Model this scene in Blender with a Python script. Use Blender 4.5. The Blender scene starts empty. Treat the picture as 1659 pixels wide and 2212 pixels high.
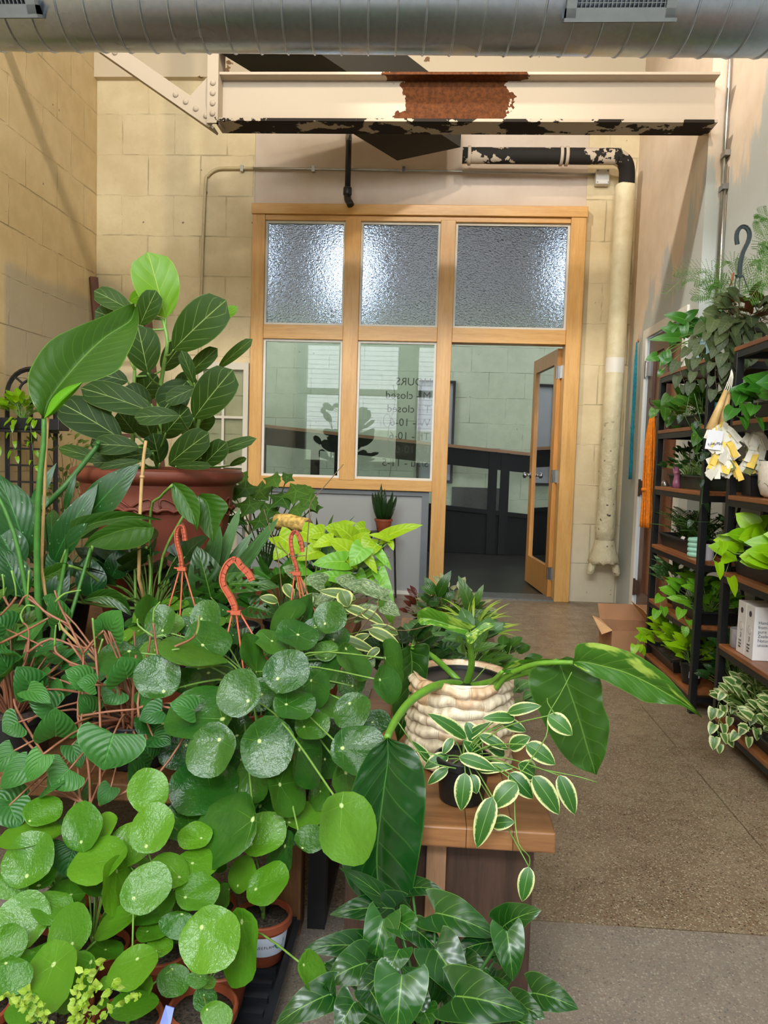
import bpy, math, random
from mathutils import Vector, Matrix
PI = math.pi
S = bpy.context.scene
COL = S.collection
# ------------------------------------------------------------------ camera
FPX = 1661.0
CH = 1.09
yaw, pitch, roll = math.radians(3.502), math.radians(4.068), math.radians(1.748)
fw = Vector((-math.sin(yaw)*math.cos(pitch), math.cos(yaw)*math.cos(pitch), -math.sin(pitch)))
rt0 = Vector((math.cos(yaw), math.sin(yaw), 0)); up0 = rt0.cross(fw)
rt = rt0*math.cos(roll)+up0*math.sin(roll)
up = -rt0*math.sin(roll)+up0*math.cos(roll)
CAMP = Vector((0, 0, CH))
cd = bpy.data.cameras.new('camera'); co = bpy.data.objects.new('camera', cd); COL.objects.link(co)
co.matrix_world = Matrix(((rt.x, up.x, -fw.x, 0), (rt.y, up.y, -fw.y, 0), (rt.z, up.z, -fw.z, CH), (0, 0, 0, 1)))
cd.sensor_fit = 'VERTICAL'; cd.sensor_height = 36.0; cd.lens = 36.0*FPX/2212; cd.clip_start = .02
S.camera = co

def ray(x, y): return fw+rt*((x-829.5)/FPX)-up*((y-1106)/FPX)
def P(x, y, Y):            # the point seen at (x, y) that stands Y metres into the room
    d = ray(x, y); return CAMP+d*(Y/d.y)
def PZ(x, y, z):
    d = ray(x, y); return CAMP+d*((z-CH)/d.z)
def PX(x, y, X):
    d = ray(x, y); return CAMP+d*(X/d.x)
V = Vector

# ------------------------------------------------------------------ mesh builder
class MB:
    def __init__(s): s.v = []; s.f = []; s.a = []
    def add(s, vs, fs, at=None):
        o = len(s.v); s.v += [tuple(v) for v in vs]; s.f += [tuple(i+o for i in f) for f in fs]
        s.a += at if at else [(0, 0, .5)]*len(vs)
    def box(s, x0, x1, y0, y1, z0, z1):
        e = .00009*((len(s.v)//8) % 9); x0 -= e; x1 += e; y0 -= e; y1 += e; z1 += e
        vs = [(x, y, z) for z in (z0, z1) for y in (y0, y1) for x in (x0, x1)]
        s.add(vs, [(0, 2, 3, 1), (4, 5, 7, 6), (0, 1, 5, 4), (2, 6, 7, 3), (0, 4, 6, 2), (1, 3, 7, 5)]); return s
    def bar(s, a, b, w, h=None, upv=(0, 0, 1)):
        a, b = V(a), V(b); h = h or w; d = (b-a).normalized(); u = V(upv)
        if abs(d.dot(u)) > .98: u = V((0, 1, 0))
        sd = d.cross(u).normalized(); u = sd.cross(d)
        vs = [p+sd*(i*w/2)+u*(j*h/2) for p in (a, b) for i, j in ((-1, -1), (1, -1), (1, 1), (-1, 1))]
        s.add(vs, [(0, 1, 2, 3), (7, 6, 5, 4), (0, 4, 5, 1), (1, 5, 6, 2), (2, 6, 7, 3), (3, 7, 4, 0)]); return s
    def tube(s, pts, r0, r1=None, n=6, smooth=3, rnd=.5, cap=True):
        pts = [V(p) for p in pts]
        if r1 is None: r1 = r0
        if smooth and len(pts) > 2:
            q = []
            for i in range(len(pts)-1):
                p0 = pts[max(i-1, 0)]; p1 = pts[i]; p2 = pts[i+1]; p3 = pts[min(i+2, len(pts)-1)]
                for k in range(smooth):
                    t = k/smooth
                    q.append(.5*((2*p1)+(p2-p0)*t+(2*p0-5*p1+4*p2-p3)*t*t+(3*p1-p0-3*p2+p3)*t**3))
            q.append(pts[-1]); pts = q
        N = len(pts); vs = []; at = []; pu = None
        for i, p in enumerate(pts):
            d = (pts[min(i+1, N-1)]-pts[max(i-1, 0)])
            d = d.normalized() if d.length > 1e-9 else V((0, 0, 1))
            if pu is None:
                pu = V((0, 0, 1)) if abs(d.z) < .9 else V((0, 1, 0))
            sd = d.cross(pu).normalized(); pu = sd.cross(d).normalized()
            t = i/(N-1); r = r0+(r1-r0)*t
            for k in range(n):
                a = 2*PI*k/n
                vs.append(p+(sd*math.cos(a)+pu*math.sin(a))*r); at.append((0, t, rnd))
        fs = [(i*n+k, i*n+(k+1) % n, (i+1)*n+(k+1) % n, (i+1)*n+k) for i in range(N-1) for k in range(n)]
        if cap: fs += [tuple(range(n-1, -1, -1)), tuple(range((N-1)*n, N*n))]
        s.add(vs, fs, at); return s
    def lathe(s, prof, c=(0, 0, 0), n=32, axis=None, wob=0):
        c = V(c); vs = []; at = []
        ax = V(axis).normalized() if axis else V((0, 0, 1))
        u = ax.cross(V((0, 1, 0))) if abs(ax.y) < .9 else ax.cross(V((1, 0, 0)))
        u.normalize(); w = ax.cross(u)
        L = len(prof)
        for i, (r, z) in enumerate(prof):
            for k in range(n):
                a = 2*PI*k/n
                vs.append(c+ax*z+(u*math.cos(a)+w*math.sin(a))*r*(1+wob*math.sin(3*a))); at.append((k/n, i/(L-1), .5))
        fs = [(i*n+k, i*n+(k+1) % n, (i+1)*n+(k+1) % n, (i+1)*n+k) for i in range(L-1) for k in range(n)]
        if prof[0][0] > 1e-4: fs.append(tuple(range(n-1, -1, -1)))
        if prof[-1][0] > 1e-4: fs.append(tuple(range((L-1)*n, L*n)))
        s.add(vs, fs, at); return s
    def prism(s, poly, off):   # poly: list of 3D points, extruded by off
        o = V(off); n = len(poly); vs = [V(p) for p in poly]+[V(p)+o for p in poly]
        s.add(vs, [tuple(range(n-1, -1, -1)), tuple(range(n, 2*n))]+[(i, (i+1) % n, (i+1) % n+n, i+n) for i in range(n)]); return s

ORG = {}
def link_mesh(name, mb, mat, parent=None, smooth=False, bevel=0, shift=None, sub=0, auto=None):
    me = bpy.data.meshes.new(name)
    if parent is not None: org = ORG[parent]
    elif shift is not None: org = V(shift)
    else:
        xs = [v[0] for v in mb.v]; ys = [v[1] for v in mb.v]; zs = [v[2] for v in mb.v]
        org = V(((min(xs)+max(xs))/2, (min(ys)+max(ys))/2, min(zs)))
    me.from_pydata([(v[0]-org.x, v[1]-org.y, v[2]-org.z) for v in mb.v], [], mb.f)
    at = me.attributes.new('lp', 'FLOAT_VECTOR', 'POINT')
    at.data.foreach_set('vector', [c for a in mb.a for c in a])
    me.materials.append(mat)
    if smooth: me.polygons.foreach_set('use_smooth', [True]*len(me.polygons))
    me.update()
    o = bpy.data.objects.new(name, me); COL.objects.link(o)
    if parent is not None: o.parent = parent
    else: o.location = org
    ORG[o] = org
    if bevel:
        b = o.modifiers.new('bevel', 'BEVEL'); b.width = bevel; b.segments = 2; b.limit_method = 'ANGLE'
    if auto:
        me.polygons.foreach_set('use_smooth', [True]*len(me.polygons))
        e = o.modifiers.new('edges', 'EDGE_SPLIT'); e.split_angle = math.radians(auto)
    return o
def thing(name, label, cat, loc=(0, 0, 0), group=None):
    o = bpy.data.objects.new(name, None); COL.objects.link(o); o.empty_display_size = .05
    o.location = V(loc); ORG[o] = V(loc)
    o['label'] = label; o['category'] = cat
    if group: o['group'] = group
    return o
def tag(o, label, cat, group=None, kind=None):
    o['label'] = label; o['category'] = cat
    if group: o['group'] = group
    if kind: o['kind'] = kind
    return o
def struct(name, mb, mat, **k):
    o = link_mesh(name, mb, mat, **k); o['kind'] = 'structure'; return o

# ------------------------------------------------------------------ node helpers
def srgb(r, g, b):
    f = lambda c: (c/255/12.92 if c/255 <= .04045 else ((c/255+.055)/1.055)**2.4)
    return (f(r), f(g), f(b), 1)
class NT:
    def __init__(s, name):
        s.m = bpy.data.materials.new(name); s.m.use_nodes = True; s.t = s.m.node_tree
        s.b = s.t.nodes['Principled BSDF']; s.o = s.t.nodes['Material Output']
    def n(s, typ, **k):
        nd = s.t.nodes.new(typ)
        for a, b in k.items():
            if a.startswith('i_'):
                nd.inputs[a[2:].replace('_', ' ')].default_value = b
            else: setattr(nd, a, b)
        return nd
    def l(s, a, b): s.t.links.new(a, b)
    def setv(s, sock, v):
        if hasattr(v, 'default_value') or isinstance(v, bpy.types.NodeSocket): s.l(v, sock)
        else: sock.default_value = v
    def math(s, op, a, b=0.0, c=0.0, clamp=False):
        nd = s.n('ShaderNodeMath', operation=op, use_clamp=clamp)
        s.setv(nd.inputs[0], a); s.setv(nd.inputs[1], b)
        if op in ('MULTIPLY_ADD', 'COMPARE', 'SMOOTH_MIN', 'WRAP', 'PINGPONG') and len(nd.inputs) > 2: s.setv(nd.inputs[2], c)
        return nd.outputs[0]
    def mix(s, f, a, b, blend='MIX'):
        nd = s.n('ShaderNodeMix', data_type='RGBA', blend_type=blend)
        s.setv(nd.inputs[0], f); s.setv(nd.inputs[6], a); s.setv(nd.inputs[7], b); return nd.outputs[2]
    def sstep(s, x, a, b, o0=0., o1=1.):
        nd = s.n('ShaderNodeMapRange', interpolation_type='SMOOTHSTEP')
        s.setv(nd.inputs[0], x); nd.inputs[1].default_value = a; nd.inputs[2].default_value = b
        nd.inputs[3].default_value = o0; nd.inputs[4].default_value = o1; return nd.outputs[0]
    def noise(s, scale, vec=None, detail=3, rough=.5, dim='3D'):
        nd = s.n('ShaderNodeTexNoise', noise_dimensions=dim); nd.inputs['Scale'].default_value = scale
        nd.inputs['Detail'].default_value = detail; nd.inputs['Roughness'].default_value = rough
        if vec is not None: s.l(vec, nd.inputs['Vector'])
        return nd.outputs[0]
    def pos(s):
        return s.n('ShaderNodeNewGeometry').outputs['Position']
    def obj(s): return s.n('ShaderNodeTexCoord').outputs['Object']
    def map(s, vec, sc=(1, 1, 1), rot=(0, 0, 0), loc=(0, 0, 0)):
        nd = s.n('ShaderNodeMapping'); s.l(vec, nd.inputs[0]); nd.inputs['Scale'].default_value = sc
        nd.inputs['Rotation'].default_value = rot; nd.inputs['Location'].default_value = loc; return nd.outputs[0]
    def sep(s, vec):
        nd = s.n('ShaderNodeSeparateXYZ'); s.l(vec, nd.inputs[0]); return nd.outputs
    def comb(s, x, y, z):
        nd = s.n('ShaderNodeCombineXYZ'); s.setv(nd.inputs[0], x); s.setv(nd.inputs[1], y); s.setv(nd.inputs[2], z); return nd.outputs[0]
    def bump(s, h, strength=.3, dist=.01):
        nd = s.n('ShaderNodeBump'); s.l(h, nd.inputs['Height']); nd.inputs['Strength'].default_value = strength
        nd.inputs['Distance'].default_value = dist; s.l(nd.outputs[0], s.b.inputs['Normal']); return nd.outputs[0]
    def base(s, c): s.setv(s.b.inputs['Base Color'], c)
    def rough(s, c): s.setv(s.b.inputs['Roughness'], c)
def pmat(name, c, rough=.5, metal=0, spec=.5, var=.12, scale=30, bump=0):
    t = NT(name); c = srgb(*c)
    n = t.noise(scale, t.obj())
    t.base(t.mix(t.sstep(n, .3, .7), tuple(x*(1-var) for x in c[:3])+(1,), tuple(min(1, x*(1+var)) for x in c[:3])+(1,)))
    t.rough(rough); t.b.inputs['Metallic'].default_value = metal; t.b.inputs['Specular IOR Level'].default_value = spec
    if bump: t.bump(n, bump, .003)
    return t.m

def wallmat(name, c1, c2, plane='xz', cs=(.42, .31), joint=.006, jd=.85, seed=0, patch=None, off=(0, 0), rough=.55, bs=.5):
    t = NT(name); p = t.pos(); x, y, z = t.sep(p)
    uu = x if plane == 'xz' else y
    vec = t.comb(t.math('ADD', uu, off[0]), t.math('ADD', z, off[1]), 0.)
    nz = t.noise(7, t.map(p, loc=(seed, 0, 0)), 4, .6); n2 = t.noise(60, p, 3, .6)
    col = t.mix(t.sstep(nz, .3, .7), srgb(*c1), srgb(*c2))
    if cs:
        br = t.n('ShaderNodeTexBrick'); wob = t.n('ShaderNodeVectorMath', operation='ADD')
        t.l(vec, wob.inputs[0]); nd = t.n('ShaderNodeVectorMath', operation='SCALE'); nn = t.n('ShaderNodeTexNoise'); nn.inputs['Scale'].default_value = 6
        t.l(p, nn.inputs['Vector']); t.l(nn.outputs[1], nd.inputs[0]); nd.inputs['Scale'].default_value = .012; t.l(nd.outputs[0], wob.inputs[1]); t.l(wob.outputs[0], br.inputs['Vector'])
        br.inputs['Scale'].default_value = 1; br.inputs['Brick Width'].default_value = cs[0]; br.inputs['Row Height'].default_value = cs[1]
        br.inputs['Mortar Size'].default_value = joint; br.inputs['Mortar Smooth'].default_value = .6
        br.inputs['Color1'].default_value = (1, 1, 1, 1); br.inputs['Color2'].default_value = (.94, .94, .94, 1); br.inputs['Mortar'].default_value = (0, 0, 0, 1)
        fac = br.outputs['Fac']; dirt = t.noise(3.3, t.map(p, loc=(5, seed, 2)), 3, .7)
        line = t.math('MULTIPLY', fac, t.sstep(dirt, .42, .68, .1, 1.))
        col = t.mix(t.math('MULTIPLY', line, .5), col, tuple(a*.35 for a in srgb(*c1)[:3])+(1,))
        # a few ridges of smeared mortar are coloured lighter
        col = t.mix(t.math('MULTIPLY', fac, t.sstep(dirt, .5, .3, 0, .35)), col, tuple(min(1, a*1.15) for a in srgb(*c2)[:3])+(1,))
        sgn = t.math('MULTIPLY', fac, t.sstep(dirt, .35, .6, 1., -1.))
        h = t.math('ADD', t.math('MULTIPLY', sgn, bs), t.math('MULTIPLY', n2, .12))
        h = t.math('ADD', h, t.math('MULTIPLY', nz, .5))
        t.bump(h, .8, .010)
        spots = t.noise(22, t.map(p, loc=(1, 2, 3+seed)), 1, .3)
        col = t.mix(t.sstep(spots, .79, .82, 0, .8), col, srgb(70, 55, 40))
    else:
        t.bump(t.math('ADD', t.math('MULTIPLY', n2, .2), nz), .12, .006)
    if patch: col = patch(t, col, x, y, z, p)
    t.base(col); t.rough(rough); return t.m

def wood(name, c1, c2, axis='x', scale=1., rough=.4, ring=9., boards=None, dark=None):
    t = NT(name); p = t.obj(); sc = {'x': (.08, 1, 1), 'y': (1, .08, 1), 'z': (1, 1, .08)}[axis]
    v = t.map(p, sc=tuple(s*scale for s in sc))
    n1 = t.noise(ring*4, v, 4, .6); n2 = t.noise(ring*22, v, 3, .7)
    f = t.math('ADD', t.math('MULTIPLY', n1, .65), t.math('MULTIPLY', n2, .35))
    col = t.mix(t.sstep(f, .36, .64), srgb(*c1), srgb(*c2))
    if boards:
        x, y, z = t.sep(p); u = {'x': x, 'y': y, 'z': z}[boards[0]]
        q = t.math('DIVIDE', u, boards[1]); fr = t.math('FRACT', q); fl = t.math('FLOOR', q)
        wn = t.n('ShaderNodeTexWhiteNoise', noise_dimensions='1D'); t.l(fl, wn.inputs['W'])
        col = t.mix(t.math('MULTIPLY', wn.outputs[0], .45), col, srgb(*[int(a*.72) for a in c1]))
        g = t.math('LESS_THAN', t.math('ABSOLUTE', t.math('SUBTRACT', fr, .5)), .49)
        col = t.mix(g, tuple(a*.3 for a in srgb(*c1)[:3])+(1,), col)
    t.base(col); t.rough(rough); t.bump(f, .08, .002); return t.m

# ------------------------------------------------------------------ leaf materials
def leafmat(name, dark, light, vein=None, veins=7, rough=.33, kind='pin', margin=None, mottle=None, trans=.18, back=None, bumpk=.16, veinw=.05, veinmix=.6, coat=0., slant=.45, spec=.42):
    t = NT(name); at = t.n('ShaderNodeAttribute', attribute_name='lp'); s, tt, r = t.sep(at.outputs['Vector'])
    p = t.obj(); n = t.noise(14, p, 3, .6)
    f = t.math('ADD', t.math('MULTIPLY', r, .8), t.math('MULTIPLY', n, .4)); f = t.math('SUBTRACT', f, .2, clamp=True)
    col = t.mix(f, srgb(*dark), srgb(*light)); col = t.mix(t.sstep(t.noise(3.5, p, 2, .5), .35, .7, 0, .35), col, tuple(a*.6 for a in srgb(*dark)[:3])+(1,))
    vc = srgb(*(vein or [min(255, int(a*1.25)+18) for a in light]))
    if kind == 'pin':
        sa = t.math('ABSOLUTE', s)
        if margin:
            mn = t.noise(18, t.comb(s, tt, t.math('MULTIPLY', r, 9)), 3, .6)
            mf = t.sstep(t.math('ADD', sa, t.math('MULTIPLY', t.math('SUBTRACT', mn, .5), margin[2])), margin[1]-.08, margin[1]+.06)
            col = t.mix(mf, col, srgb(*margin[0]))
        if mottle:
            mo = t.noise(mottle[1], t.comb(t.math('MULTIPLY', s, mottle[3] if len(mottle) > 3 else 1.), tt, t.math('MULTIPLY', r, 37)), 3, .55)
            col = t.mix(t.sstep(mo, mottle[2], mottle[2]+.08), col, srgb(*mottle[0]))
        mid = t.sstep(sa, veinw*1.1, veinw*.3)
        ph = t.math('MULTIPLY', t.math('SUBTRACT', tt, t.math('MULTIPLY', sa, slant*.5)), float(veins))
        fr = t.math('ABSOLUTE', t.math('SUBTRACT', t.math('FRACT', ph), .5))
        sv = t.math('MULTIPLY', t.sstep(fr, .055, .008), t.sstep(sa, 1., .55))
        col = t.mix(t.sstep(sa, .955, .99, 0, .3), col, vc)
        vm = t.math('MAXIMUM', mid, t.math('MULTIPLY', sv, .45 if veins else 0.))
        col = t.mix(t.math('MULTIPLY', vm, veinmix), col, vc)
        h = t.math('SUBTRACT', t.sstep(fr, 0., .5), mid)
    else:  # peltate disc: s, tt are polar-plane coordinates around the petiole dot
        rr = t.math('SQRT', t.math('ADD', t.math('MULTIPLY', s, s), t.math('MULTIPLY', tt, tt)))
        dot = t.sstep(rr, .09, .04)
        an = t.math('ARCTAN2', s, tt); fr = t.math('ABSOLUTE', t.math('SINE', t.math('MULTIPLY', an, 3.)))
        rv = t.math('MULTIPLY', t.sstep(t.math('MULTIPLY', fr, rr), .035, .006), t.sstep(rr, .9, .2))
        col = t.mix(t.math('MULTIPLY', rv, .3), col, vc)
        col = t.mix(dot, col, srgb(205, 225, 150))
        wr = t.noise(5, t.comb(s, tt, t.math('MULTIPLY', r, 31)), 3, .6)
        h = t.math('SUBTRACT', t.math('MULTIPLY', wr, 1.2), t.math('MULTIPLY', rv, .8))
    if back:
        g = t.n('ShaderNodeNewGeometry'); col = t.mix(g.outputs['Backfacing'], col, srgb(*back))
    else:
        g = t.n('ShaderNodeNewGeometry'); col = t.mix(t.math('MULTIPLY', g.outputs['Backfacing'], .35), col, srgb(*[min(255, int(a*1.05+10)) for a in light]))
    t.base(col); t.rough(rough); t.bump(h, bumpk, .0035)
    t.b.inputs['Specular IOR Level'].default_value = spec
    if coat: t.b.inputs['Coat Weight'].default_value = coat; t.b.inputs['Coat Roughness'].default_value = .15
    if trans:
        tr = t.n('ShaderNodeBsdfTranslucent'); t.l(t.mix(.4, col, srgb(170, 210, 60)), tr.inputs[0])
        mx = t.n('ShaderNodeMixShader'); mx.inputs[0].default_value = trans
        t.l(t.b.outputs[0], mx.inputs[1]); t.l(tr.outputs[0], mx.inputs[2]); t.l(mx.outputs[0], t.o.inputs[0])
    return t.m

# ------------------------------------------------------------------ leaves
def prof(t, kind):
    a, b = {'ovate': (.5, .85), 'heart': (.22, .8), 'oblong': (.42, .5), 'lance': (.65, 1.0), 'ficus': (.62, .42), 'strap': (.18, .75),
            'arrow': (.16, .8), 'hoya': (.52, .82), 'bird': (.4, .55), 'disc': (.45, .5), 'snake': (.12, .5)}[kind]
    m = a/(a+b); pk = (m**a)*((1-m)**b)
    return (max(t, 0)**a)*(max(1-t, 0)**b)/pk
LOBE = {'heart': .22, 'arrow': .3}
def leaf(M, base, tip, w, n, kind='ovate', fold=.12, arch=.08, rnd=None, wave=0., nu=4, nv=9, droop=0., twist=0.):
    """one blade: base to tip, w wide, n = rough facing; fold lifts both halves, arch bows it"""
    base, tip = V(base), V(tip); a = tip-base; L = a.length
    if L < 1e-5: return
    a /= L; n = V(n); n = n-a*n.dot(a)
    if n.length < 1e-4: n = a.orthogonal()
    n.normalize(); sd = a.cross(n)
    if rnd is None: rnd = random.random()
    vs = []; at = []; lobe = LOBE.get(kind, 0); ph = random.random()*6
    for j in range(nv+1):
        t = j/nv
        tt = t if 0 < t < 1 else (.004 if t == 0 else .998)
        tt2 = tt**(1.6 if lobe else 1.15)
        wd = prof(tt2, kind)*w/2
        if t == 1: wd = w*.006
        if lobe and t == 0: wd = w*.10
        for i in range(-nu, nu+1):
            s = i/nu; al = tt2-lobe*(abs(s)**1.3)*(1-tt2)**3*(1 if t > 0 else .25)
            tw = twist*tt2; sdd = sd*math.cos(tw)+n*math.sin(tw); nn = n*math.cos(tw)-sd*math.sin(tw)
            z = fold*abs(s)*wd*1.6*math.sin(PI*min(1, .25+tt2*.75)) - fold*.5*s*s*wd
            z += arch*L*(4*tt2*(1-tt2)) + wave*w*math.sin(tt2*15+ph+(2 if s > 0 else 0))*abs(s)**2
            vs.append(base+a*(al*L)+sdd*(s*wd)+nn*z-V((0, 0, 1))*(droop*L*s*s*.3)); at.append((s, tt2, rnd))
    W = 2*nu+1
    fs = [(j*W+i, j*W+i+1, (j+1)*W+i+1, (j+1)*W+i) for j in range(nv) for i in range(W-1)]
    M.add(vs, fs, at)

def ileaf(M, bx, by, tx, ty, wpx, Y, dY=0., kind='ovate', upb=.5, rnd=None, side=0., fill=1., **k):
    """a blade whose base and tip are seen at these places, Y metres into the room"""
    b, t = P(bx, by, Y), P(tx, ty, Y+dY); a = (t-b).normalized(); v = (CAMP-(b+t)/2); dist = v.length; v.normalize()
    n = v+V((0, 0, upb))+rt*side; n = (n-a*n.dot(a)).normalized()
    # width along sd is foreshortened by |cos| between n and the sight line (perpendicular to a)
    vp = (v-a*v.dot(a)).normalized(); c = max(.35, abs(n.dot(vp)))
    leaf(M, b, t, wpx/FPX*dist/c, n, kind, rnd=rnd, **k)
    return b, t

def disc(M, C, e1, e2, at, rnd=None, cup=.10, wave=.02, nr=5, na=20):
    """round peltate leaf: centre C, half axes e1, e2, petiole at C+at[0]*e1+at[1]*e2"""
    C = V(C); n = e1.cross(e2).normalized(); R = (e1.length+e2.length)/2
    if n.dot(CAMP-C) < 0: n = -n
    if rnd is None: rnd = random.random()
    ax, ay = at; vs = [C+e1*ax+e2*ay-n*(cup*R*.6)]; av = [(0, 0, rnd)]; ph = random.random()*6
    fr = random.choice((2, 3, 3, 4)); asy = random.uniform(-.06, .06)
    for j in range(1, nr+1):
        q = j/nr
        for k in range(na):
            an = 2*PI*k/na; rad = 1+asy*math.cos(2*an+ph)+.02*math.sin(5*an+ph)
            x = ax+(math.cos(an)*rad-ax)*q; y = ay+(math.sin(an)*rad-ay)*q
            h = cup*R*(q**2-.6)+wave*R*q*q*math.sin(fr*an+ph)*3.
            if q > .99: h -= cup*R*.35
            vs.append(C+e1*x+e2*y+n*h); av.append((x-ax, y-ay, rnd))
    fs = [(0, 1+k, 1+(k+1) % na) for k in range(na)]
    for j in range(nr-1):
        o = 1+j*na; fs += [(o+k, o+na+k, o+na+(k+1) % na, o+(k+1) % na) for k in range(na)]
    # consistent facing towards n
    a0, a1, a2 = V(vs[fs[0][0]]), V(vs[fs[0][1]]), V(vs[fs[0][2]])
    if (a1-a0).cross(a2-a0).dot(n) < 0: fs = [tuple(reversed(f)) for f in fs]
    M.add(vs, fs, av); return V(vs[0]), n

def idisc(M, cx, cy, ra, rb, ang, ax, ay, Y, rnd=None, flip=1, **k):
    C = P(cx, cy, Y); v = (C-CAMP); dist = v.length; v.normalize()
    A = math.radians(ang); sx = rt-v*rt.dot(v); sx.normalize(); sy = sx.cross(v)*-1
    if sy.dot(up) < 0: sy = -sy
    d1 = sx*math.cos(A)+sy*math.sin(A); d2 = -sx*math.sin(A)+sy*math.cos(A)
    if d2.dot(up) < 0: d2 = -d2; 
    R1 = ra/FPX*dist; rbv = rb/FPX*dist; full = R1*.94
    back = math.sqrt(max(0, full*full-rbv*rbv))*flip
    e1 = d1*R1; e2 = d2*rbv+v*back
    dx, dy = (ax-cx)/FPX*dist, -(ay-cy)/FPX*dist; w = sx*dx+sy*dy
    q1 = w.dot(d1)/R1; q2 = w.dot(d2)/max(rbv, 1e-4); q = math.hypot(q1, q2)
    if q > .8: q1 *= .8/q; q2 *= .8/q
    return disc(M, C, e1, e2, (q1, q2), rnd=rnd, **k)

def petiole(M, a, b, r=.0018, bend=.25, r1=None, rnd=.5):
    """stalk from crown a up to blade b"""
    a, b = V(a), V(b); d = b-a; m = a+d*.5+V((0, 0, 1))*d.length*bend*.5-V((d.x, d.y, 0))*bend*.4
    M.tube([a, m, b], r, r1 or r*.8, 5, 4, rnd)

# ------------------------------------------------------------------ pots, trays
def pot_parts(root, c, r, h, mat, soil, rim=.008, taper=.75, name='pot', fill=.9, n=28, riml=.018):
    c = V(c); b = MB(); rb = r*taper; riml = min(riml, h*.3)
    b.lathe([(0, 0), (rb*.92, 0), (rb, .004), (r*.955, h-riml), (r*.96, h-riml), (r+rim*.3, h-riml+.001), (r+rim*.3, h-.002), (r, h), (r-rim*.5, h), (r-rim*.6, h-.004),
             (r*.9, h*fill-.006), (0, h*fill-.008)], c, n)
    p = link_mesh(name, b, mat, root, auto=35)
    s = MB(); s.lathe([(0, 0), (r*.925, 0), (r*.91, -.004)][::-1], c+V((0, 0, h*fill)), n)
    s.v = [(x, y, z+random.uniform(-.0015, .002)) for x, y, z in s.v]
    link_mesh('soil', s, soil, root, smooth=True)
    return c+V((0, 0, h*fill))
def tray_mesh(x0, x1, y0, y1, z, h=.05, lip=.012, th=.003, ribs=0):
    b = MB()
    t = .012
    b.box(x0+t, x1-t, y0+t, y1-t, z, z+th)
    for (a, c, d, e, ox, oy) in ((x0, x1, y0, y0, 0, 1), (x0, x1, y1, y1, 0, -1), (x0, x0, y0, y1, 1, 0), (x1, x1, y0, y1, -1, 0)):
        p = [V((a, d, z+h)), V((c, e, z+h)), V((c, e, z+h)), V((a, d, z+h))]
        q0 = V((a, d, z+h)); q1 = V((c, e, z+h)); i0 = V((x0+t if a == x0 else x1-t, y0+t if d == y0 else y1-t, z)); i1 = V((x0+t if c == x0 else x1-t, y0+t if e == y0 else y1-t, z))
        off = V((ox, oy, 0))*th
        vs = [q0, q1, i1, i0, q0+off, q1+off, i1+off, i0+off]
        b.add(vs, [(0, 1, 2, 3), (7, 6, 5, 4), (0, 4, 5, 1), (1, 5, 6, 2), (2, 6, 7, 3), (3, 7, 4, 0)])
        out = V((-ox, -oy, 0))*lip
        a0, a1 = q0-off*0, q1
        b.bar(a0+out*.3+V((0, 0, -.003)), a1+out*.3+V((0, 0, -.003)), lip*1.2, .007)
    for k in range(ribs):
        yy = y0+(k+.5)*(y1-y0)/ribs
        b.box(x0+t+.01, x1-t-.01, yy-.006, yy+.006, z+th, z+th+.010)
    return b
# =================================================================== SETTING
YB = 6.10; XR = 1.476; XN = 1.57; XLW = -2.73; ZC = 4.75; YF = -3.0
FX0, FX1, FZ = -1.465, 1.10, 3.02
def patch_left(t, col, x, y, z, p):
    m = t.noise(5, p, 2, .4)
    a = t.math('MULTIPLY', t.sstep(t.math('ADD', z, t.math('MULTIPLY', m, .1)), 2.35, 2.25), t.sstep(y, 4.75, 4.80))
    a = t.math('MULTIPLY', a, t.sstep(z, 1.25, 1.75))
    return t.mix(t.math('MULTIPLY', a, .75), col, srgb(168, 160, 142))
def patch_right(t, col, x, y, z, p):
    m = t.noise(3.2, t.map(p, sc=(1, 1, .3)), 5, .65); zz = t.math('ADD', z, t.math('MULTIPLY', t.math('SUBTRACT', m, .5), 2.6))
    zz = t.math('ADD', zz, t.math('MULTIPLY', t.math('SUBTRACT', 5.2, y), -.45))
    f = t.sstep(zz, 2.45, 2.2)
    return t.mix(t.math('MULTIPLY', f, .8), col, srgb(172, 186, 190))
def patch_low(t, col, x, y, z, p):
    return t.mix(t.sstep(z, .9, .2, 0, .4), col, srgb(205, 203, 192))
M_block = wallmat('cream_block', (210, 192, 152), (220, 203, 165), 'xz', seed=3, patch=patch_low)
M_blockl = wallmat('cream_block_left', (204, 182, 136), (215, 194, 150), 'yz', seed=9, patch=patch_left, bs=.8)
M_plaster = wallmat('header_plaster', (202, 184, 168), (208, 192, 176), 'xz', cs=None)
M_right = wallmat('right_plaster', (222, 202, 180), (230, 212, 192), 'yz', cs=None, patch=patch_right)
def patch_hall(t, col, x, y, z, p): return t.mix(t.sstep(z, 2.62, 2.66), col, srgb(140, 138, 138))
M_mint = wallmat('mint_block', (176, 184, 156), (186, 194, 166), 'xz', cs=(.44, .31), seed=4)
M_hallw = wallmat('mint_block_hall', (176, 186, 158), (186, 195, 167), 'xz', cs=(.44, .31), seed=4, patch=patch_hall)
M_grey = pmat('grey_panel_paint', (160, 163, 163), .45, var=.03, scale=3)
M_greyd = pmat('grey_trim_paint', (112, 118, 124), .45, var=.05, scale=8)
M_white = pmat('white_paint', (226, 224, 218), .45, var=.03, scale=6)
M_ceil = pmat('ceiling_paint', (205, 196, 178), .7, var=.06, scale=4)
M_pine = wood('pine_frame_z', (206, 154, 84), (222, 174, 104), 'z', 1, .35)
M_pinex = wood('pine_frame_x', (206, 154, 84), (222, 174, 104), 'x', 1, .35)
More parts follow.
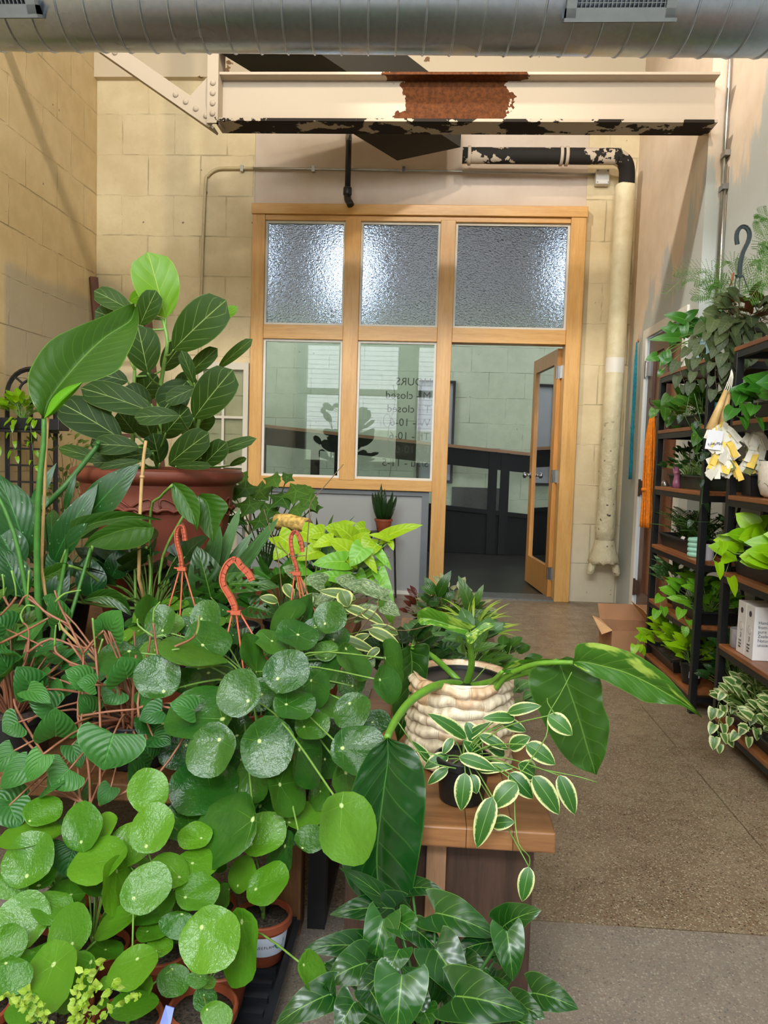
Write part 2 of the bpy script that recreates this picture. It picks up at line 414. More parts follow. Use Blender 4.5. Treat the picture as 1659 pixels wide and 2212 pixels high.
M_pined = wood('pine_door', (190, 132, 66), (208, 150, 82), 'z', 1, .35)
M_steel = pmat('satin_steel', (150, 150, 150), .3, 1, var=.05)
M_black = pmat('black_paint', (22, 22, 24), .4, var=.15)
M_blackm = pmat('black_metal', (26, 26, 28), .38, .3, var=.1)

# floor: ground concrete with speckled aggregate
t = NT('terrazzo_floor'); p = t.pos(); x, y, z = t.sep(p)
big = t.noise(1.3, p, 4, .6); med = t.noise(9, p, 4, .7)
col = t.mix(t.sstep(big, .35, .65), srgb(122, 104, 84), srgb(140, 122, 100)); col = t.mix(t.sstep(med, .4, .7, 0, .6), col, srgb(104, 84, 64))
vo = t.n('ShaderNodeTexVoronoi'); vo.inputs['Scale'].default_value = 165; t.l(p, vo.inputs['Vector'])
wn = t.sep(vo.outputs['Color'])[0]
near = t.math('LESS_THAN', vo.outputs['Distance'], .40)
col = t.mix(t.math('MULTIPLY', near, t.math('GREATER_THAN', wn, .86)), col, srgb(178, 162, 136))
col = t.mix(t.math('MULTIPLY', near, t.math('LESS_THAN', wn, .14)), col, srgb(60, 48, 38))
col = t.mix(t.math('MULTIPLY', near, t.math('COMPARE', wn, .5, .07)), col, srgb(116, 76, 50))
v2 = t.n('ShaderNodeTexVoronoi'); v2.inputs['Scale'].default_value = 300; t.l(p, v2.inputs['Vector']); w2 = t.sep(v2.outputs['Color'])[0]
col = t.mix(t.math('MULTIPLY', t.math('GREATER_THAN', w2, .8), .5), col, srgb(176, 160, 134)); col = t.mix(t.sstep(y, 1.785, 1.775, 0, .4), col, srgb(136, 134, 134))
jx = t.math('LESS_THAN', t.math('ABSOLUTE', t.math('SUBTRACT', t.math('ADD', x, t.math('MULTIPLY', t.math('SUBTRACT', med, .5), .012)), .985)), .003)
jy = t.math('LESS_THAN', t.math('ABSOLUTE', t.math('SUBTRACT', t.math('MODULO', t.math('ADD', y, 5.42), 1.2), .0)), .004)
jt = t.math('MAXIMUM', jx, jy)
col = t.mix(t.math('MULTIPLY', jt, t.sstep(t.noise(4, p, 2, .5), .35, .55, .25, .8)), col, srgb(84, 70, 54))
t.base(col); t.rough(t.sstep(med, .3, .7, .28, .42)); t.b.inputs['Specular IOR Level'].default_value = .5
t.bump(t.math('ADD', med, t.math('MULTIPLY', jt, -1.)), .06, .003)
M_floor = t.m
M_darkfloor = pmat('dark_floor', (44, 44, 40), .35, var=.2, scale=5)

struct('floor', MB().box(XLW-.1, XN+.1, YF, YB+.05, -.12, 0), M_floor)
struct('ceiling', MB().box(XLW-.15, XN+.15, YF-.15, 11.3, ZC, ZC+.15), M_ceil)
# back wall, in the pieces that stand round the timber partition
b = MB(); b.box(XLW-.05, FX0, YB, YB+.2, 0, 3.97); struct('wall_back', b, M_block)
b = MB(); b.box(FX1, XN+.12, YB, YB+.2, 0, 3.97); struct('wall_back', b, M_block)
b = MB(); b.box(FX0, FX1, YB+.01, YB+.2, FZ, 3.97); struct('wall_back', b, M_plaster)
t = NT('flaking_lintel'); p = t.pos(); n = t.noise(3.2, p, 5, .6)
t.base(t.mix(t.sstep(n, .635, .65), srgb(206, 190, 164), srgb(120, 86, 50))); t.rough(.6); M_lintel = t.m
b = MB(); b.box(XLW-.05, XN+.12, YB-.06, YB+.2, 3.97, ZC); struct('trim_1', b, M_lintel)
b = MB(); b.box(FX0+.02, -.06, YB+.02, YB+.12, 0, .84); struct('wall_partition', b, M_grey)
b = MB(); b.box(-.075, -.02, YB-.008, YB+.03, 0, .84); b.box(FX0+.1, -.03, YB-.008, YB+.03, .79, .84); struct('trim_2', b, M_greyd)
b = MB(); b.box(FX0+.02, -.08, YB-.004, YB+.03, 0, .03); struct('baseboard_back', b, M_white)
struct('wall_left', MB().box(XLW-.15, XLW, YF, YB+.2, 0, ZC), M_blockl)
struct('wall_right', MB().box(XR, XR+.25, 5.58, YB+.05, 0, ZC), M_right)
b = MB(); b.box(XR, XR+.25, 4.54, 4.75, 0, ZC); b.box(XR, XR+.25, 4.75, 5.58, 1.99, ZC); struct('wall_right', b, M_right)
struct('wall_right', MB().box(XN, XN+.2, YF, 4.56, 0, ZC), M_right)
# street side behind the camera: tall shop windows, with upper openings added to house fill lights
WIN = [(-2.55, -1.9), (-1.78, -.74), (-.34, 1.25)]
b = MB(); b.box(XLW-.15, XN+.2, YF-.2, YF, 0, 1.0); b.box(XLW-.15, XN+.2, YF-.2, YF, 3.27, 3.5); b.box(XLW-.15, XN+.2, YF-.2, YF, 4.5, ZC)
xs = [XLW-.15]+[c for w in WIN for c in w]+[XN+.2]
for i in range(0, len(xs), 2): b.box(xs[i], xs[i+1], YF-.2, YF, 1.0, 3.27); b.box(xs[i], xs[i+1], YF-.2, YF, 3.5, 4.5)
struct('wall_front', b, M_mint)
for i, (a, c) in enumerate(WIN):
    b = MB(); b.box(a, c, YF-.14, YF-.06, 2.29, 2.42)
    struct('window_%d' % (i+1), b, M_mint)
# the white sided building across the street
t = NT('white_siding'); p = t.pos(); x, y, z = t.sep(p); fr = t.math('FRACT', t.math('DIVIDE', z, .16))
t.base(t.mix(t.math('LESS_THAN', fr, .12), srgb(232, 230, 232), srgb(150, 150, 158))); t.rough(.6); M_side = t.m
b = MB(); b.box(-12, 10, -14.2, -14, 2.0, 9); fo = thing('building', 'white clapboard house across the street, mirrored in the partition glass', 'building', (-1, -14.1, 0))
link_mesh('wall', b, M_side, fo)
b = MB(); b.box(-12, 10, -14.2, -13.9, 0, 2.0); link_mesh('base', b, M_mint, fo)
b = MB(); b.box(-12, 10, -14.3, -13.6, 6.2, 6.6); link_mesh('cornice', b, M_mint, fo)
struct('ground', MB().box(-14, 12, -14, YF-.2, -.2, -.1), M_grey)
# the entry hall beyond the partition
struct('wall_far', MB().box(-4.4, 3.2, 9.6, 9.8, -.1, ZC), M_hallw)
struct('wall_far_left', MB().box(-4.5, -4.4, YB+.1, 9.8, -.1, ZC), M_hallw)
struct('wall_far_right', MB().box(2.6, 2.7, YB+.1, 9.8, -.1, ZC), M_hallw)
struct('ceiling_hall', MB().box(-4.4, 2.7, YB+.2, 9.7, ZC-.03, ZC-.002), pmat('hall_ceiling', (130, 128, 130), .7))
struct('floor_far', MB().box(-4.4, 2.7, YB+.05, 9.7, -.12, -.004), M_darkfloor)

# ------------------------------------------------------------------ timber partition: frame, panes, door
pt = thing('glazed_partition', 'pine framed glass partition filling the opening in the back wall', 'partition', (-.18, YB, 0))
pt['kind'] = 'structure'
M0 = (-.735, -.615); M1 = (-.0, .115); JR = (.985, 1.10); JL = (FX0, -1.365)
Y0, Y1 = YB-.05, YB+.08
link_mesh('post', MB().box(JL[0], JL[1], Y0, Y1, .82, 2.96), M_pine, pt, bevel=.004)
link_mesh('post', MB().box(M0[0], M0[1], Y0, Y1, .90, 2.92), M_pine, pt, bevel=.004)
link_mesh('post', MB().box(M1[0], M1[1], Y0, Y1, 0, 2.92), M_pine, pt, bevel=.004)
link_mesh('post', MB().box(JR[0], JR[1], Y0-.01, Y1, 0, 2.96), M_pine, pt, bevel=.004)
link_mesh('rail', MB().box(FX0-.005, FX1+.005, Y0-.02, Y1, 2.945, 3.025), M_pinex, pt, bevel=.004)
link_mesh('rail', MB().box(JL[1], JR[0], Y0+.005, Y1, 2.905, 2.945), M_pinex, pt, bevel=.003)
for a, c in ((JL[1], M0[0]), (M0[1], M1[0]), (M1[1], JR[0])):
    link_mesh('rail', MB().box(a, c, Y0+.006, Y1, 1.995, 2.105), M_pinex, pt, bevel=.003)
link_mesh('sill_rail', MB().box(JL[0]+.03, M1[0], Y0+.004, Y1, .83, .915), M_pinex, pt, bevel=.003)
# obscure glass and clear glass
def glass(name, obscure):
    m = bpy.data.materials.new(name); m.use_nodes = True; n = m.node_tree; n.nodes.clear()
    o = n.nodes.new('ShaderNodeOutputMaterial'); gl = n.nodes.new('ShaderNodeBsdfGlossy'); fr = n.nodes.new('ShaderNodeFresnel'); mx = n.nodes.new('ShaderNodeMixShader')
    fr.inputs[0].default_value = 1.5
    if obscure:
        rf = n.nodes.new('ShaderNodeBsdfRefraction'); rf.inputs['Roughness'].default_value = .16; rf.inputs['IOR'].default_value = 1.16; rf.inputs[0].default_value = srgb(244, 248, 250)
        gl.inputs['Roughness'].default_value = .1
        tc = n.nodes.new('ShaderNodeTexCoord'); nz = n.nodes.new('ShaderNodeTexNoise'); nz.inputs['Scale'].default_value = 55; nz.inputs['Detail'].default_value = 2.5
        mp = n.nodes.new('ShaderNodeMapping'); mp.inputs['Scale'].default_value = (1, 1, 1.5); n.links.new(tc.outputs['Object'], mp.inputs[0]); n.links.new(mp.outputs[0], nz.inputs['Vector'])
        bp = n.nodes.new('ShaderNodeBump'); bp.inputs['Strength'].default_value = 1.; bp.inputs['Distance'].default_value = .02
        n.links.new(nz.outputs[0], bp.inputs['Height'])
        for q in (rf, gl): n.links.new(bp.outputs[0], q.inputs['Normal'])
        n.links.new(bp.outputs[0], fr.inputs['Normal'])
    else:
        rf = n.nodes.new('ShaderNodeBsdfTransparent'); rf.inputs[0].default_value = (.86, .9, .88, 1); gl.inputs['Roughness'].default_value = .0
    n.links.new(fr.outputs[0], mx.inputs[0]); n.links.new(rf.outputs[0], mx.inputs[1]); n.links.new(gl.outputs[0], mx.inputs[2]); n.links.new(mx.outputs[0], o.inputs[0])
    return m
M_obs = glass('obscure_glass', True); M_clear = glass('clear_glass', False)
def pane(a, c, z0, z1, gm):
    w = .018; b = MB(); yb = Y0+.03
    b.box(a, a+w, yb, yb+.03, z0, z1); b.box(c-w, c, yb, yb+.03, z0, z1); b.box(a+w, c-w, yb, yb+.03, z0, z0+w); b.box(a+w, c-w, yb, yb+.03, z1-w, z1)
    f = link_mesh('glazing_bead', b, M_white, pt)
    g = MB(); g.box(a+w-.004, c-w+.004, yb+.012, yb+.018, z0+w-.004, z1-w+.004); link_mesh('pane', g, gm, pt)
pane(JL[1], M0[0], 2.105, 2.905, M_obs); pane(M0[1], M1[0], 2.105, 2.905, M_obs); pane(M1[1], JR[0], 2.105, 2.905, M_obs)
pane(JL[1], M0[0], .915, 1.995, M_clear); pane(M0[1], M1[0], .915, 1.995, M_clear)
# hand lettering on the hall side of the right pane, seen from behind
def text(name, s, size, mat, parent, M, ext=.0006, sp=1.):
    cu = bpy.data.curves.new(name, 'FONT'); cu.body = s; cu.size = size; cu.extrude = ext; cu.space_line = sp; cu.resolution_u = 3
    ob = bpy.data.objects.new('tmp', cu); COL.objects.link(ob)
    bpy.context.view_layer.update()
    me = bpy.data.meshes.new_from_object(ob.evaluated_get(bpy.context.evaluated_depsgraph_get()))
    bpy.data.objects.remove(ob); me.materials.clear(); me.materials.append(mat)
    o = bpy.data.objects.new(name, me); COL.objects.link(o); me.name = name
    if parent is not None: o.parent = parent; M = Matrix.Translation(-ORG[parent]) @ M
    o.matrix_world = M; 
    if parent is not None: o.matrix_basis = M
    return o
M_ink = pmat('black_ink', (20, 20, 22), .5)
yl = Y0+.03+.0195
text('hand_lettering', 'HOURS\nM - closed\nT - closed\nW - 10-6\nTh - 10-6\nF - 10-6\nS/Su - 11-5', .085, M_ink, pt,
     Matrix.Translation((-.03, yl, 1.66)) @ Matrix.Rotation(PI, 4, 'Z') @ Matrix.Rotation(PI/2, 4, 'X'), sp=1.25)
b = MB(); cx = -.30
for k in range(2):
    b.tube([(-.33+.02*math.sin(i*1.1)-.02*(i/8), yl, 1.66-.09*i) for i in range(9)] if k == 0 else [(-.37+.03*math.cos(a), yl, 1.38+.05*math.sin(a)) for a in [j*.8 for j in range(9)]], .0016, n=4)
link_mesh('hand_drawn_vine', b, M_ink, pt)
# open door leaf, hinged on the right jamb and swung into the hall
HX, HY = .975, YB+.10; ang = math.atan2(.908-.975, 7.0-6.22)
dd = V((.9082-.985, 7.02-6.2, 0)).normalized(); dn = V((dd.y, -dd.x, 0)); W = .84; TH = .042
dr = thing('door_1', 'open pine framed glass door', 'door', (HX, HY, 0)); dr['kind'] = 'structure'
def dbox(u0, u1, z0, z1, o0=-TH/2, o1=TH/2):
    H = V((HX, HY, 0)); return [H+dd*u+dn*o+V((0, 0, z)) for z in (z0, z1) for o in (o0, o1) for u in (u0, u1)]
FB = [(0, 2, 3, 1), (4, 5, 7, 6), (0, 1, 5, 4), (2, 6, 7, 3), (0, 4, 6, 2), (1, 3, 7, 5)]
b = MB(); b.add(dbox(0, .10, .01, 1.985), FB); b.add(dbox(W-.10, W, .01, 1.985), FB); b.add(dbox(.1, W-.1, 1.87, 1.985), FB); b.add(dbox(.1, W-.1, .01, .25), FB)
link_mesh('door_frame', b, M_pined, dr)
b = MB(); b.add(dbox(.1, W-.1, .25, 1.87, -.003, .003), FB); link_mesh('pane', b, M_clear, dr)
for z in (.20, .98, 1.80):
    b = MB(); b.add(dbox(-.002, .0, z-.05, z+.05, -TH/2, TH/2), FB); b.lathe([(.007, -.05), (.007, .05)], V((HX, HY, z))-dn*(TH/2+.004), 10); b.box(HX-.0, HX+.012, HY-.05, HY-.005, z-.05, z+.05)
    link_mesh('hinge', b, M_steel, dr)
for sgn in (-1, 1):
    b = MB(); c = V((HX, HY, .97))+dd*(W-.06); b.lathe([(.028, 0), (.028, .006), (.011, .01), (.010, .035), (.024, .042), (.028, .055), (.022, .068), (0, .072)], c+dn*sgn*TH/2, 20, axis=dn*sgn)
    link_mesh('door_knob', b, M_steel, dr, smooth=True)
struct('trim_3', MB().box(M1[1], JR[0], Y0, YB+.2, 0, .012), pmat('threshold_metal', (120, 122, 120), .4, .6))
# ------------------------------------------------------------------ ramp with black boarding and railing in the hall
M_ramp = pmat('ramp_black', (9, 9, 10), .5, var=.2, spec=.2)
rp = thing('ramp_railing', 'black painted ramp railing with a brown wooden cap beyond the doorway', 'railing', (.2, 9.0, 0))
def zr(x): return 1.247-.0768*(x-.2)
M_cap = wood('railing_cap', (120, 84, 52), (142, 102, 66), 'x', 1, .45)
link_mesh('cap', MB().bar((-3.9, 9, zr(-3.9)), (2.5, 9, zr(2.5)), .12, .035), M_cap, rp)
link_mesh('rail', MB().bar((-3.9, 9, zr(-3.9)-.12), (2.5, 9, zr(2.5)-.12), .04, .2), M_ramp, rp)
link_mesh('rail', MB().bar((-3.9, 9, zr(-3.9)-.72), (2.5, 9, zr(2.5)-.72), .05, .05), M_ramp, rp)
b = MB(); b.prism([(-3.9, 9.02, 0), (2.5, 9.02, 0), (2.5, 9.02, zr(2.5)-.73), (-3.9, 9.02, zr(-3.9)-.73)], (0, .05, 0)); link_mesh('skirt_board', b, M_ramp, rp)
for x in (-3.2, -2.02, -1.38, -1.1, .70, .84, 1.5, 2.1):
    link_mesh('post', MB().box(x-.05, x+.05, 8.97, 9.03, .0, zr(x)-.02), M_ramp, rp)
M_vent = pmat('dark_louvre', (70, 72, 66), .5)
b = MB(); b.box(.25, .9, 9.56, 9.6, .35, .75); tag(link_mesh('floor_vent', b, M_vent), 'dark grey opening low in the mint wall behind the railing', 'vent')
b = MB(); b.box(0, .08, 0, .02, 0, .9)
M_frameb = pmat('thin_black_frame', (30, 30, 32), .4)
fr = thing('notice_frame', 'tall narrow black framed board on the mint hall wall', 'notice board', (-.03, 9.55, 1.55))
b = MB()
for (x0, x1, z0, z1) in ((-.2, -.17, .8, 2.05), (.22, .25, .8, 2.05), (-.2, .25, 2.02, 2.05), (-.2, .25, .8, .83)): b.box(x0, x1, 9.54, 9.6, z0, z1)
link_mesh('frame', b, M_frameb, fr); link_mesh('board', MB().box(-.17, .22, 9.57, 9.59, .83, 2.02), M_grey, fr)
# lamps of the hall
def emis(name, c, s):
    m = bpy.data.materials.new(name); m.use_nodes = True; n = m.node_tree; n.nodes.clear(); o = n.nodes.new('ShaderNodeOutputMaterial'); e = n.nodes.new('ShaderNodeEmission')
    e.inputs[0].default_value = c; e.inputs[1].default_value = s; n.links.new(e.outputs[0], o.inputs[0]); return m
M_tube = emis('cool_tube_glow', (.66, .78, 1, 1), 14)
for i, (x, y, z, lr) in enumerate(((-1.99, 8.2, 3.12, .09), (-.93, 8.2, 3.0, .19), (1.36, 8.2, 3.0, .10))):
    lt = thing('hall_lamp', ['cool white hanging tube lamp glowing behind the frosted glass at the left post', 'cool white hanging tube lamp glowing behind the middle post of the frosted glass', 'cool white hanging tube lamp glowing behind the frosted glass above the door'][i], 'lamp', (x, y, z))
    b = MB(); b.lathe([(.0, -.25), (lr, -.23), (lr, .23), (0, .25)], (x, y, z), 20); link_mesh('tube', b, M_tube, lt, smooth=True)
    b = MB(); b.lathe([(.055, .22), (.055, .30), (.01, .32), (.01, ZC-z)], (x, y, z), 12); link_mesh('cap', b, M_white, lt)

# ------------------------------------------------------------------ steel beam, brace and pipes
def flake(name, axis_rust=None, thr=.6, paint=(186, 172, 154), dark=(44, 38, 34), scale=5, ysc=(1, 1, 1)):
    t = NT(name); p = t.pos(); x, y, z = t.sep(p); n = t.noise(scale, t.map(p, sc=ysc), 6, .6)
    col = t.mix(t.sstep(n, thr, thr+.008), srgb(*paint), srgb(*dark))
    if axis_rust:
        n3 = t.noise(9, p, 4, .6); xx = t.math('ADD', x, t.math('MULTIPLY', t.math('SUBTRACT', n3, .5), .35))
        m = t.math('MULTIPLY', t.math('GREATER_THAN', xx, axis_rust[0]), t.math('LESS_THAN', xx, axis_rust[1]))
        n4 = t.noise(40, p, 4, .7); rc = t.mix(t.sstep(n4, .3, .7), srgb(66, 34, 14), srgb(102, 58, 26))
        col = t.mix(m, col, rc)
    t.base(col); t.rough(.75); t.b.inputs['Specular IOR Level'].default_value = .15; t.bump(n, .15, .004); return t.m
M_beam = flake('beam_web_paint', (-.25, .34), .78); M_bott = flake('beam_flange_flaking', None, .46, scale=3.2, ysc=(1, 1.2, 1)); M_topf = flake('beam_flange_paint', (-.3, .45), .9)
M_bwhite = flake('old_beige_paint', None, .66, scale=7); M_pipefl = flake('flaking_pipe', None, .44, scale=5, dark=(40, 38, 36))
bx0, bx1 = -1.28, XR-.002; by = 4.40; bz0 = P(830, 262, by).z; bz1 = P(830, 155, by).z
bm = thing('steel_beam', 'beige I-beam across the room with a big rust patch', 'beam', (.1, by+.075, bz0))
link_mesh('bottom_flange', MB().box(bx0, bx1, by, by+.17, bz0, bz0+.016), M_bott, bm)
link_mesh('web', MB().box(bx0, bx1, by+.075, by+.09, bz0+.016, bz1-.014), M_beam, bm)
link_mesh('top_flange', MB().box(bx0, bx1, by, by+.17, bz1-.014, bz1), M_topf, bm)
b = MB(); b.box(bx0-.05, bx0+.012, by-.02, by-.004, bz0-.02, ZC-.02); b.box(bx0+.0, bx0+.012, by-.02, by+.12, bz0-.02, ZC-.02); link_mesh('hanger', b, M_bwhite, bm)
for k in range(4):
    b = MB(); b.lathe([(.016, 0), (.015, .006), (.009, .011), (0, .013)], (bx0-.018, by-.02, bz0+.03+.055*k), 12, axis=(0, -1, 0)); link_mesh('rivet', b, M_bwhite, bm, smooth=True)
br = thing('diagonal_brace', 'beige riveted angle iron rising left from the beam end', 'brace', (-1.9, by, bz0))
A = V((bx0-.02, by+.01, bz0+.0)); Bp = P(228, 100, by+.01); d = (Bp-A).normalized(); Bq = A+d*1.72
b = MB(); b.bar(A, Bq, .012, .085); b.bar(A+V((0, .045, -.035)), Bq+V((0, .045, -.035)), .09, .012); link_mesh('angle', b, M_bwhite, br)
for k in range(7):
    c = A+d*(.05+.07*k+(.35 if k > 3 else 0)); b = MB(); b.lathe([(.016, 0), (.015, .006), (.009, .011), (0, .013)], c+V((0, -.006, 0)), 12, axis=(0, -1, 0)); link_mesh('rivet', b, M_bwhite, br, smooth=True)
b = MB(); b.prism([A+V((0, .02, .0)), A+V((-.17, .02, .12)), A+V((0, .02, .30))], (0, .012, 0)); link_mesh('gusset', b, M_bwhite, br)
# second, deeper truss chord by the back wall
zs = 3.3
q = [PZ(476, 115, zs), PZ(690, 115, zs), PZ(995, 318, zs), PZ(858, 347, zs)]
M_soff = flake('soffit_flaking', None, .34, scale=1.8, dark=(66, 64, 58))
b = MB(); b.prism([v for v in q], (0, 0, .34)); tag(link_mesh('boxed_duct', b, M_soff), 'boxed duct with dark flaking underside crossing above the partition', 'duct')
b = MB(); b.prism([PZ(995, 318, zs)+V((0, 0, 0)), PZ(862, 347, zs), PZ(862, 350, zs)+V((0, .03, -.05)), PZ(1015, 345, zs)+V((0, .0, -.03))], (0, 0, .03))
pp = thing('flaking_pipe', 'horizontal flaking pipe bending down at the right', 'pipe', (.8, 5.85, 3.32))
zp = 3.325; yp = 5.86; r = .058
b = MB(); b.tube([(.14, yp, zp), (1.18, yp, zp), (1.27, yp, zp-.008), (1.325, yp+.02, zp-.04), (1.35, yp+.05, zp-.1), (1.358, yp+.08, 3.13)], r, n=18, smooth=6, cap=True)
link_mesh('pipe_run', b, M_pipefl, pp, smooth=True)
for x in (.19, .86, .9): b = MB(); b.lathe([(r+.001, -.012), (r+.010, -.01), (r+.010, .01), (r+.001, .012)], (x, yp, zp), 18, axis=(1, 0, 0)); link_mesh('coupling', b, M_bwhite, pp, smooth=True)
t = NT('wrapped_pipe_paint'); p = t.pos(); x, y, z = t.sep(p); n = t.noise(16, p, 4, .6); sp = t.noise(26, p, 1, .4)
low = t.sstep(z, 1.75, .9); col = t.mix(t.sstep(n, .3, .7), srgb(212, 200, 164), srgb(222, 212, 180))
col = t.mix(t.math('MULTIPLY', t.sstep(sp, .70, .72), low), col, srgb(86, 82, 76)); col = t.mix(t.math('COMPARE', z, 1.83, .055), col, srgb(228, 224, 214))
t.base(col); t.rough(.5); t.bump(t.math('MULTIPLY', n, t.math('ADD', low, .25)), .9, .02); M_wrap = t.m
cp = thing('insulated_pipe', 'fat cream wrapped pipe standing in the right rear corner', 'pipe', (1.33, 5.95, .33))
b = MB(); c = (1.352, 5.945, 0)
pr = [(.070, .50)]+[(.070+.004*math.sin(k*7.3)*max(0, 1-k/14), .5+k*.09) for k in range(1, 29)]+[(.074, 3.14), (.068, 3.155), (0, 3.156)]
b.lathe(pr, c, 28); b.v = [(x-(3.14-z)*.008, y, z) for x, y, z in b.v]; link_mesh('wrapping', b, M_wrap, cp, smooth=True)
b = MB(); pr = [(.03, .335), (.118, .34), (.112, .37), (.085, .45), (.075, .50), (.069, .515)]; b.lathe(pr, (1.331, 5.945, 0), 28)
b.v = [(x, y, z+(.012*math.sin(x*90) if z < .36 else 0)) for x, y, z in b.v]; link_mesh('skirt', b, M_wrap, cp, smooth=True)
for s_ in (-1, 1): b = MB(); b.lathe([(.0, -.10), (.024, -.095), (.028, -.06), (.03, 0), (.02, .02)], (1.331+s_*.082, 5.93, .335), 14, axis=(-.25*s_, 0, 1)); link_mesh('stub', b, M_wrap, cp, smooth=True)
bp = thing('drain_pipe', 'black drain pipe hanging down to the top of the partition', 'pipe', (-.71, 5.93, 2.98))
b = MB(); x = -.715; b.lathe([(.022, 3.12), (.022, 3.72)], (x, 5.95, 0), 16); link_mesh('pipe_run', b, M_black, bp, smooth=True)
b = MB(); b.lathe([(.03, 3.06), (.033, 3.07), (.033, 3.11), (.03, 3.12)], (x, 5.95, 0), 16); b.tube([(x, 5.95, 3.08), (x+.004, 5.94, 3.03), (x+.02, 5.92, 3.0), (x+.032, 5.91, 2.975)], .027, n=12); link_mesh('elbow', b, M_black, bp, smooth=True)
b = MB(); b.lathe([(.0235, 3.46), (.0235, 3.53)], (x, 5.95, 0), 16); link_mesh('sleeve', b, M_steel, bp, smooth=True)
M_cond = pmat('painted_conduit', (196, 180, 140), .4, var=.06); M_condg = pmat('galvanised_conduit', (170, 168, 162), .3, .8, var=.05)
cn = thing('conduit', 'thin cream conduit run over the partition and down beside its left post', 'conduit', (-.3, 6.07, 1.6))
b = MB(); b.tube([(-1.885, 6.075, 1.2), (-1.87, 6.075, 2.4), (-1.85, 6.075, 3.15), (-1.83, 6.075, 3.24), (-1.76, 6.075, 3.293), (-1.66, 6.075, 3.3), (-1.47, 6.075, 3.3)], .012, n=8); link_mesh('painted_run', b, M_cond, cn, smooth=True)
b = MB(); b.tube([(-1.47, 6.075, 3.3), (0, 6.075, 3.29), (1.16, 6.075, 3.275)], .011, n=8); link_mesh('steel_run', b, M_condg, cn, smooth=True)
b = MB(); b.box(1.15, 1.25, 6.03, 6.095, 3.19, 3.30); jb = link_mesh('junction_box', b, M_white, cn, bevel=.006)
for dx, dz in ((.012, .012), (.088, .012), (.012, .098), (.088, .098)): b = MB(); b.lathe([(.006, 0), (.005, .004), (0, .005)], (1.15+dx, 6.03, 3.19+dz), 8, axis=(0, -1, 0)); link_mesh('screw', b, M_steel, jb)
for x in (-1.56, -1.0, -.3): b = MB(); b.box(x-.012, x+.012, 6.06, 6.09, 3.275, 3.32); link_mesh('strap', b, M_condg, cn)
c2 = thing('wall_conduit', 'grey conduit dropping down the corner of the right wall pilaster', 'conduit', (XN-.02, 4.5, 1.7))
b = MB(); b.tube([(XN-.015, 4.50, 1.6), (XN-.015, 4.50, ZC-.01)], .010, n=8, smooth=0); link_mesh('pipe_run', b, M_condg, c2, smooth=True)
b = MB(); b.tube([(XN-.015, 4.46, 1.6), (XN-.015, 4.46, 2.75)], .007, n=8, smooth=0); link_mesh('cable', b, M_condg, c2, smooth=True)
for z in (2.62, 2.8): b = MB(); b.box(XN-.03, XN-.001, 4.45, 4.52, z, z+.03); link_mesh('strap', b, M_steel, c2)
# ------------------------------------------------------------------ spiral duct under the ceiling with two registers
t = NT('galvanised_sheet'); p = t.obj(); n = t.noise(2.2, t.map(p, sc=(.5, 1, 1)), 3, .5); n2 = t.noise(45, p, 2, .6)
t.base(t.mix(n2, srgb(176, 188, 206), srgb(204, 214, 230))); t.b.inputs['Metallic'].default_value = .95; t.rough(t.math('ADD', t.math('MULTIPLY', n, .2), .18)); t.bump(t.math('ADD', n, t.math('MULTIPLY', n2, .04)), .12, .02); M_galv = t.m
RD = .22; DC = V((0, 3.06, 2.955))
tang = math.atan2(2.702-1.09, 3.2); DC = V((0, 3.2-math.sin(tang)*RD, 2.70+math.cos(tang)*RD))
du = thing('spiral_duct', 'galvanised spiral duct across the top of the room', 'duct', (-.5, DC.y, DC.z-RD))
def zc(x): return DC.z+(x+.25)*-.010
b = MB(); N = 56; vs = []
for i in range(46):
    x = XLW+.005+i*(XN-XLW-.01)/45
    for k in range(N): a = 2*PI*k/N; vs.append((x, DC.y+RD*math.cos(a), zc(x)+RD*math.sin(a)))
b.add(vs, [(i*N+k, i*N+(k+1) % N, (i+1)*N+(k+1) % N, (i+1)*N+k) for i in range(45) for k in range(N)]); link_mesh('shell', b, M_galv, du, smooth=True)
b = MB(); pitch_ = .108; pts = []; x = XLW+.02; a = 0
while x < XN-.02: pts.append((x, DC.y+(RD+.001)*math.cos(a), zc(x)-(RD+.001)*math.sin(a))); a += 2*PI/40; x += pitch_/40
b.tube(pts, .0045, n=5, smooth=0); link_mesh('seam', b, M_galv, du, smooth=True)
def register(cx, w, label):
    # sits on the lower front face of the duct
    an = math.radians(206.5); nrm = V((0, math.cos(an), math.sin(an))); tg = V((0, -nrm.z, nrm.y)); tg = tg if tg.z > 0 else -tg
    c = V((cx, DC.y, zc(cx)))+nrm*(RD+.01)
    g = thing('air_register', label, 'air register', c)
    hx = V((w/2, 0, 0)); hh = .10
    def rb(u0, u1, v0, v1, o0, o1):
        return [c+V((u, 0, 0))+tg*v+nrm*o for o in (o0, o1) for v in (v0, v1) for u in (u0, u1)]
    b = MB()
    for q_ in ((-w/2, w/2, -hh, -hh+.03), (-w/2, w/2, hh-.03, hh), (-w/2, -w/2+.035, -hh, hh), (w/2-.035, w/2, -hh, hh)): b.add(rb(*q_, -.05, .02), FB)
    b.add(rb(-w/2-.006, w/2+.006, -hh-.012, -hh, -.06, .03), FB)
    link_mesh('flange', b, M_steel2, g)
    b = MB(); b.add(rb(-w/2+.03, w/2-.03, -hh+.02, hh-.02, -.045, -.03), FB); link_mesh('back', b, M_black, g)
    b = MB(); k = -w/2+.035
    while k < w/2-.03: b.add(rb(k, k+.0025, -hh+.03, hh-.03, -.01, .012), FB); k += .0155
    k = -hh+.03
    while k < hh-.03: b.add(rb(-w/2+.03, w/2-.03, k, k+.0025, -.005, .010), FB); k += .0155
    link_mesh('grille', b, M_steel2, g)
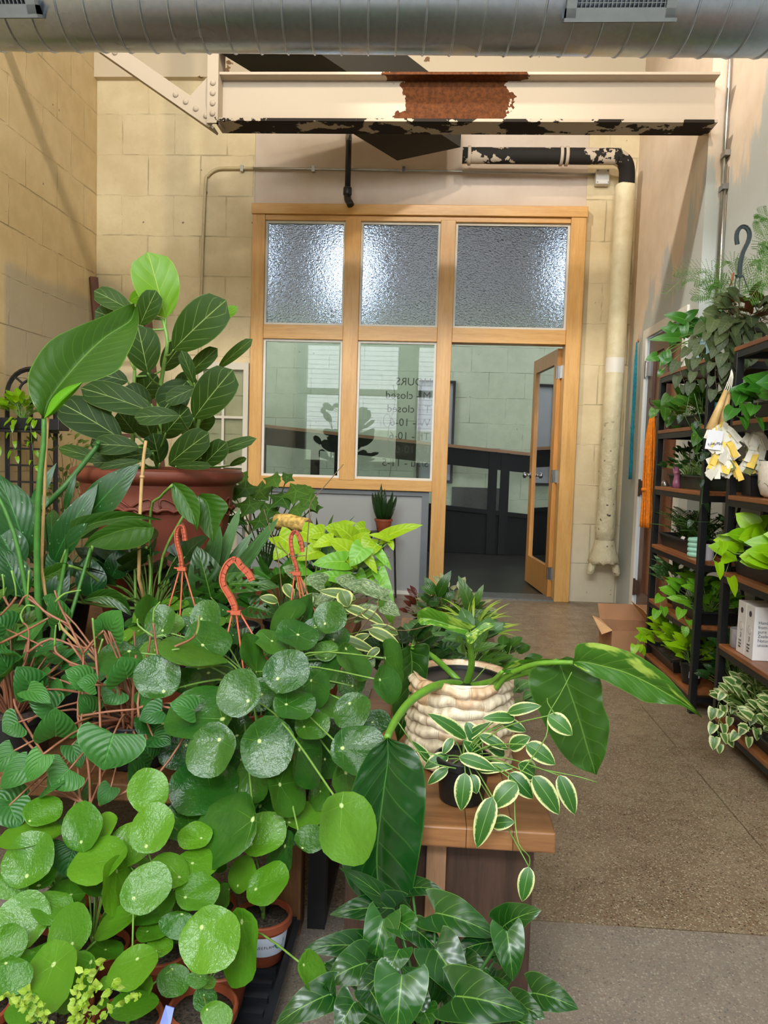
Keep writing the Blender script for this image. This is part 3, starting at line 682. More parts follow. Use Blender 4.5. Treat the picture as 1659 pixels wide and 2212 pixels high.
M_steel2 = pmat('register_steel', (104, 108, 110), .5, .2, var=.04)
register(.615, .385, 'square mesh air register on the duct near the right wall')
register(P(55, 30, 2.8).x-.215, .385, 'square mesh air register on the duct at the left wall')
# =================================================================== FURNITURE AND FIXTURES
M_butch = wood('butcher_block', (136, 90, 54), (168, 118, 76), 'x', 1, .42, boards=('x', .09))
M_butchy = wood('bench_wood_dark', (64, 46, 38), (86, 62, 50), 'z', 1, .55)
M_lightw = wood('bench_plank_light', (150, 112, 84), (176, 136, 104), 'z', 1, .5)
M_shelfw = wood('shelf_board', (120, 70, 36), (158, 98, 54), 'y', 1, .38)
M_log = wood('rough_timber', (104, 68, 40), (136, 92, 56), 'z', 1, .6)
M_soil = pmat('potting_soil', (66, 56, 48), .95, var=.7, scale=180, bump=.6)
M_terra = pmat('terracotta_plastic', (150, 76, 50), .42, var=.06, scale=8)
M_terra2 = pmat('old_terracotta', (122, 60, 44), .5, var=.1, scale=10)
M_bplas = pmat('black_plastic', (26, 27, 29), .38, var=.15, scale=12)
M_tray = pmat('tray_plastic', (34, 37, 42), .35, var=.15, scale=12)
M_label = pmat('paper_label', (205, 214, 232), .6, var=.02)
M_wlabel = pmat('white_label', (226, 224, 232), .6, var=.02)

# low butcher block bench on the right
bn = thing('low_bench', 'low butcher block bench under the woven basket planter', 'bench', (.0, 1.9, 0))
zt = .38; c = PZ(1202, 1800, zt); bxr = c.x; byf = c.y
link_mesh('bench_top', MB().box(-.165, bxr, byf, 2.32, zt-.042, zt), M_butch, bn, bevel=.004)
for (x0, x1, y0, y1, m) in ((.055, bxr-.03, byf+.07, byf+.10, M_butchy), (-.15, .03, byf+.07, byf+.10, M_butchy), (.015, .055, byf+.05, byf+.09, M_lightw), (.10, bxr-.03, 2.2, 2.25, M_butchy), (-.15, -.05, 2.2, 2.25, M_butchy)):
    link_mesh('leg', MB().box(x0, x1, y0, y1, 0, zt-.042), m, bn, bevel=.002)
link_mesh('stretcher', MB().box(.0, .05, byf+.1, 2.2, .12, .2), M_butchy, bn)
# rear stand continuing towards the door
b2 = thing('plant_stand', 'low wooden stand with small plants behind the basket planter', 'stand', (.05, 2.9, 0))
link_mesh('stand_top', MB().box(-.10, .30, 2.40, 3.42, .26, .30), M_butch, b2, bevel=.003)
for (x, y) in ((-.07, 2.44), (.27, 2.44), (-.07, 3.38), (.27, 3.38)): link_mesh('leg', MB().box(x-.025, x+.025, y-.025, y+.025, 0, .26), M_lightw, b2)
link_mesh('end_block', MB().box(-.105, -.06, 3.12, 3.2, .30, .42), M_lightw, b2)
# left tables
td = thing('low_table', 'low rough timber table carrying the round leaved plants at left', 'table', (-.9, 1.9, 0))
link_mesh('table_top', MB().box(-1.75, -.262, 1.64, 2.26, .30, .34), M_log, td, bevel=.004)
for (x, y) in ((-.29, 1.69), (-1.7, 1.69), (-.31, 2.2), (-1.7, 2.2)): link_mesh('leg', MB().box(x-.026, x+.026, y-.03, y+.03, 0, .30), M_log, td, bevel=.004)
tl = thing('steel_trestle', 'black steel trestle leg between the timber table and the bench', 'trestle', (-.23, 1.78, 0))
link_mesh('leg', MB().box(-.252, -.2115, 1.69, 1.73, 0, .33), M_blackm, tl); link_mesh('leg', MB().box(-.252, -.2115, 2.2, 2.24, 0, .33), M_blackm, tl)
link_mesh('top_bar', MB().box(-.252, -.2115, 1.69, 2.24, .33, .335), M_blackm, tl); link_mesh('foot_bar', MB().box(-.252, -.2115, 1.73, 2.2, .0, .03), M_blackm, tl)
tc = thing('rear_table', 'wooden table behind carrying the big terracotta planter', 'table', (-1.1, 2.9, 0))
link_mesh('table_top', MB().box(-1.95, -.28, 2.32, 3.55, .385, .43), M_log, tc, bevel=.004)
for (x, y) in ((-1.88, 2.4), (-.34, 2.4), (-1.88, 3.48), (-.34, 3.48)): link_mesh('leg', MB().box(x-.035, x+.035, y-.035, y+.035, 0, .385), M_log, tc)

# two steel and wood shelving units along the right wall
SZ = (.075, .37, .66, .965, 1.255, 1.545)
def shelving(y0, y1, x0, x1, label):
    g = thing('shelving_unit', label, 'shelving', ((x0+x1)/2, (y0+y1)/2, 0), 'black steel and wood shelving along the right wall')
    w = .03
    for (x, y) in ((x0, y0), (x0, y1-w), (x1-w, y0), (x1-w, y1-w)): link_mesh('post', MB().box(x, x+w, y, y+w, 0, SZ[-1]-.002), M_blackm, g, bevel=.002)
    for k, z in enumerate(SZ):
        s = link_mesh('shelf', MB().box(x0-.002, x1, y0+(w if k < 5 else -.0)+.001, y1-(w if k < 5 else 0)-.001, z, z+.018), M_shelfw, g, bevel=.002)
        b = MB(); b.box(x0+.002, x0+.022, y0+w, y1-w, z-.026, z); link_mesh('shelf_rail', b, M_blackm, g)
        b = MB(); b.box(x1-.022, x1-.002, y0+w, y1-w, z-.026, z); link_mesh('shelf_rail', b, M_blackm, g)
        for yy in (y0+.004, y1-w+.004): b = MB(); b.box(x0+w, x1-w, yy, yy+.022, z-.026, z); link_mesh('end_rail', b, M_blackm, g)
    link_mesh('cross_brace', MB().bar((x1-.008, y0+w, .15), (x1-.008, y1-w, 1.45), .004, .014, (1, 0, 0)), M_blackm, g)
    link_mesh('cross_brace', MB().bar((x1-.008, y1-w, .15), (x1-.008, y0+w, 1.45), .004, .014, (1, 0, 0)), M_blackm, g)
shelving(3.41, 4.15, 1.17, 1.462, 'far black steel shelving unit with wooden shelves, nearer the glass door')
shelving(2.36, 3.145, 1.17, 1.462, 'near black steel shelving unit with wooden shelves, cut by the photo edge')
SH = [z+.018 for z in SZ]

# brown panelled door with a white casing in the right wall, behind the shelves
M_brown = wood('brown_door', (84, 58, 46), (100, 70, 56), 'z', 1, .4); M_brownp = wood('brown_door_panel', (104, 60, 34), (126, 76, 44), 'z', 1, .35)
d2 = thing('door_2', 'brown panelled door behind the shelving', 'door', (XR, 5.1, 0)); d2['kind'] = 'structure'
x0 = XR+.012; ya, yb_ = 4.77, 5.555
b = MB()
for (y0, y1, z0, z1) in ((ya, ya+.11, 0, 1.975), (yb_-.11, yb_, 0, 1.975), (ya, yb_, 0, .2), (ya, yb_, 1.86, 1.975), (ya, yb_, .93, 1.07), (ya, yb_, 1.42, 1.5), (5.1, 5.2, .2, 1.86)): b.box(x0, x0+.04, y0, y1, z0, z1)
link_mesh('door_frame', b, M_brown, d2)
for (y0, y1) in ((ya+.11, 5.1), (5.2, yb_-.11)):
    for (z0, z1) in ((.2, .93), (1.07, 1.42), (1.5, 1.86)):
        b = MB(); b.box(x0+.018, x0+.03, y0, y1, z0, z1); link_mesh('panel', b, M_brownp, d2)
for z in (.22, .93, 1.76): b = MB(); b.lathe([(.009, -.06), (.009, .06)], (XR-.006, 5.565, z), 10); b.box(XR-.004, XR+.012, 5.50, 5.565, z-.05, z+.05); link_mesh('hinge', b, M_steel if z > 1.5 else M_butchy, d2)
b = MB(); b.lathe([(.03, 0), (.03, .006), (.012, .01), (.012, .035), (.03, .045), (.033, .06), (.02, .072), (0, .074)], (x0, 4.85, .97), 18, axis=(-1, 0, 0)); link_mesh('door_knob', b, M_steel, d2, smooth=True)
b = MB(); b.tube([(x0, 5.3, 1.50), (x0-.03, 5.3, 1.49), (x0-.05, 5.3, 1.51), (x0-.05, 5.3, 1.54)], .004, n=6); link_mesh('coat_hook', b, M_butchy, d2)
b = MB(); b.box(XR-.014, XR+.001, 5.575, 5.65, 0, 2.03); b.box(XR-.014, XR+.001, 4.70, 5.65, 1.98, 2.04); b.box(XR-.014, XR+.001, 4.70, 4.765, 0, 1.98); struct('trim_4', b, M_white)

# teal yarn bundle by the pipe, orange yarn hank on the door
def yarn(name, label, top, bot, r, mat, n, cols=None, knot=.6, flare=1.3):
    g = thing(name, label, 'yarn', bot); top, bot = V(top), V(bot); random.seed(int(top.x*977))
    b = MB(); cen = lambda t: top.lerp(bot, t)
    for k in range(n):
        a = 2*PI*random.random(); q = math.sqrt(random.random()); pts = []
        for i in range(8):
            t = i/7; w = r*(.35+.65*min(1, t*5))*(1-.35*math.exp(-((t-knot)/.05)**2))*(1+(flare-1)*max(0, t-knot))
            pts.append(cen(t)+V((math.cos(a+t*.8)*.55, math.sin(a+t*.8), 0))*q*w+V((0, .004*math.sin(t*9+k), 0)))
        b.tube(pts, r*.085, n=4, smooth=2)
    link_mesh('strands', b, mat, g, smooth=True)
    b = MB(); c = cen(knot); b.lathe([(r*.6, -.012), (r*.72, -.006), (r*.72, .006), (r*.6, .012)], c, 14); link_mesh('binding', b, mat, g, smooth=True)
    return g
M_teal = pmat('teal_yarn', (40, 142, 160), .8, var=.2, scale=60); M_orange = pmat('orange_yarn', (232, 132, 20), .8, var=.15, scale=60)
yt = P(1378, 738, 5.72); yo = P(1362, 1035, 5.72)
g = yarn('teal_yarn_bundle', 'long thin teal yarn tassel hanging beside the brown door casing', (XR-.03, 5.75, yt.z), (XR-.045, 5.68, yo.z), .020, M_teal, 30, knot=.62)
b = MB(); b.lathe([(.010, -.004), (.016, 0), (.010, .004)], (XR-.02, 5.75, yt.z+.012), 12, axis=(1, 0, 0)); link_mesh('ring', b, pmat('brass_ring', (190, 130, 90), .4, .5), g, smooth=True)
ot = P(1409, 900, 5.15); ob_ = P(1394, 1138, 5.15)
g = yarn('orange_yarn_hank', 'thick bright orange yarn hank hanging at the brown door', (XR-.055, 5.16, ot.z), (XR-.07, 5.12, ob_.z), .058, M_orange, 110, knot=.66, flare=1.15)
b = MB(); b.tube([(XR-.03, 5.16, ot.z+.05), (XR-.055, 5.16, ot.z-.01)], .003, n=5); link_mesh('tie', b, M_butchy, g)

# cardboard box on the floor beside the far shelving
M_card = pmat('cardboard', (160, 116, 82), .8, var=.06, scale=14); M_cardl = pmat('cardboard_inside', (206, 164, 120), .8, var=.05)
cb = thing('cardboard_box', 'open brown cardboard box on the floor beside the far shelving', 'box', (1.18, 4.42, 0))
X0, X1, Y0c, Y1c, H = 1.03, 1.30, 4.30, 4.62, .165
b = MB(); b.box(X0, X1, Y0c, Y0c+.005, 0, H); b.box(X0, X0+.005, Y0c, Y1c, 0, H); b.box(X1-.005, X1, Y0c, Y1c, 0, H); b.box(X0, X1, Y1c-.005, Y1c, 0, H); b.box(X0, X1, Y0c, Y1c, 0, .005); link_mesh('carton', b, M_card, cb)
b = MB(); b.prism([(X0, Y1c, H), (X1, Y1c, H), (X1+.02, Y1c+.03, H+.09), (X0-.01, Y1c+.03, H+.09)], (0, .004, 0)); link_mesh('flap', b, M_card, cb)
b = MB(); b.prism([(X0, Y0c, H), (X0, Y1c, H), (X0-.05, Y1c-.03, H+.02), (X0-.05, Y0c+.03, H-.03)], (0, 0, .004)); link_mesh('flap', b, M_cardl, cb)
b = MB(); b.prism([(X1, Y0c, H), (X1, Y1c, H), (X1-.10, Y1c-.03, H+.12), (X1-.10, Y0c+.03, H+.12)], (.004, 0, 0)); link_mesh('flap', b, M_cardl, cb)

# ladder, old window sash, arched trellis stand at left
M_ladder = wood('dark_ladder', (76, 46, 34), (98, 62, 46), 'z', 1, .55)
ld = thing('wooden_ladder', 'old dark wooden ladder leaning into the left rear corner', 'ladder', (-2.3, 5.7, 0))
a0 = V((-2.675, 5.92, P(188, 598, 5.9).z)); a1 = V((-2.3, 5.55, 0)); off = V((.40, .0, 0))
link_mesh('rail', MB().bar(a0, a1, .06, .035), M_ladder, ld); link_mesh('rail', MB().bar(a0+off, a1+off, .06, .035), M_ladder, ld)
for k in range(7): t_ = .10+.135*k; c = a0.lerp(a1, t_); link_mesh('rung', MB().bar(c, c+off, .045, .03), M_ladder, ld)
sa = thing('old_window_sash', 'old white chipped window sash leaning beside the terracotta planter', 'window sash', (-1.67, 6.05, .5))
M_chip = flake('chipped_white', None, .8, paint=(214, 208, 194), dark=(150, 138, 116), scale=11)
X0, X1, Z0, Z1 = -1.878, -1.475, .56, 1.80
b = MB(); b.box(X0, X0+.04, 6.05, 6.085, Z0, Z1); b.box(X1-.04, X1, 6.05, 6.085, Z0, Z1); b.box(X0, X1, 6.05, 6.085, Z1-.055, Z1); b.box(X0, X1, 6.05, 6.085, Z0, Z0+.06)
link_mesh('frame', b, M_chip, sa)
for z in (.98, 1.37): link_mesh('glazing_bar', MB().box(X0+.04, X1-.04, 6.055, 6.08, z-.01, z+.01), M_chip, sa)
link_mesh('glazing_bar', MB().box((X0+X1)/2-.01, (X0+X1)/2+.01, 6.056, 6.079, Z0+.06, Z1-.055), M_chip, sa)
link_mesh('pane', MB().box(X0+.04, X1-.04, 6.066, 6.069, Z0+.06, Z1-.055), M_clear, sa)
st = thing('sash_ledge', 'narrow grey ledge board holding up the old window sash', 'ledge', (-1.67, 6.03, 0)); link_mesh('board', MB().box(-1.9, -1.475, 5.98, 6.09, .50, .55), M_grey, st); link_mesh('bracket', MB().box(-1.88, -1.84, 5.99, 6.09, 0, .5), M_grey, st); link_mesh('bracket', MB().box(-1.53, -1.49, 5.99, 6.09, 0, .5), M_grey, st)
M_iron = pmat('wrought_iron', (46, 42, 42), .5, .3, var=.2)
tr = thing('trellis_plant_stand', 'black arched iron trellis stand against the left wall', 'trellis', (-2.6, 4.75, 0))
xl, xr_, yt_ = P(16, 1000, 4.72).x, P(120, 1000, 4.72).x, 4.72; xl = max(xl, -2.70); ztp = P(60, 797, 4.72).z; zs_ = ztp-(xr_-xl)*.52; xm = (xl+xr_)/2; rr = (xr_-xl)/2
b = MB(); pts = [(xm-rr*math.cos(a), yt_, zs_+(ztp-zs_)*math.sin(a)) for a in [PI*i/14 for i in range(15)]]
b.tube([(xl, yt_, 0), (xl, yt_, zs_*.6)]+pts+[(xr_, yt_, zs_*.6), (xr_, yt_, 0)], .016, n=4, smooth=1); link_mesh('arch_frame', b, M_iron, tr)
b = MB(); b.tube([(xm-rr*.5*math.cos(a), yt_, zs_+.02+(ztp-zs_)*.45*math.sin(a)) for a in [PI*i/8 for i in range(9)]], .009, n=6, smooth=1); 
link_mesh('inner_arch', b, M_iron, tr, smooth=True)
for a in (.25, .5, .75): b = MB(); b.tube([(xm-rr*.5*math.cos(PI*a), yt_, zs_+.02+(ztp-zs_)*.45*math.sin(PI*a)), (xm-rr*math.cos(PI*a), yt_, zs_+(ztp-zs_)*math.sin(PI*a))], .008, n=5); link_mesh('spoke', b, M_iron, tr)
for k in range(1, 4): x = xl+(xr_-xl)*k/4; link_mesh('upright', MB().box(x-.008, x+.008, yt_-.008, yt_+.008, .35, zs_+.0), M_iron, tr)
for k in range(6): z = .55+k*.105; link_mesh('crossbar', MB().box(xl+.1*0, xr_, yt_-.006, yt_+.006, z-.006, z+.006), M_iron, tr)
link_mesh('shelf_bracket', MB().box(xl, xr_+.02, yt_-.16, yt_+.01, zs_-.235, zs_-.22), M_iron, tr)
# small black stand by the grey panel for the snake plant
ss = thing('small_plant_stand', 'small black metal stand before the grey panel', 'stand', (-.36, 5.86, 0))
zsn = .52
link_mesh('stand_top', MB().lathe([(0, zsn-.015), (.12, zsn-.015), (.12, zsn), (0, zsn)], (-.36, 5.86, 0), 24), M_blackm, ss)
for k in range(3): a = 2*PI*k/3+.6; link_mesh('leg', MB().tube([(-.36+.1*math.cos(a), 5.86+.1*math.sin(a), zsn-.012), (-.36+.13*math.cos(a), 5.86+.13*math.sin(a), 0)], .008, n=6), M_blackm, ss)
# =================================================================== PLANT KIT
def crs(pts, n):
    """n+1 points evenly along a smooth curve through pts"""
    pts = [V(p) for p in pts]; out = []; m = len(pts)-1
    for i in range(n+1):
        u = i/n*m; k = min(int(u), m-1); t = u-k
        p0 = pts[max(k-1, 0)]; p1 = pts[k]; p2 = pts[k+1]; p3 = pts[min(k+2, m)]
        out.append(.5*((2*p1)+(p2-p0)*t+(2*p0-5*p1+4*p2-p3)*t*t+(3*p1-p0-3*p2+p3)*t**3))
    return out
def pleaf(M, left, mid, right, rnd=.5, n=16, nu=5, dome=.0, ruff=0.):
    """large blade from three 3-D rows of points: left margin, midrib, right margin"""
    L, C, R = crs(left, n), crs(mid, n), crs(right, n); vs = []; at = []; ph = random.random()*6
    for j in range(n+1):
        t = j/n
        for i in range(-nu, nu+1):
            s = i/nu; e = L[j] if s < 0 else R[j]; p = C[j].lerp(e, abs(s))
            nr = (R[j]-L[j]).cross(C[min(j+1, n)]-C[max(j-1, 0)])
            if nr.length > 1e-9:
                nr.normalize()
                if nr.dot(CAMP-p) < 0: nr = -nr
                p = p+nr*(dome*(e-C[j]).length*4*abs(s)*(1-abs(s)) + ruff*math.sin(t*n*1.3+ph+(1.5 if s > 0 else 0))*abs(s))
            vs.append(p); at.append((s, t, rnd))
    W = 2*nu+1
    M.add(vs, [(j*W+i, j*W+i+1, (j+1)*W+i+1, (j+1)*W+i) for j in range(n) for i in range(W-1)], at)
def pp_(lst, Y, d=0.):
    """pixel rows -> points; each entry (x, y) or (x, y, extra depth)"""
    return [P(q[0], q[1], Y+(q[2] if len(q) > 2 else 0)+d) for q in lst]

def clump(M, T, c, n, L, W, R, h, kind='ovate', el=(10, 75), pet=True, pr=.0014, droop=.5, wave=0., fold=.15, rv=.25, nu=2, nv=5, az=None, sq=(1, 1), up_=1., arch=.08, hb=.3):
    """n blades on stalks round a crown"""
    c = V(c)
    for k in range(n):
        a = random.uniform(*(az or (0, 2*PI))) if az else 2.399*k+random.uniform(-.5, .5)
        q = math.sqrt(random.uniform(.02, 1)); hh = h*(1-(q**2)*(1-hb))*random.uniform(.75, 1.05)
        b = c+V((math.cos(a)*R*q*sq[0], math.sin(a)*R*q*sq[1], hh))
        e = math.radians(random.uniform(*el))*(1-q*droop*1.3)
        d = V((math.cos(a)*math.cos(e), math.sin(a)*math.cos(e), math.sin(e))); l = L*random.uniform(.7, 1.12)
        nn = V((0, 0, up_))-d*.2+V((random.uniform(-.7, .35), random.uniform(-1.3, -.1), 0))
        leaf(M, b, b+d*l, W*random.uniform(.8, 1.1), nn, kind, fold=fold, arch=arch, nu=nu, nv=nv, rnd=max(0, min(1, random.gauss(.5, rv))), wave=wave)
        if pet and T is not None: petiole(T, c+V((math.cos(a), math.sin(a), 0))*R*.12, b, pr, .2)
def vine(M, T, pts, step, L, W, kind='heart', r=.0016, hang=.7, nu=2, nv=5, fold=.12, rv=.25, pl=.02):
    ln = sum((V(pts[i+1])-V(pts[i])).length for i in range(len(pts)-1)); n = max(2, int(ln/step)); q = crs(pts, n)
    T.tube(q, r, r*.7, 5, smooth=0)
    for i in range(1, n+1):
        d = (q[i]-q[i-1]).normalized(); sgn = 1 if i % 2 else -1
        sdv = d.cross(V((0, -1, .2))); sdv = sdv.normalized() if sdv.length > .1 else V((1, 0, 0))
        o = (sdv*sgn*random.uniform(.5, 1)+V((0, -random.uniform(.1, .8), 0))).normalized(); b = q[i]+o*pl
        dr = (o*(1-hang)+V((0, 0, -1))*hang*random.uniform(.5, 1.1)+d*.3).normalized()
        l = L*random.uniform(.7, 1.15)*(1-.35*i/n*(1 if ln > .3 else 0))
        leaf(M, b, b+dr*l, W*l/L, V((o.x*.4, -1, .7)), kind, fold=fold, nu=nu, nv=nv, rnd=max(0, min(1, random.gauss(.5, rv))))
        T.tube([q[i], b], r*.7, n=4, smooth=0)
def potted(name, label, cat, c, r, h, mat, group=None, taper=.75, seed=1, fill=.9, potname='pot'):
    random.seed(seed); g = thing(name, label, cat, c, group)
    return g, pot_parts(g, c, r, h, mat, M_soil, taper=taper, fill=fill, name=potname)
def fin(g, M, mat, T=None, smat=None, name='foliage'):
    if M.v: link_mesh(name, M, mat, g, smooth=True)
    if T is not None and T.v: link_mesh('stems', T, smat or M_stem, g, smooth=True)
def stemmat(name, c): return pmat(name, c, .45, var=.12, scale=40)
M_stem = stemmat('green_stem', (112, 150, 66)); M_stemd = stemmat('dark_green_stem', (60, 108, 48)); M_stemp = stemmat('pink_stem', (142, 92, 68)); M_stemb = stemmat('brown_stem', (112, 92, 62))
ML = {}
ML['pilea_y'] = leafmat('pilea_young', (38, 102, 20), (108, 160, 36), kind='disc', rough=.2, trans=.2, bumpk=.45)
ML['pilea'] = leafmat('pilea_mature', (18, 74, 24), (104, 154, 34), kind='disc', rough=.22, spec=.45, trans=.12, back=(98, 128, 56), bumpk=.45)
ML['pep'] = leafmat('peperomia', (34, 92, 38), (74, 136, 54), veins=5, rough=.38, slant=1.4, veinmix=.2, bumpk=.4)
ML['ficus'] = leafmat('ficus', (20, 50, 10), (60, 92, 18), vein=(168, 190, 110), veins=4, rough=.5, veinw=.035, slant=.9, bumpk=.08, spec=.18)
ML['ficusn'] = leafmat('ficus_new', (84, 146, 10), (122, 176, 16), vein=(190, 212, 90), veins=4, rough=.4, veinw=.03, slant=.9, trans=.3)
ML['bird'] = leafmat('bird_of_paradise', (38, 78, 18), (62, 104, 28), vein=(140, 190, 80), veins=16, bumpk=.08, rough=.24, slant=.5, veinmix=.3, veinw=.03, trans=.15)
ML['birdb'] = leafmat('bird_leaf_underside', (84, 150, 18), (104, 170, 24), veins=24, rough=.4, slant=.5, trans=.2, veinmix=.3)
ML['philo'] = leafmat('philodendron_dark', (6, 46, 14), (18, 66, 16), vein=(96, 150, 60), veins=9, rough=.2, slant=.6, veinw=.03, trans=.03, bumpk=.35, coat=.3)
ML['philo_v'] = leafmat('philodendron_variegated', (44, 96, 20), (78, 128, 30), vein=(150, 188, 80), veins=9, rough=.3, slant=.6, mottle=((156, 182, 76), 3.5, .53, .35), veinw=.04)
ML['philo_g'] = leafmat('philodendron_green', (22, 62, 12), (50, 94, 18), vein=(120, 160, 70), veins=8, rough=.3, slant=.6, veinw=.03, trans=.12)
ML['burle'] = leafmat('burle', (8, 52, 16), (36, 92, 18), vein=(120, 166, 70), veins=5, rough=.23, slant=.8, veinw=.04, trans=.04, bumpk=.08)
ML['hoya'] = leafmat('hoya_variegated', (34, 88, 30), (72, 122, 46), margin=((208, 212, 150), .78, .55), veins=0, rough=.34, vein=(140, 180, 100), trans=.12)
ML['hoyab'] = leafmat('hoya_pale', (70, 100, 50), (110, 130, 72), margin=((196, 200, 120), .74, .35), veins=0, rough=.4)
ML['hoyan'] = leafmat('philo_lime', (124, 162, 12), (170, 200, 28), vein=(214, 226, 90), veins=6, rough=.35, trans=.25, back=(130, 170, 10))
ML['lime2'] = leafmat('philo_lime_old', (86, 150, 30), (120, 176, 40), vein=(160, 200, 90), veins=6, rough=.33, trans=.2)
ML['neon'] = leafmat('neon_pothos', (110, 168, 12), (164, 206, 20), vein=(190, 220, 60), veins=0, rough=.35, trans=.25)
ML['pothos'] = leafmat('golden_pothos', (42, 96, 26), (84, 134, 44), vein=(140, 170, 80), veins=0, rough=.33, mottle=((170, 186, 96), 4, .64), trans=.15)
ML['pothosd'] = leafmat('green_pothos', (34, 92, 24), (70, 128, 36), veins=0, rough=.3, trans=.15)
ML['njoy'] = leafmat('variegated_pothos', (60, 100, 44), (92, 128, 60), margin=((204, 206, 150), .58, 1.3), veins=0, rough=.38)
ML['micans'] = leafmat('velvet_philodendron', (44, 58, 34), (74, 88, 44), vein=(120, 130, 76), veins=5, rough=.55, back=(98, 44, 28), trans=.08)
ML['aglao'] = leafmat('aglaonema', (26, 66, 30), (52, 96, 44), veins=9, mottle=((150, 168, 120), 6, .56, .4), rough=.33)
ML['spath'] = leafmat('flecked_peace_lily', (18, 66, 26), (40, 98, 36), veins=8, slant=.8, mottle=((150, 196, 140), 14, .66, .5), rough=.3, bumpk=.1)
ML['dark'] = leafmat('dark_foliage', (12, 40, 14), (32, 70, 22), veins=6, rough=.3, trans=.08)
ML['mid'] = leafmat('mid_foliage', (38, 76, 22), (76, 112, 34), veins=6, rough=.38, trans=.12)
ML['olive'] = leafmat('olive_foliage', (70, 98, 36), (112, 134, 56), veins=5, rough=.42, trans=.12)
ML['silver'] = leafmat('silver_scindapsus', (66, 92, 54), (98, 122, 76), veins=0, mottle=((150, 164, 122), 9, .5), rough=.45)
ML['snake'] = leafmat('snake_plant', (54, 92, 44), (92, 130, 70), veins=0, rough=.4, mottle=((92, 142, 84), 5, .55, 3.), trans=.04, veinmix=0)
ML['calathea'] = leafmat('calathea', (52, 100, 50), (92, 134, 74), vein=(190, 206, 150), veins=9, slant=.9, rough=.4, veinmix=.7)
ML['fern'] = leafmat('fern_green', (44, 92, 20), (84, 130, 38), veins=0, rough=.5, trans=.15)
ML['fernd'] = leafmat('fern_dark', (30, 70, 22), (60, 100, 34), veins=0, rough=.5, trans=.1)
ML['chart'] = leafmat('chartreuse', (136, 176, 40), (186, 208, 92), veins=0, rough=.45, trans=.25)
ML['red'] = leafmat('burgundy_leaf', (72, 22, 20), (110, 36, 30), veins=5, rough=.35)
ML['cream'] = leafmat('cream_pink_leaf', (130, 140, 90), (196, 186, 150), veins=5, rough=.4, mottle=((90, 110, 60), 5, .55))
# =================================================================== TRAY OF YOUNG PILEAS (front left)
tx = [(-.54, -.262), (-.83, -.552)]
tt1 = thing('nursery_tray', 'black ribbed nursery tray on the floor, right one of the pair', 'tray', (-.40, 1.35, 0))
link_mesh('tray', tray_mesh(-.545, -.268, 1.08, 1.63, .002, .055, ribs=13), M_tray, tt1)
tt2 = thing('nursery_tray', 'black nursery tray on the floor, left of the pair, crowded with small terracotta pots', 'tray', (-.70, 1.35, 0))
link_mesh('tray', tray_mesh(-.845, -.568, 1.08, 1.63, .002, .055, ribs=13), M_tray, tt2)
POTS = [(-.327, 1.560), (-.327, 1.395), (-.335, 1.262), (-.45, 1.575), (-.455, 1.42), (-.46, 1.27), (-.63, 1.56), (-.628, 1.42), (-.625, 1.25), (-.765, 1.54), (-.765, 1.40), (-.765, 1.235)]
POTS[2] = (-.372, 1.275); POTS[1] = (-.376, 1.397); POTS[5] = (-.493, 1.235); POTS[4] = (-.502, 1.425)
DESC = ['young round leaf plant at the tray rear right corner, pot with pale blue label', 'round leaf plant in the terracotta pot half hidden behind the front right pot',
 'round leaf plant in the front right tray pot, one very large leaf above it', 'small round leaf plant in terracotta pot second from right in the rear row',
 'small round leaf plant in terracotta pot in the middle of the right tray', 'round leaf plant in terracotta pot at the bottom edge of the right tray',
 'round leaf plant in the rear right pot of the left tray', 'round leaf plant in the middle right pot of the left tray', 'round leaf plant in the front right pot of the left tray',
 'round leaf plant in the rear left pot of the left tray', 'round leaf plant in the middle left pot of the left tray', 'round leaf plant in the front left pot of the left tray']
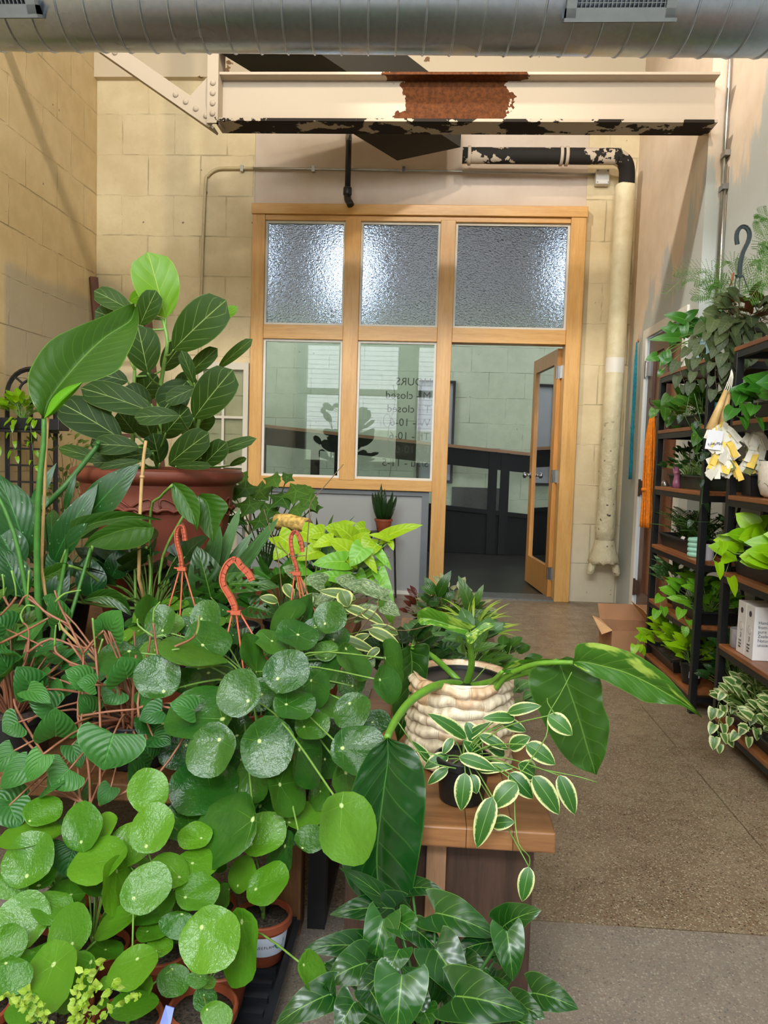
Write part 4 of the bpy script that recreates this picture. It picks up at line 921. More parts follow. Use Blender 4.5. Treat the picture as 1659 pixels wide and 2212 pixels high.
# leaves as seen: cx, cy, half long, half short, angle, petiole x, y, depth, pot, hue
PY = [(320,1707,42,40,70,318,1738,1.44,3,.8),(177,1785,44,36,90,178,1812,1.42,7,.35),(222,1788,32,20,60,215,1800,1.45,7,.9),(93,1751,35,27,10,72,1768,1.46,9,.5),
(70,1802,56,22,12,108,1816,1.42,10,.9),(61,1855,50,42,80,62,1883,1.36,10,.5),(58,1892,48,30,10,80,1905,1.39,9,.2),(211,1858,55,36,30,240,1855,1.38,7,.85),(282,1822,44,38,60,270,1845,1.44,4,.85),
(328,1788,47,40,65,320,1820,1.40,4,.7),(255,1915,56,28,105,252,1888,1.36,7,.95),(316,1918,47,43,50,295,1935,1.30,5,.6),(366,1880,40,30,-20,386,1890,1.38,4,.8),(428,1866,42,30,5,417,1863,1.42,3,.7),
(427,1926,42,33,15,405,1934,1.36,1,.5),(421,1805,34,25,5,433,1808,1.46,3,.8),(45,1990,50,46,70,73,1987,1.28,10,.6),(150,2008,45,35,80,157,2030,1.26,8,.5),(113,1960,36,28,0,103,1951,1.31,8,.5),
(14,2040,34,32,60,-5,2040,1.22,11,.6),(97,2120,66,44,60,103,2093,1.16,11,.8),(286,2090,46,32,40,291,2075,1.22,5,.8),(454,2029,60,53,75,435,2009,1.20,2,.8),(516,2047,66,36,95,514,2005,1.24,1,.5),
(523,1888,35,25,75,515,1908,1.48,0,.75),(578,1908,44,34,45,555,1917,1.44,0,.6),(567,1800,48,41,25,546,1818,1.50,0,.75),(656,1760,42,27,0,628,1772,1.55,0,.85),(675,2097,36,24,115,660,2087,1.12,1,.7),
(160,2120,48,32,70,180,2090,1.20,8,.4),(250,1992,42,20,40,275,1975,1.30,8,.7),(345,2043,25,18,0,340,2050,1.30,5,.9),(375,2118,30,27,0,370,2100,1.28,5,.3),(308,2143,30,15,80,312,2118,1.22,5,.7),
(290,2170,40,24,10,285,2150,1.18,5,.4),(330,1960,46,26,30,335,1950,1.36,4,.2),(388,1940,34,14,90,380,1925,1.40,4,.3),(20,2110,30,38,90,10,2090,1.14,11,.4),(140,1930,40,24,20,150,1930,1.40,7,.3),
(468,2195,24,28,80,450,2185,1.16,2,.7),(330,2010,30,18,20,320,2010,1.32,4,.5),(100,2060,40,20,20,90,2060,1.24,8,.3),(55,2080,30,20,-30,60,2070,1.22,11,.6),(15,1915,22,36,80,18,1900,1.34,10,.6),(480,1940,28,14,80,490,1925,1.46,3,.3),
(197,1900,42,22,-30,215,1890,1.42,7,.15),(390,2000,24,40,80,390,1980,1.32,4,.15),(60,2180,36,24,20,60,2160,1.12,11,.5),(228,2052,30,18,0,228,2050,1.30,8,.4)]
for i, (x, y) in enumerate(POTS):
    g, top = potted('potted_pilea', DESC[i], 'plant', (x, y, .0155), .059, .098, M_terra, 'small round leaf plants in the floor trays', .74, 40+i, .86)
    M, T = MB(), MB(); crown = top+V((random.uniform(-.008, .008), random.uniform(-.008, .008), .012))
    T.tube([top-V((0, 0, .004)), crown+V((0, 0, .02))], .005, .004, 6)
    for (cx, cy, ra, rb, an, ax, ay, Y, k, hue) in PY:
        if k != i: continue
        at, n = idisc(M, cx, cy, ra, rb, an, ax, ay, Y, rnd=hue, cup=.12, wave=.025)
        petiole(T, crown, at-n*.001, .0022, .2)
    for k in range(5):
        a = random.uniform(0, 6.28); R = random.uniform(.015, .05); c = crown+V((R*math.cos(a), R*math.sin(a), random.uniform(.03, .09))); s_ = random.uniform(.010, .024)
        nn = V((math.cos(a)*.5, math.sin(a)*.3-.5, 1)).normalized(); e1 = nn.cross(V((0, 1, .1))).normalized()*s_; e2 = nn.cross(e1).normalized()*s_*.9
        at, n = disc(M, c, e1, e2, (random.uniform(-.2, .2), -.3), rnd=random.random()); petiole(T, crown, at, .0013, .2)
    fin(g, M, ML['pilea_y'], T)
    if i == 0:
        b = MB(); vs = []; N = 14
        for j, (z, r_) in enumerate(((.030, .0497), (.074, .0562))):
            for k in range(N+1): a = math.radians(-120+105*k/N); vs.append((x+r_*math.cos(a), y+r_*math.sin(a), .0155+z))
        b.add(vs, [(k, k+1, N+2+k, N+1+k) for k in range(N)]); lb = link_mesh('pot_label', b, M_label, g, smooth=True)
        b = MB(); vs = [V((x, y, .0155))+V(((.0503+.0060*((.054+dz*.014-.03)/.044))*math.cos(math.radians(-38+da*13)), (.0503+.0060*((.054+dz*.014-.03)/.044))*math.sin(math.radians(-38+da*13)), .056+dz*.014)) for da, dz in [(math.cos(q), math.sin(q)) for q in [2*PI*k/16 for k in range(16)]]]
        b.add(vs, [tuple(range(16))]); link_mesh('label_dot', b, pmat('label_green', (30, 150, 90), .6), lb)
        txt = text('label_writing', 'HOUSEPLANTS', .0062, M_ink, lb, Matrix.Translation((x+.0015, y-.0575, .0155+.047)) @ Matrix.Rotation(math.radians(8), 4, 'Z') @ Matrix.Rotation(PI/2, 4, 'X')) if False else None
        for k, ch in enumerate('HOUSEPLANT'):
            a = math.radians(-104+5.6*k); r_ = .0540
            text('letter', ch, .0072, M_grey if False else M_ink, lb, Matrix.Translation((x+r_*math.cos(a), y+r_*math.sin(a), .0155+.050)) @ Matrix.Rotation(a+PI/2, 4, 'Z') @ Matrix.Rotation(math.radians(90-8), 4, 'X'), ext=.0002)
    if i == 5:
        b = MB(); b.prism([P(345, 2212, 1.17), P(358, 2172, 1.185), P(376, 2178, 1.185), P(366, 2225, 1.165)], (0, .0015, 0)); link_mesh('plant_tag', b, pmat('blue_tag', (110, 130, 214), .4), g)
# chartreuse seedling tray at the very front
g, top = potted('potted_maidenhair', 'pale yellow green small leaved plant at the bottom photo edge', 'plant', (-.545, 1.115, .0155), .042, .085, M_terra, None, .75, 77)
M, T = MB(), MB()
for (x0_, y0_, x1_, y1_) in ((150, 2212, 40, 2160), (230, 2200, 225, 2070), (250, 2200, 180, 2165), (250, 2210, 300, 2150), (230, 2212, 180, 2100), (120, 2212, 60, 2140), (270, 2212, 262, 2120), (200, 2212, 210, 2130), (60, 2212, 10, 2150)):
    a, b_ = top+V((0, 0, .005)), P(x1_, y1_, 1.05); q = crs([a, a.lerp(b_, .5)+V((0, 0, .03)), b_], 14); T.tube(q, .001, .0006, 4, smooth=0)
    for j in range(4, 15):
        for s_ in range(2):
            d = V((random.uniform(-1, 1), random.uniform(-1, .3), random.uniform(-.2, .9))).normalized(); leaf(M, q[j], q[j]+d*random.uniform(.008, .016), random.uniform(.007, .012), V((0, -1, .6)), 'ovate', nu=1, nv=3, rnd=random.random())
fin(g, M, ML['chart'], T)

# =================================================================== LARGE PILEAS IN HANGING POTS
PM = [(619,1449,50,45,30,600,1464,1.58,.25),(515,1496,50,45,60,534,1512,1.56,.5),(636,1522,44,33,0,619,1519,1.57,.4),(680,1488,42,34,70,670,1470,1.64,.35),(675,1567,37,30,20,657,1568,1.58,.7),(578,1613,60,57,80,561,1602,1.52,.5),
(455,1620,55,48,60,469,1599,1.52,.45),(436,1538,76,52,20,476,1547,1.60,.35),(665,1643,54,34,98,651,1621,1.56,.35),(776,1619,59,51,5,741,1614,1.50,.35),(440,1700,68,56,15,440,1650,1.56,.2),(545,1685,46,37,92,536,1663,1.57,.6),
(620,1702,56,40,100,609,1695,1.53,.7),(770,1690,56,42,118,751,1670,1.54,.75),(752,1788,72,58,112,741,1745,1.26,.98),(760,1535,42,36,40,754,1519,1.58,.4),(838,1478,42,28,105,824,1468,1.60,.4),(850,1425,46,22,108,836,1420,1.66,.5),
(713,1333,38,33,60,701,1346,1.84,.5),(642,1370,45,31,-10,644,1368,1.80,.3),(588,1385,38,25,-10,588,1382,1.80,.7),(548,1413,48,24,112,562,1460,1.76,.4),(704,1405,27,22,0,704,1420,1.82,.8),(765,1430,46,27,128,750,1400,1.74,.6),
(722,1525,35,24,0,735,1540,1.64,.8),(418,1412,72,24,-14,434,1442,1.72,.95),(450,1382,50,38,-20,440,1390,1.80,.4),(340,1462,48,44,40,353,1490,1.66,.3),(445,1330,35,31,70,435,1336,1.94,.4),(257,1425,48,34,10,275,1405,1.74,.4),
(345,1342,36,30,60,350,1360,1.90,.4),(322,1322,38,24,95,325,1350,1.94,.5),(620,1330,46,22,40,620,1340,1.95,.3),(648,1325,50,20,60,650,1330,1.98,.2),(486,1792,78,52,60,542,1767,1.47,.4),(400,1772,48,38,20,400,1755,1.52,.4),
(447,1782,34,20,30,450,1790,1.55,.95),(604,1845,48,28,80,610,1830,1.50,.2),(672,1811,32,27,-10,655,1828,1.46,.6),(520,1740,40,24,20,520,1750,1.56,.3),(400,1470,34,24,20,400,1480,1.74,.3),(590,1555,30,20,60,595,1560,1.66,.2),
(690,1720,30,22,70,690,1710,1.58,.6),(560,1500,34,40,90,565,1500,1.68,.4),(640,1570,44,30,90,640,1560,1.68,.15),(500,1580,50,34,20,510,1585,1.66,.2),(600,1500,44,40,0,600,1500,1.74,.2),(710,1640,40,30,90,700,1640,1.64,.2),
(760,1470,36,30,60,760,1480,1.76,.2),(680,1360,30,24,30,680,1350,1.9,.2),(520,1640,40,34,60,520,1640,1.64,.15),(640,1780,40,36,60,640,1770,1.6,.15),(390,1620,44,40,30,400,1610,1.66,.15),(810,1560,26,34,100,805,1560,1.66,.3),
(340,1560,46,34,10,350,1560,1.68,.1),(565,1740,50,40,60,560,1740,1.6,.15),(700,1560,50,40,0,700,1560,1.70,.1),(450,1450,50,34,10,450,1450,1.82,.15),(600,1430,50,30,10,600,1430,1.86,.15),(690,1450,50,40,40,690,1450,1.80,.2),(720,1380,36,30,10,720,1380,1.9,.3)]
HP = [((-.44, 1.86, .341), 'large dark round leaf plant whose terracotta hook rises tallest and nearest', P(513, 1218, 1.86), (480, 900), 'dark round leaf hanging pots on the timber table')]
M_hook = pmat('terracotta_hook', (190, 92, 64), .42, var=.05)
def hook(root, pts, w, wires, base, mat, rr=.0024, name='hanger_hook'):
    """moulded flat plastic hook: swept bar with raised edges, wires down to the pot rim"""
    b = MB(); q = crs(pts, 22)
    for (o, ww, th) in ((0, w*.8, .003), (-.42, w*.22, .012), (.42, w*.22, .012)):
        for i in range(len(q)-1):
            d = (q[i+1]-q[i]).normalized(); sdv = d.cross(V((0, 1, 0)));
            if i: pass
            b.bar(q[i]+sdv*o*w, q[i+1]+sdv*o*w+d*.0012, th, ww, sdv)
    h = link_mesh(name, b, mat, root)
    b = MB(); b.box(base.x-.012, base.x+.012, base.y-.007, base.y+.007, base.z-.006, base.z+.004); b.bar(base+V((-.012, 0, 0)), base+V((-.022, -.004, .002)), .004); link_mesh('hook_collar', b, mat, root)
    for (e, k) in wires: b = MB(); b.tube([base+V((k, 0, 0)), e], rr, n=6); link_mesh('hanger_wire', b, mat, root, smooth=True)
def hookpts(px, Y): return [P(x, y, Y) for x, y in px]
def hangplant(c, r, h, label, name, seed, hk, Yh, base, w, ends, mat=None, group=None, taper=.72, pot=None, cat='plant'):
    g, top = potted(name, label, cat, c, r, h, pot or M_terra, group, taper, seed)
    c = V(c); bs = P(*base, Yh)
    hook(g, hookpts(hk, Yh), w, [(c+V((r*.97*math.cos(a), r*.97*math.sin(a), h)), k) for a, k in ends], bs, mat or M_hook)
    return g, top
g, top = hangplant((-.43, 1.84, .3405), .105, .135, 'large dark round leaf plant under the biggest, nearest terracotta hook', 'potted_pilea', 5,
    [(545,1254),(538,1240),(520,1222),(508,1208),(492,1218),(482,1240),(482,1262),(498,1290),(507,1310),(508,1322)], 1.84, (510, 1322), .0135, ((2.9, -.009), (-1.35, 0), (.3, .009)), group='dark round leaf plants with terracotta hooks')
for i in range(1): 
    M, T = MB(), MB(); crown = top+V((0, 0, .03))
    for k in range(4): a = 1.5*k; T.tube([top+V((.02*math.cos(a), .02*math.sin(a), -.01)), crown+V((.04*math.cos(a), .04*math.sin(a), .06))], .007, .005, 7)
    for j, (cx, cy, ra, rb, an, ax, ay, Y, hue) in enumerate(PM):
        flip = 1
        at, n = idisc(M, cx, cy, ra, rb, an, ax, ay, Y, rnd=(hue if hue > .97 else hue*.55), cup=.17, wave=.035)
        a = random.uniform(0, 6.28); petiole(T, crown+V((.03*math.cos(a), .03*math.sin(a), random.uniform(0, .05))), at-n*.002, .0026, .15)
    fin(g, M, ML['pilea'], T)
def pileabush(g, top, n, R, h, s, mat, azr=None, cy=0):
    M, T = MB(), MB(); crown = top+V((0, 0, .03))
    for k in range(n):
        a = 2.4*k; q = math.sqrt(random.uniform(.1, 1)); c = crown+V((R*q*math.cos(a), R*q*math.sin(a), h*(1-.6*q*q)*random.uniform(.6, 1.1))); s_ = s*random.uniform(.6, 1.1)
        nn = V((math.cos(a)*.6*q, math.sin(a)*.5*q-.55, .9)).normalized(); e1 = nn.cross(V((0, 1, .1))).normalized()*s_; e2 = nn.cross(e1).normalized()*s_*.92
        at, n_ = disc(M, c, e1, e2, (random.uniform(-.25, .25), random.uniform(-.35, .1)), rnd=random.random(), nr=4, na=16); petiole(T, crown, at, .002, .2)
    fin(g, M, mat, T)
g, top = hangplant((-.70, 2.12, .3405), .095, .125, 'dark round leaf plant under the leftmost of the three terracotta hooks', 'potted_pilea', 6,
    [(400,1168),(396,1142),(388,1138),(382,1150),(383,1172),(390,1200),(393,1226)], 2.12, (393, 1228), .010, ((2.9, -.006), (-1.35, .002), (.3, .006)), group='dark round leaf plants with terracotta hooks')
pileabush(g, top, 34, .17, .20, .038, ML['pilea'])
g, top = hangplant((-.33, 2.16, .3405), .09, .125, 'dark round leaf plant under the rightmost of the three terracotta hooks', 'potted_pilea', 7,
    [(653,1192),(650,1168),(641,1150),(632,1152),(628,1168),(632,1198),(640,1222),(641,1238)], 2.16, (641, 1238), .010, ((2.9, -.006), (-1.35, 0), (-1.0, .004), (.3, .006)), group='dark round leaf plants with terracotta hooks')
pileabush(g, top, 26, .14, .12, .034, ML['pilea'])

# =================================================================== PINK STEMMED PEPEROMIAS (left)
g, top = potted('potted_peperomia', 'heart leaved plant with pink branching stems and curling green flower spikes', 'plant', (-.69, 1.78, .3405), .10, .11, M_bplas, None, .8, 8)
M, T, K = MB(), MB(), MB(); cr = top+V((0, -.02, .0))
PH = [(246,1585,222,1664,132,1.50,.6),(120,1590,118,1528,80,1.56,.4),(150,1662,112,1704,82,1.50,.6),(93,1630,60,1690,46,1.46,.95),(62,1652,0,1702,52,1.50,.5),(30,1622,-15,1668,50,1.52,.5),(238,1364,262,1318,66,1.74,.7),(225,1362,200,1340,40,1.74,.5),(275,1465,262,1418,88,1.66,.5),
(186,1470,140,1448,50,1.64,.6),(205,1480,165,1475,40,1.63,.6),(20,1740,40,1790,70,1.46,.3),(160,1830,140,1895,90,1.44,.0),(350,1535,300,1555,50,1.62,.1),(420,1535,366,1520,52,1.58,.7),(130,1340,108,1285,46,1.82,.5),(115,1300,92,1290,26,1.82,.6),(255,1490,225,1520,60,1.7,.3),
(70,1490,35,1440,66,1.68,.3),(20,1450,-10,1400,60,1.7,.4),(120,1530,60,1510,60,1.64,.3),(40,1560,5,1580,60,1.6,.4),(155,1610,175,1660,44,1.58,.3),(300,1680,280,1640,46,1.56,.2),(330,1640,300,1610,70,1.6,.05),(100,1700,140,1690,40,1.5,.4),(15,1360,-20,1330,70,1.8,.1),(150,1760,200,1790,50,1.5,.2),
(40,1740,-20,1720,70,1.5,.3),(170,1725,200,1690,50,1.6,.2),(60,1490,110,1520,40,1.62,.6),(240,1700,215,1740,40,1.52,.3),(330,1590,370,1610,50,1.62,.1),(200,1540,170,1500,50,1.66,.3),(300,1530,330,1500,46,1.66,.3)]
for (bx, by_, ex, ey, w, Y, hue) in PH:
    b0, b1 = ileaf(M, bx, by_, ex, ey, w, Y, dY=-.02, kind='heart', upb=.6, rnd=hue, fold=.05, arch=.1, nu=4, nv=8)
    T.tube([cr+V((random.uniform(-.03, .03), random.uniform(-.03, .03), 0)), cr.lerp(b0, .55)+V((0, 0, .03)), b0], .0032, .002, 6)
ST = [[(60,1292),(85,1310),(110,1335)], [(35,1290),(20,1310),(0,1330)], [(8,1288),(14,1300),(20,1310)], [(206,1400),(208,1430),(212,1470)], [(119,1395),(122,1410),(150,1430),(180,1440)], [(175,1745),(168,1650),(178,1520),(180,1412)],[(180,1412),(150,1350),(130,1310),(118,1275)],[(180,1412),(205,1380),(224,1362)],[(150,1350),(95,1320),(60,1285),(40,1310)],[(215,1740),(217,1600),(214,1500),(208,1420),(200,1345)],
 [(300,1550),(300,1500),(330,1440),(342,1420)],[(342,1420),(336,1385),(331,1345)],[(342,1420),(375,1398),(420,1375),(430,1330)],[(195,1740),(190,1650),(168,1548),(175,1470)],[(168,1548),(230,1538),(295,1532)],[(295,1532),(330,1520),(372,1530),(440,1520)],
 [(140,1700),(100,1640),(40,1540),(30,1510)],[(200,1745),(100,1700),(40,1690)],[(190,1745),(110,1660),(20,1560)],[(215,1740),(290,1700),(345,1668),(400,1590)],[(60,1470),(40,1480),(50,1440),(60,1410),(62,1360),(50,1345)],[(60,1410),(110,1380),(175,1400),(205,1390)],[(0,1390),(60,1360),(105,1335)],[(60,1560),(100,1530),(130,1500)]]
for s_ in ST:
    q = [P(x, y, 1.72-.0006*max(0, y-1400)) for x, y in s_]; K.tube(q, .0033, .0024, 7)
SP = [[(5,1240),(8,1262),(8,1288)],[(25,1232),(33,1265),(35,1290)],[(63,1232),(61,1262),(60,1292)],[(200,1335),(203,1365),(206,1400)],[(331,1345),(333,1318),(346,1300)],[(331,1375),(300,1352),(297,1336)],[(340,1375),(352,1372),(360,1376)],[(424,1372),(430,1350),(428,1330)],[(342,1420),(370,1405),(388,1402)],
 [(120,1300),(140,1282),(175,1275)],[(118,1395),(119,1370),(121,1350)],[(130,1362),(128,1350),(130,1340)],[(50,1345),(45,1328),(58,1308),(75,1310)],[(222,1380),(216,1400),(212,1412)]]
for s_ in SP: K2 = MB(); K2.tube([P(x, y, 1.70) for x, y in s_], .0028, .0018, 6); link_mesh('flower_spike', K2, M_stem, g, smooth=True)
for k in range(14): a = random.uniform(0, 6.28); K.tube([cr+V((.05*math.cos(a), .05*math.sin(a), -.008)), cr+V((.09*math.cos(a), .07*math.sin(a), .10)), cr+V((.16*math.cos(a), .1*math.sin(a), random.uniform(.1, .22)))], .0034, .0026, 6)
fin(g, M, ML['pep'], T, M_stemp); link_mesh('pink_stems', K, M_stemp, g, smooth=True)
g, top = potted('potted_peperomia', 'heart leaved plant in a black pot at the left photo edge, on the timber table', 'plant', (-1.0, 1.78, .3405), .095, .11, M_bplas, None, .8, 9)
M, T = MB(), MB(); clump(M, T, top, 40, .07, .06, .16, .20, 'heart', nu=3, nv=6, pr=.003); fin(g, M, ML['pep'], T, M_stemp)
# =================================================================== REAR TABLE PLANTS
ZT = .4305
# ---- the big terracotta planter with the broad leaved ficus
tp = thing('ficus_planter', 'tall broad leaved ficus in the large terracotta planter', 'plant', (-1.085, 3.0, ZT))
C = V((-1.085, 3.0, ZT)); b = MB(); RR = .327
prf = [(0, 0), (.20, 0), (.205, .01), (.232, .12), (.252, .22), (.258, .225), (.262, .235), (.258, .245), (.262, .30), (.280, .425), (.286, .43), (.290, .44), (.286, .45), (.292, .50), (.296, .53), (.312, .54), (.325, .548), (.332, .565), (.328, .582), (.312, .59), (.298, .588), (.285, .575), (.27, .52), (0, .515)]
b.lathe(prf, C, 48); link_mesh('pot', b, M_terra2, tp, auto=40)
b = MB()
for (z, r_) in ((.238, .262), (.442, .291)):
    pts = []
    for k in range(97): a = 2*PI*k/96; pts.append(C+V(((r_+.004)*math.cos(a), (r_+.004)*math.sin(a), z+.006*math.sin(k*2.1))))
    b.tube(pts, .007, n=6, smooth=0)
for k in range(5):
    a0_ = -PI/2+(k-2)*.62
    for (sx, sg) in ((1, 1), (-1, 1), (1, -1)):
        pts = [C+V(((.292-.0)*math.cos(a0_+sx*.22*math.sin(u)*1.2), .292*math.sin(a0_+sx*.22*math.sin(u)*1.2), .442+sg*.035*math.sin(u*1.6)+.006)) for u in [j*.25 for j in range(9)]]
        b.tube(pts, .0045, n=5, smooth=1)
    for sx in (-.03, 0, .03):
        leaf(b, C+V((.289*math.cos(a0_), .289*math.sin(a0_), .40)), C+V((.283*math.cos(a0_+sx*2), .283*math.sin(a0_+sx*2), .345)), .022, V((math.cos(a0_), math.sin(a0_), .1)), nu=2, nv=5, arch=.12, fold=.0)
link_mesh('moulded_vine', b, M_terra2, tp, smooth=True)
b = MB(); b.lathe([(0, 0), (.278, 0), (.27, -.005)][::-1], C+V((0, 0, .535)), 32); link_mesh('soil', b, M_soil, tp)
FL = [(358,687,319,544,90,2.95,1,.9),(375,755,489,648,84,2.86,0,.55),(302,703,338,627,46,2.92,0,.6),(285,672,203,628,40,3.0,0,.75),(280,652,312,632,24,3.02,1,.2),(319,805,297,702,72,2.84,0,.45),(334,892,174,838,58,2.82,0,.35),(263,949,127,868,74,2.80,0,.15),
(277,824,192,805,44,2.95,0,.2),(327,872,270,835,40,2.98,0,.3),(388,898,290,902,38,2.74,0,.5),(422,838,358,868,34,2.86,0,.4),(405,822,351,888,66,2.98,0,.3),(419,903,503,798,78,2.84,0,.5),(405,812,470,752,34,2.94,0,.5),(472,795,546,732,24,3.0,0,.9),(419,827,392,757,26,2.84,0,.5),
(455,705,514,662,22,3.08,1,.3),(358,935,408,880,58,2.9,0,.3),(418,935,455,885,50,3.05,0,.7),(365,1003,452,935,58,2.78,0,.4),(435,990,555,947,26,2.86,0,.5),(439,1006,490,955,45,2.8,0,.35),(496,1006,533,990,14,2.9,0,.5),(300,966,199,960,42,2.76,0,.4),(243,1003,125,967,28,2.84,0,.8),
(305,996,215,1012,20,2.72,0,.5),(330,978,240,995,36,2.84,0,.3),(380,1008,458,1007,18,2.72,0,.5),(290,935,255,890,44,2.95,0,.3),(345,1000,330,935,50,2.96,0,.3),(240,900,180,850,40,3.1,0,.3),(350,800,400,735,44,3.1,0,.25),(300,760,240,700,44,3.1,0,.4),(330,950,300,880,60,3.1,0,.15),(400,960,440,920,60,3.1,0,.2),
(270,990,200,940,50,3.05,0,.15),(380,860,420,810,50,3.12,0,.15),(255,1000,200,1000,30,2.8,0,.4),(300,860,340,810,56,3.1,0,.2),(345,940,400,900,50,3.1,0,.1),(410,1000,440,970,40,2.9,0,.3),(250,690,205,672,36,3.05,0,.4),(440,690,480,650,60,2.95,1,.05)]
M, M2, T = MB(), MB(), MB()
TK = [[(340,1010,2.98),(345,930,2.97),(343,870,2.96),(352,800,2.95),(362,740,2.94),(352,690,2.95)],[(286,1000,3.05),(288,900,3.05),(291,800,3.05)],[(408,1000,2.98),(425,930,2.98),(440,870,3.0)]]
TKp = []
for tk in TK:
    q = [P(*v) for v in tk]; T.tube(q, .0105, .007, 8); TKp += crs(q, 10)
for (bx, by_, ex, ey, w, Y, new, hue) in FL:
    b0, b1 = ileaf(M2 if new else M, bx, by_, ex, ey, w, Y, dY=-.03, kind='ovate' if w == 88 else 'ficus', upb=.35, rnd=hue, fold=.10, arch=.05, nu=4, nv=10, wave=.006)
    near = min(TKp, key=lambda v: (v-b0+V((0, 0, .05))).length); T.tube([near, near.lerp(b0, .6)+V((0, 0, -.01)), b0], .005, .0035, 6)
fin(tp, M, ML['ficus'], T, M_stem); link_mesh('new_leaves', M2, ML['ficusn'], tp, smooth=True)

# ---- bird of paradise
g, top = potted('bird_of_paradise', 'bird of paradise with one huge paddle leaf on a tall green stalk', 'plant', (-.955, 2.08, .3405), .10, .15, M_bplas, None, .8, 11)
M = MB(); Y = 2.0
pleaf(M, pp_([(93,903),(72,872),(60,835),(66,795),(105,738),(165,706),(220,684),(262,664),(290,655)], Y, 0), pp_([(94,905),(104,868),(132,828),(160,795),(190,762),(230,726),(262,706),(284,690),(292,664)], Y, .02), pp_([(96,905),(116,868),(158,835),(205,822),(255,800),(276,765),(292,730),(300,695),(296,660)], Y, .0), n=24, nu=6, dome=.05, rnd=.6)
link_mesh('paddle_leaf', M, ML['bird'], g, smooth=True)
M = MB(); pleaf(M, pp_([(95,904),(100,890),(112,862),(140,838),(176,826)], Y-.03), pp_([(96,904),(108,893),(130,868),(155,846),(178,826)], Y-.045), pp_([(97,904),(118,893),(142,868),(164,846),(179,825)], Y-.03), n=12, nu=3, dome=.1, rnd=.6)
link_mesh('folded_leaf_base', M, ML['birdb'], g, smooth=True)
M_stalk = stemmat('stalk_green', (66, 120, 46))
b = MB(); b.tube([top, P(95, 1480, 2.05), P(84, 1330, 2.03), P(80, 1200, 2.02), P(84, 1060, 2.0), P(94, 960, 2.0), P(95, 905, 2.0)], .0115, .0062, 10); link_mesh('stalk', b, M_stalk, g, smooth=True)
for q in ([(110,1470,2.1),(115,1360,2.1),(130,1270,2.12),(146,1188,2.275)], [(88,1470,2.1),(60,1300,2.1),(30,1150,2.1),(-25,1030,2.1)], [(100,1470,2.12),(130,1400,2.12),(165,1290,2.2),(196,1184,2.245)]):
    b = MB(); b.tube([top]+[P(*v) for v in q], .009, .005, 8); link_mesh('stalk', b, M_stalk, g, smooth=True)
M = MB(); M.tube([P(90, 1100, 2.6), P(140, 1050, 2.6), P(205, 970, 2.7), P(212, 955, 2.7)], .012, .008, 8); link_mesh('leaning_stalk', M, M_stemd, g, smooth=True)
b = MB(); b.tube([top+V((.03, .02, 0)), P(100, 1300, 2.06), P(97, 1060, 2.04), P(104, 898, 2.04)], .0045, .004, 7)
M_bamb = pmat('bamboo', (206, 168, 112), .5, var=.12, scale=30); link_mesh('bamboo_cane', b, M_bamb, g, smooth=True)

# ---- flecked peace lily and glossy climber at left
g, top = potted('peace_lily', 'white flecked broad leaved plant left of the terracotta planter', 'plant', (-1.28, 2.52, ZT), .13, .15, M_bplas, None, .8, 12)
M, T = MB(), MB()
for (bx, by_, ex, ey, w, Y, hue) in [(60,1200,-5,1022,74,2.3,.6),(85,1185,34,1045,44,2.34,.5),(115,1215,212,1045,56,2.3,.4),(180,1130,302,1002,66,2.34,.5),(66,1110,122,1000,22,2.45,.7),(140,1100,166,1018,14,2.5,.5),(40,1230,-20,1120,70,2.25,.3),(50,1290,0,1180,60,2.2,.3),(165,1160,240,1080,50,2.4,.3),(95,1100,75,1060,30,2.3,.9),
   (20,1300,-30,1260,70,2.2,.2),(140,1260,110,1180,50,2.3,.2),(200,1290,190,1200,60,2.3,.1),(100,1320,150,1230,50,2.2,.2),(240,1250,280,1180,50,2.4,.2)]:
    b0, b1 = ileaf(M, bx, by_, ex, ey, w, Y, dY=.02, kind='lance', upb=.5, rnd=hue, arch=.1, wave=.012, nu=4, nv=10); petiole(T, top, b0, .003, .1)
clump(M, T, top, 22, .2, .07, .16, .28, 'lance', nu=3, nv=7, pr=.003)
fin(g, M, ML['spath'], T, M_stemd)
g, top = potted('climbing_philodendron', 'glossy heart leaved climber tied to bamboo canes before the terracotta planter', 'plant', (-.93, 2.50, ZT), .12, .14, M_bplas, None, .8, 13)
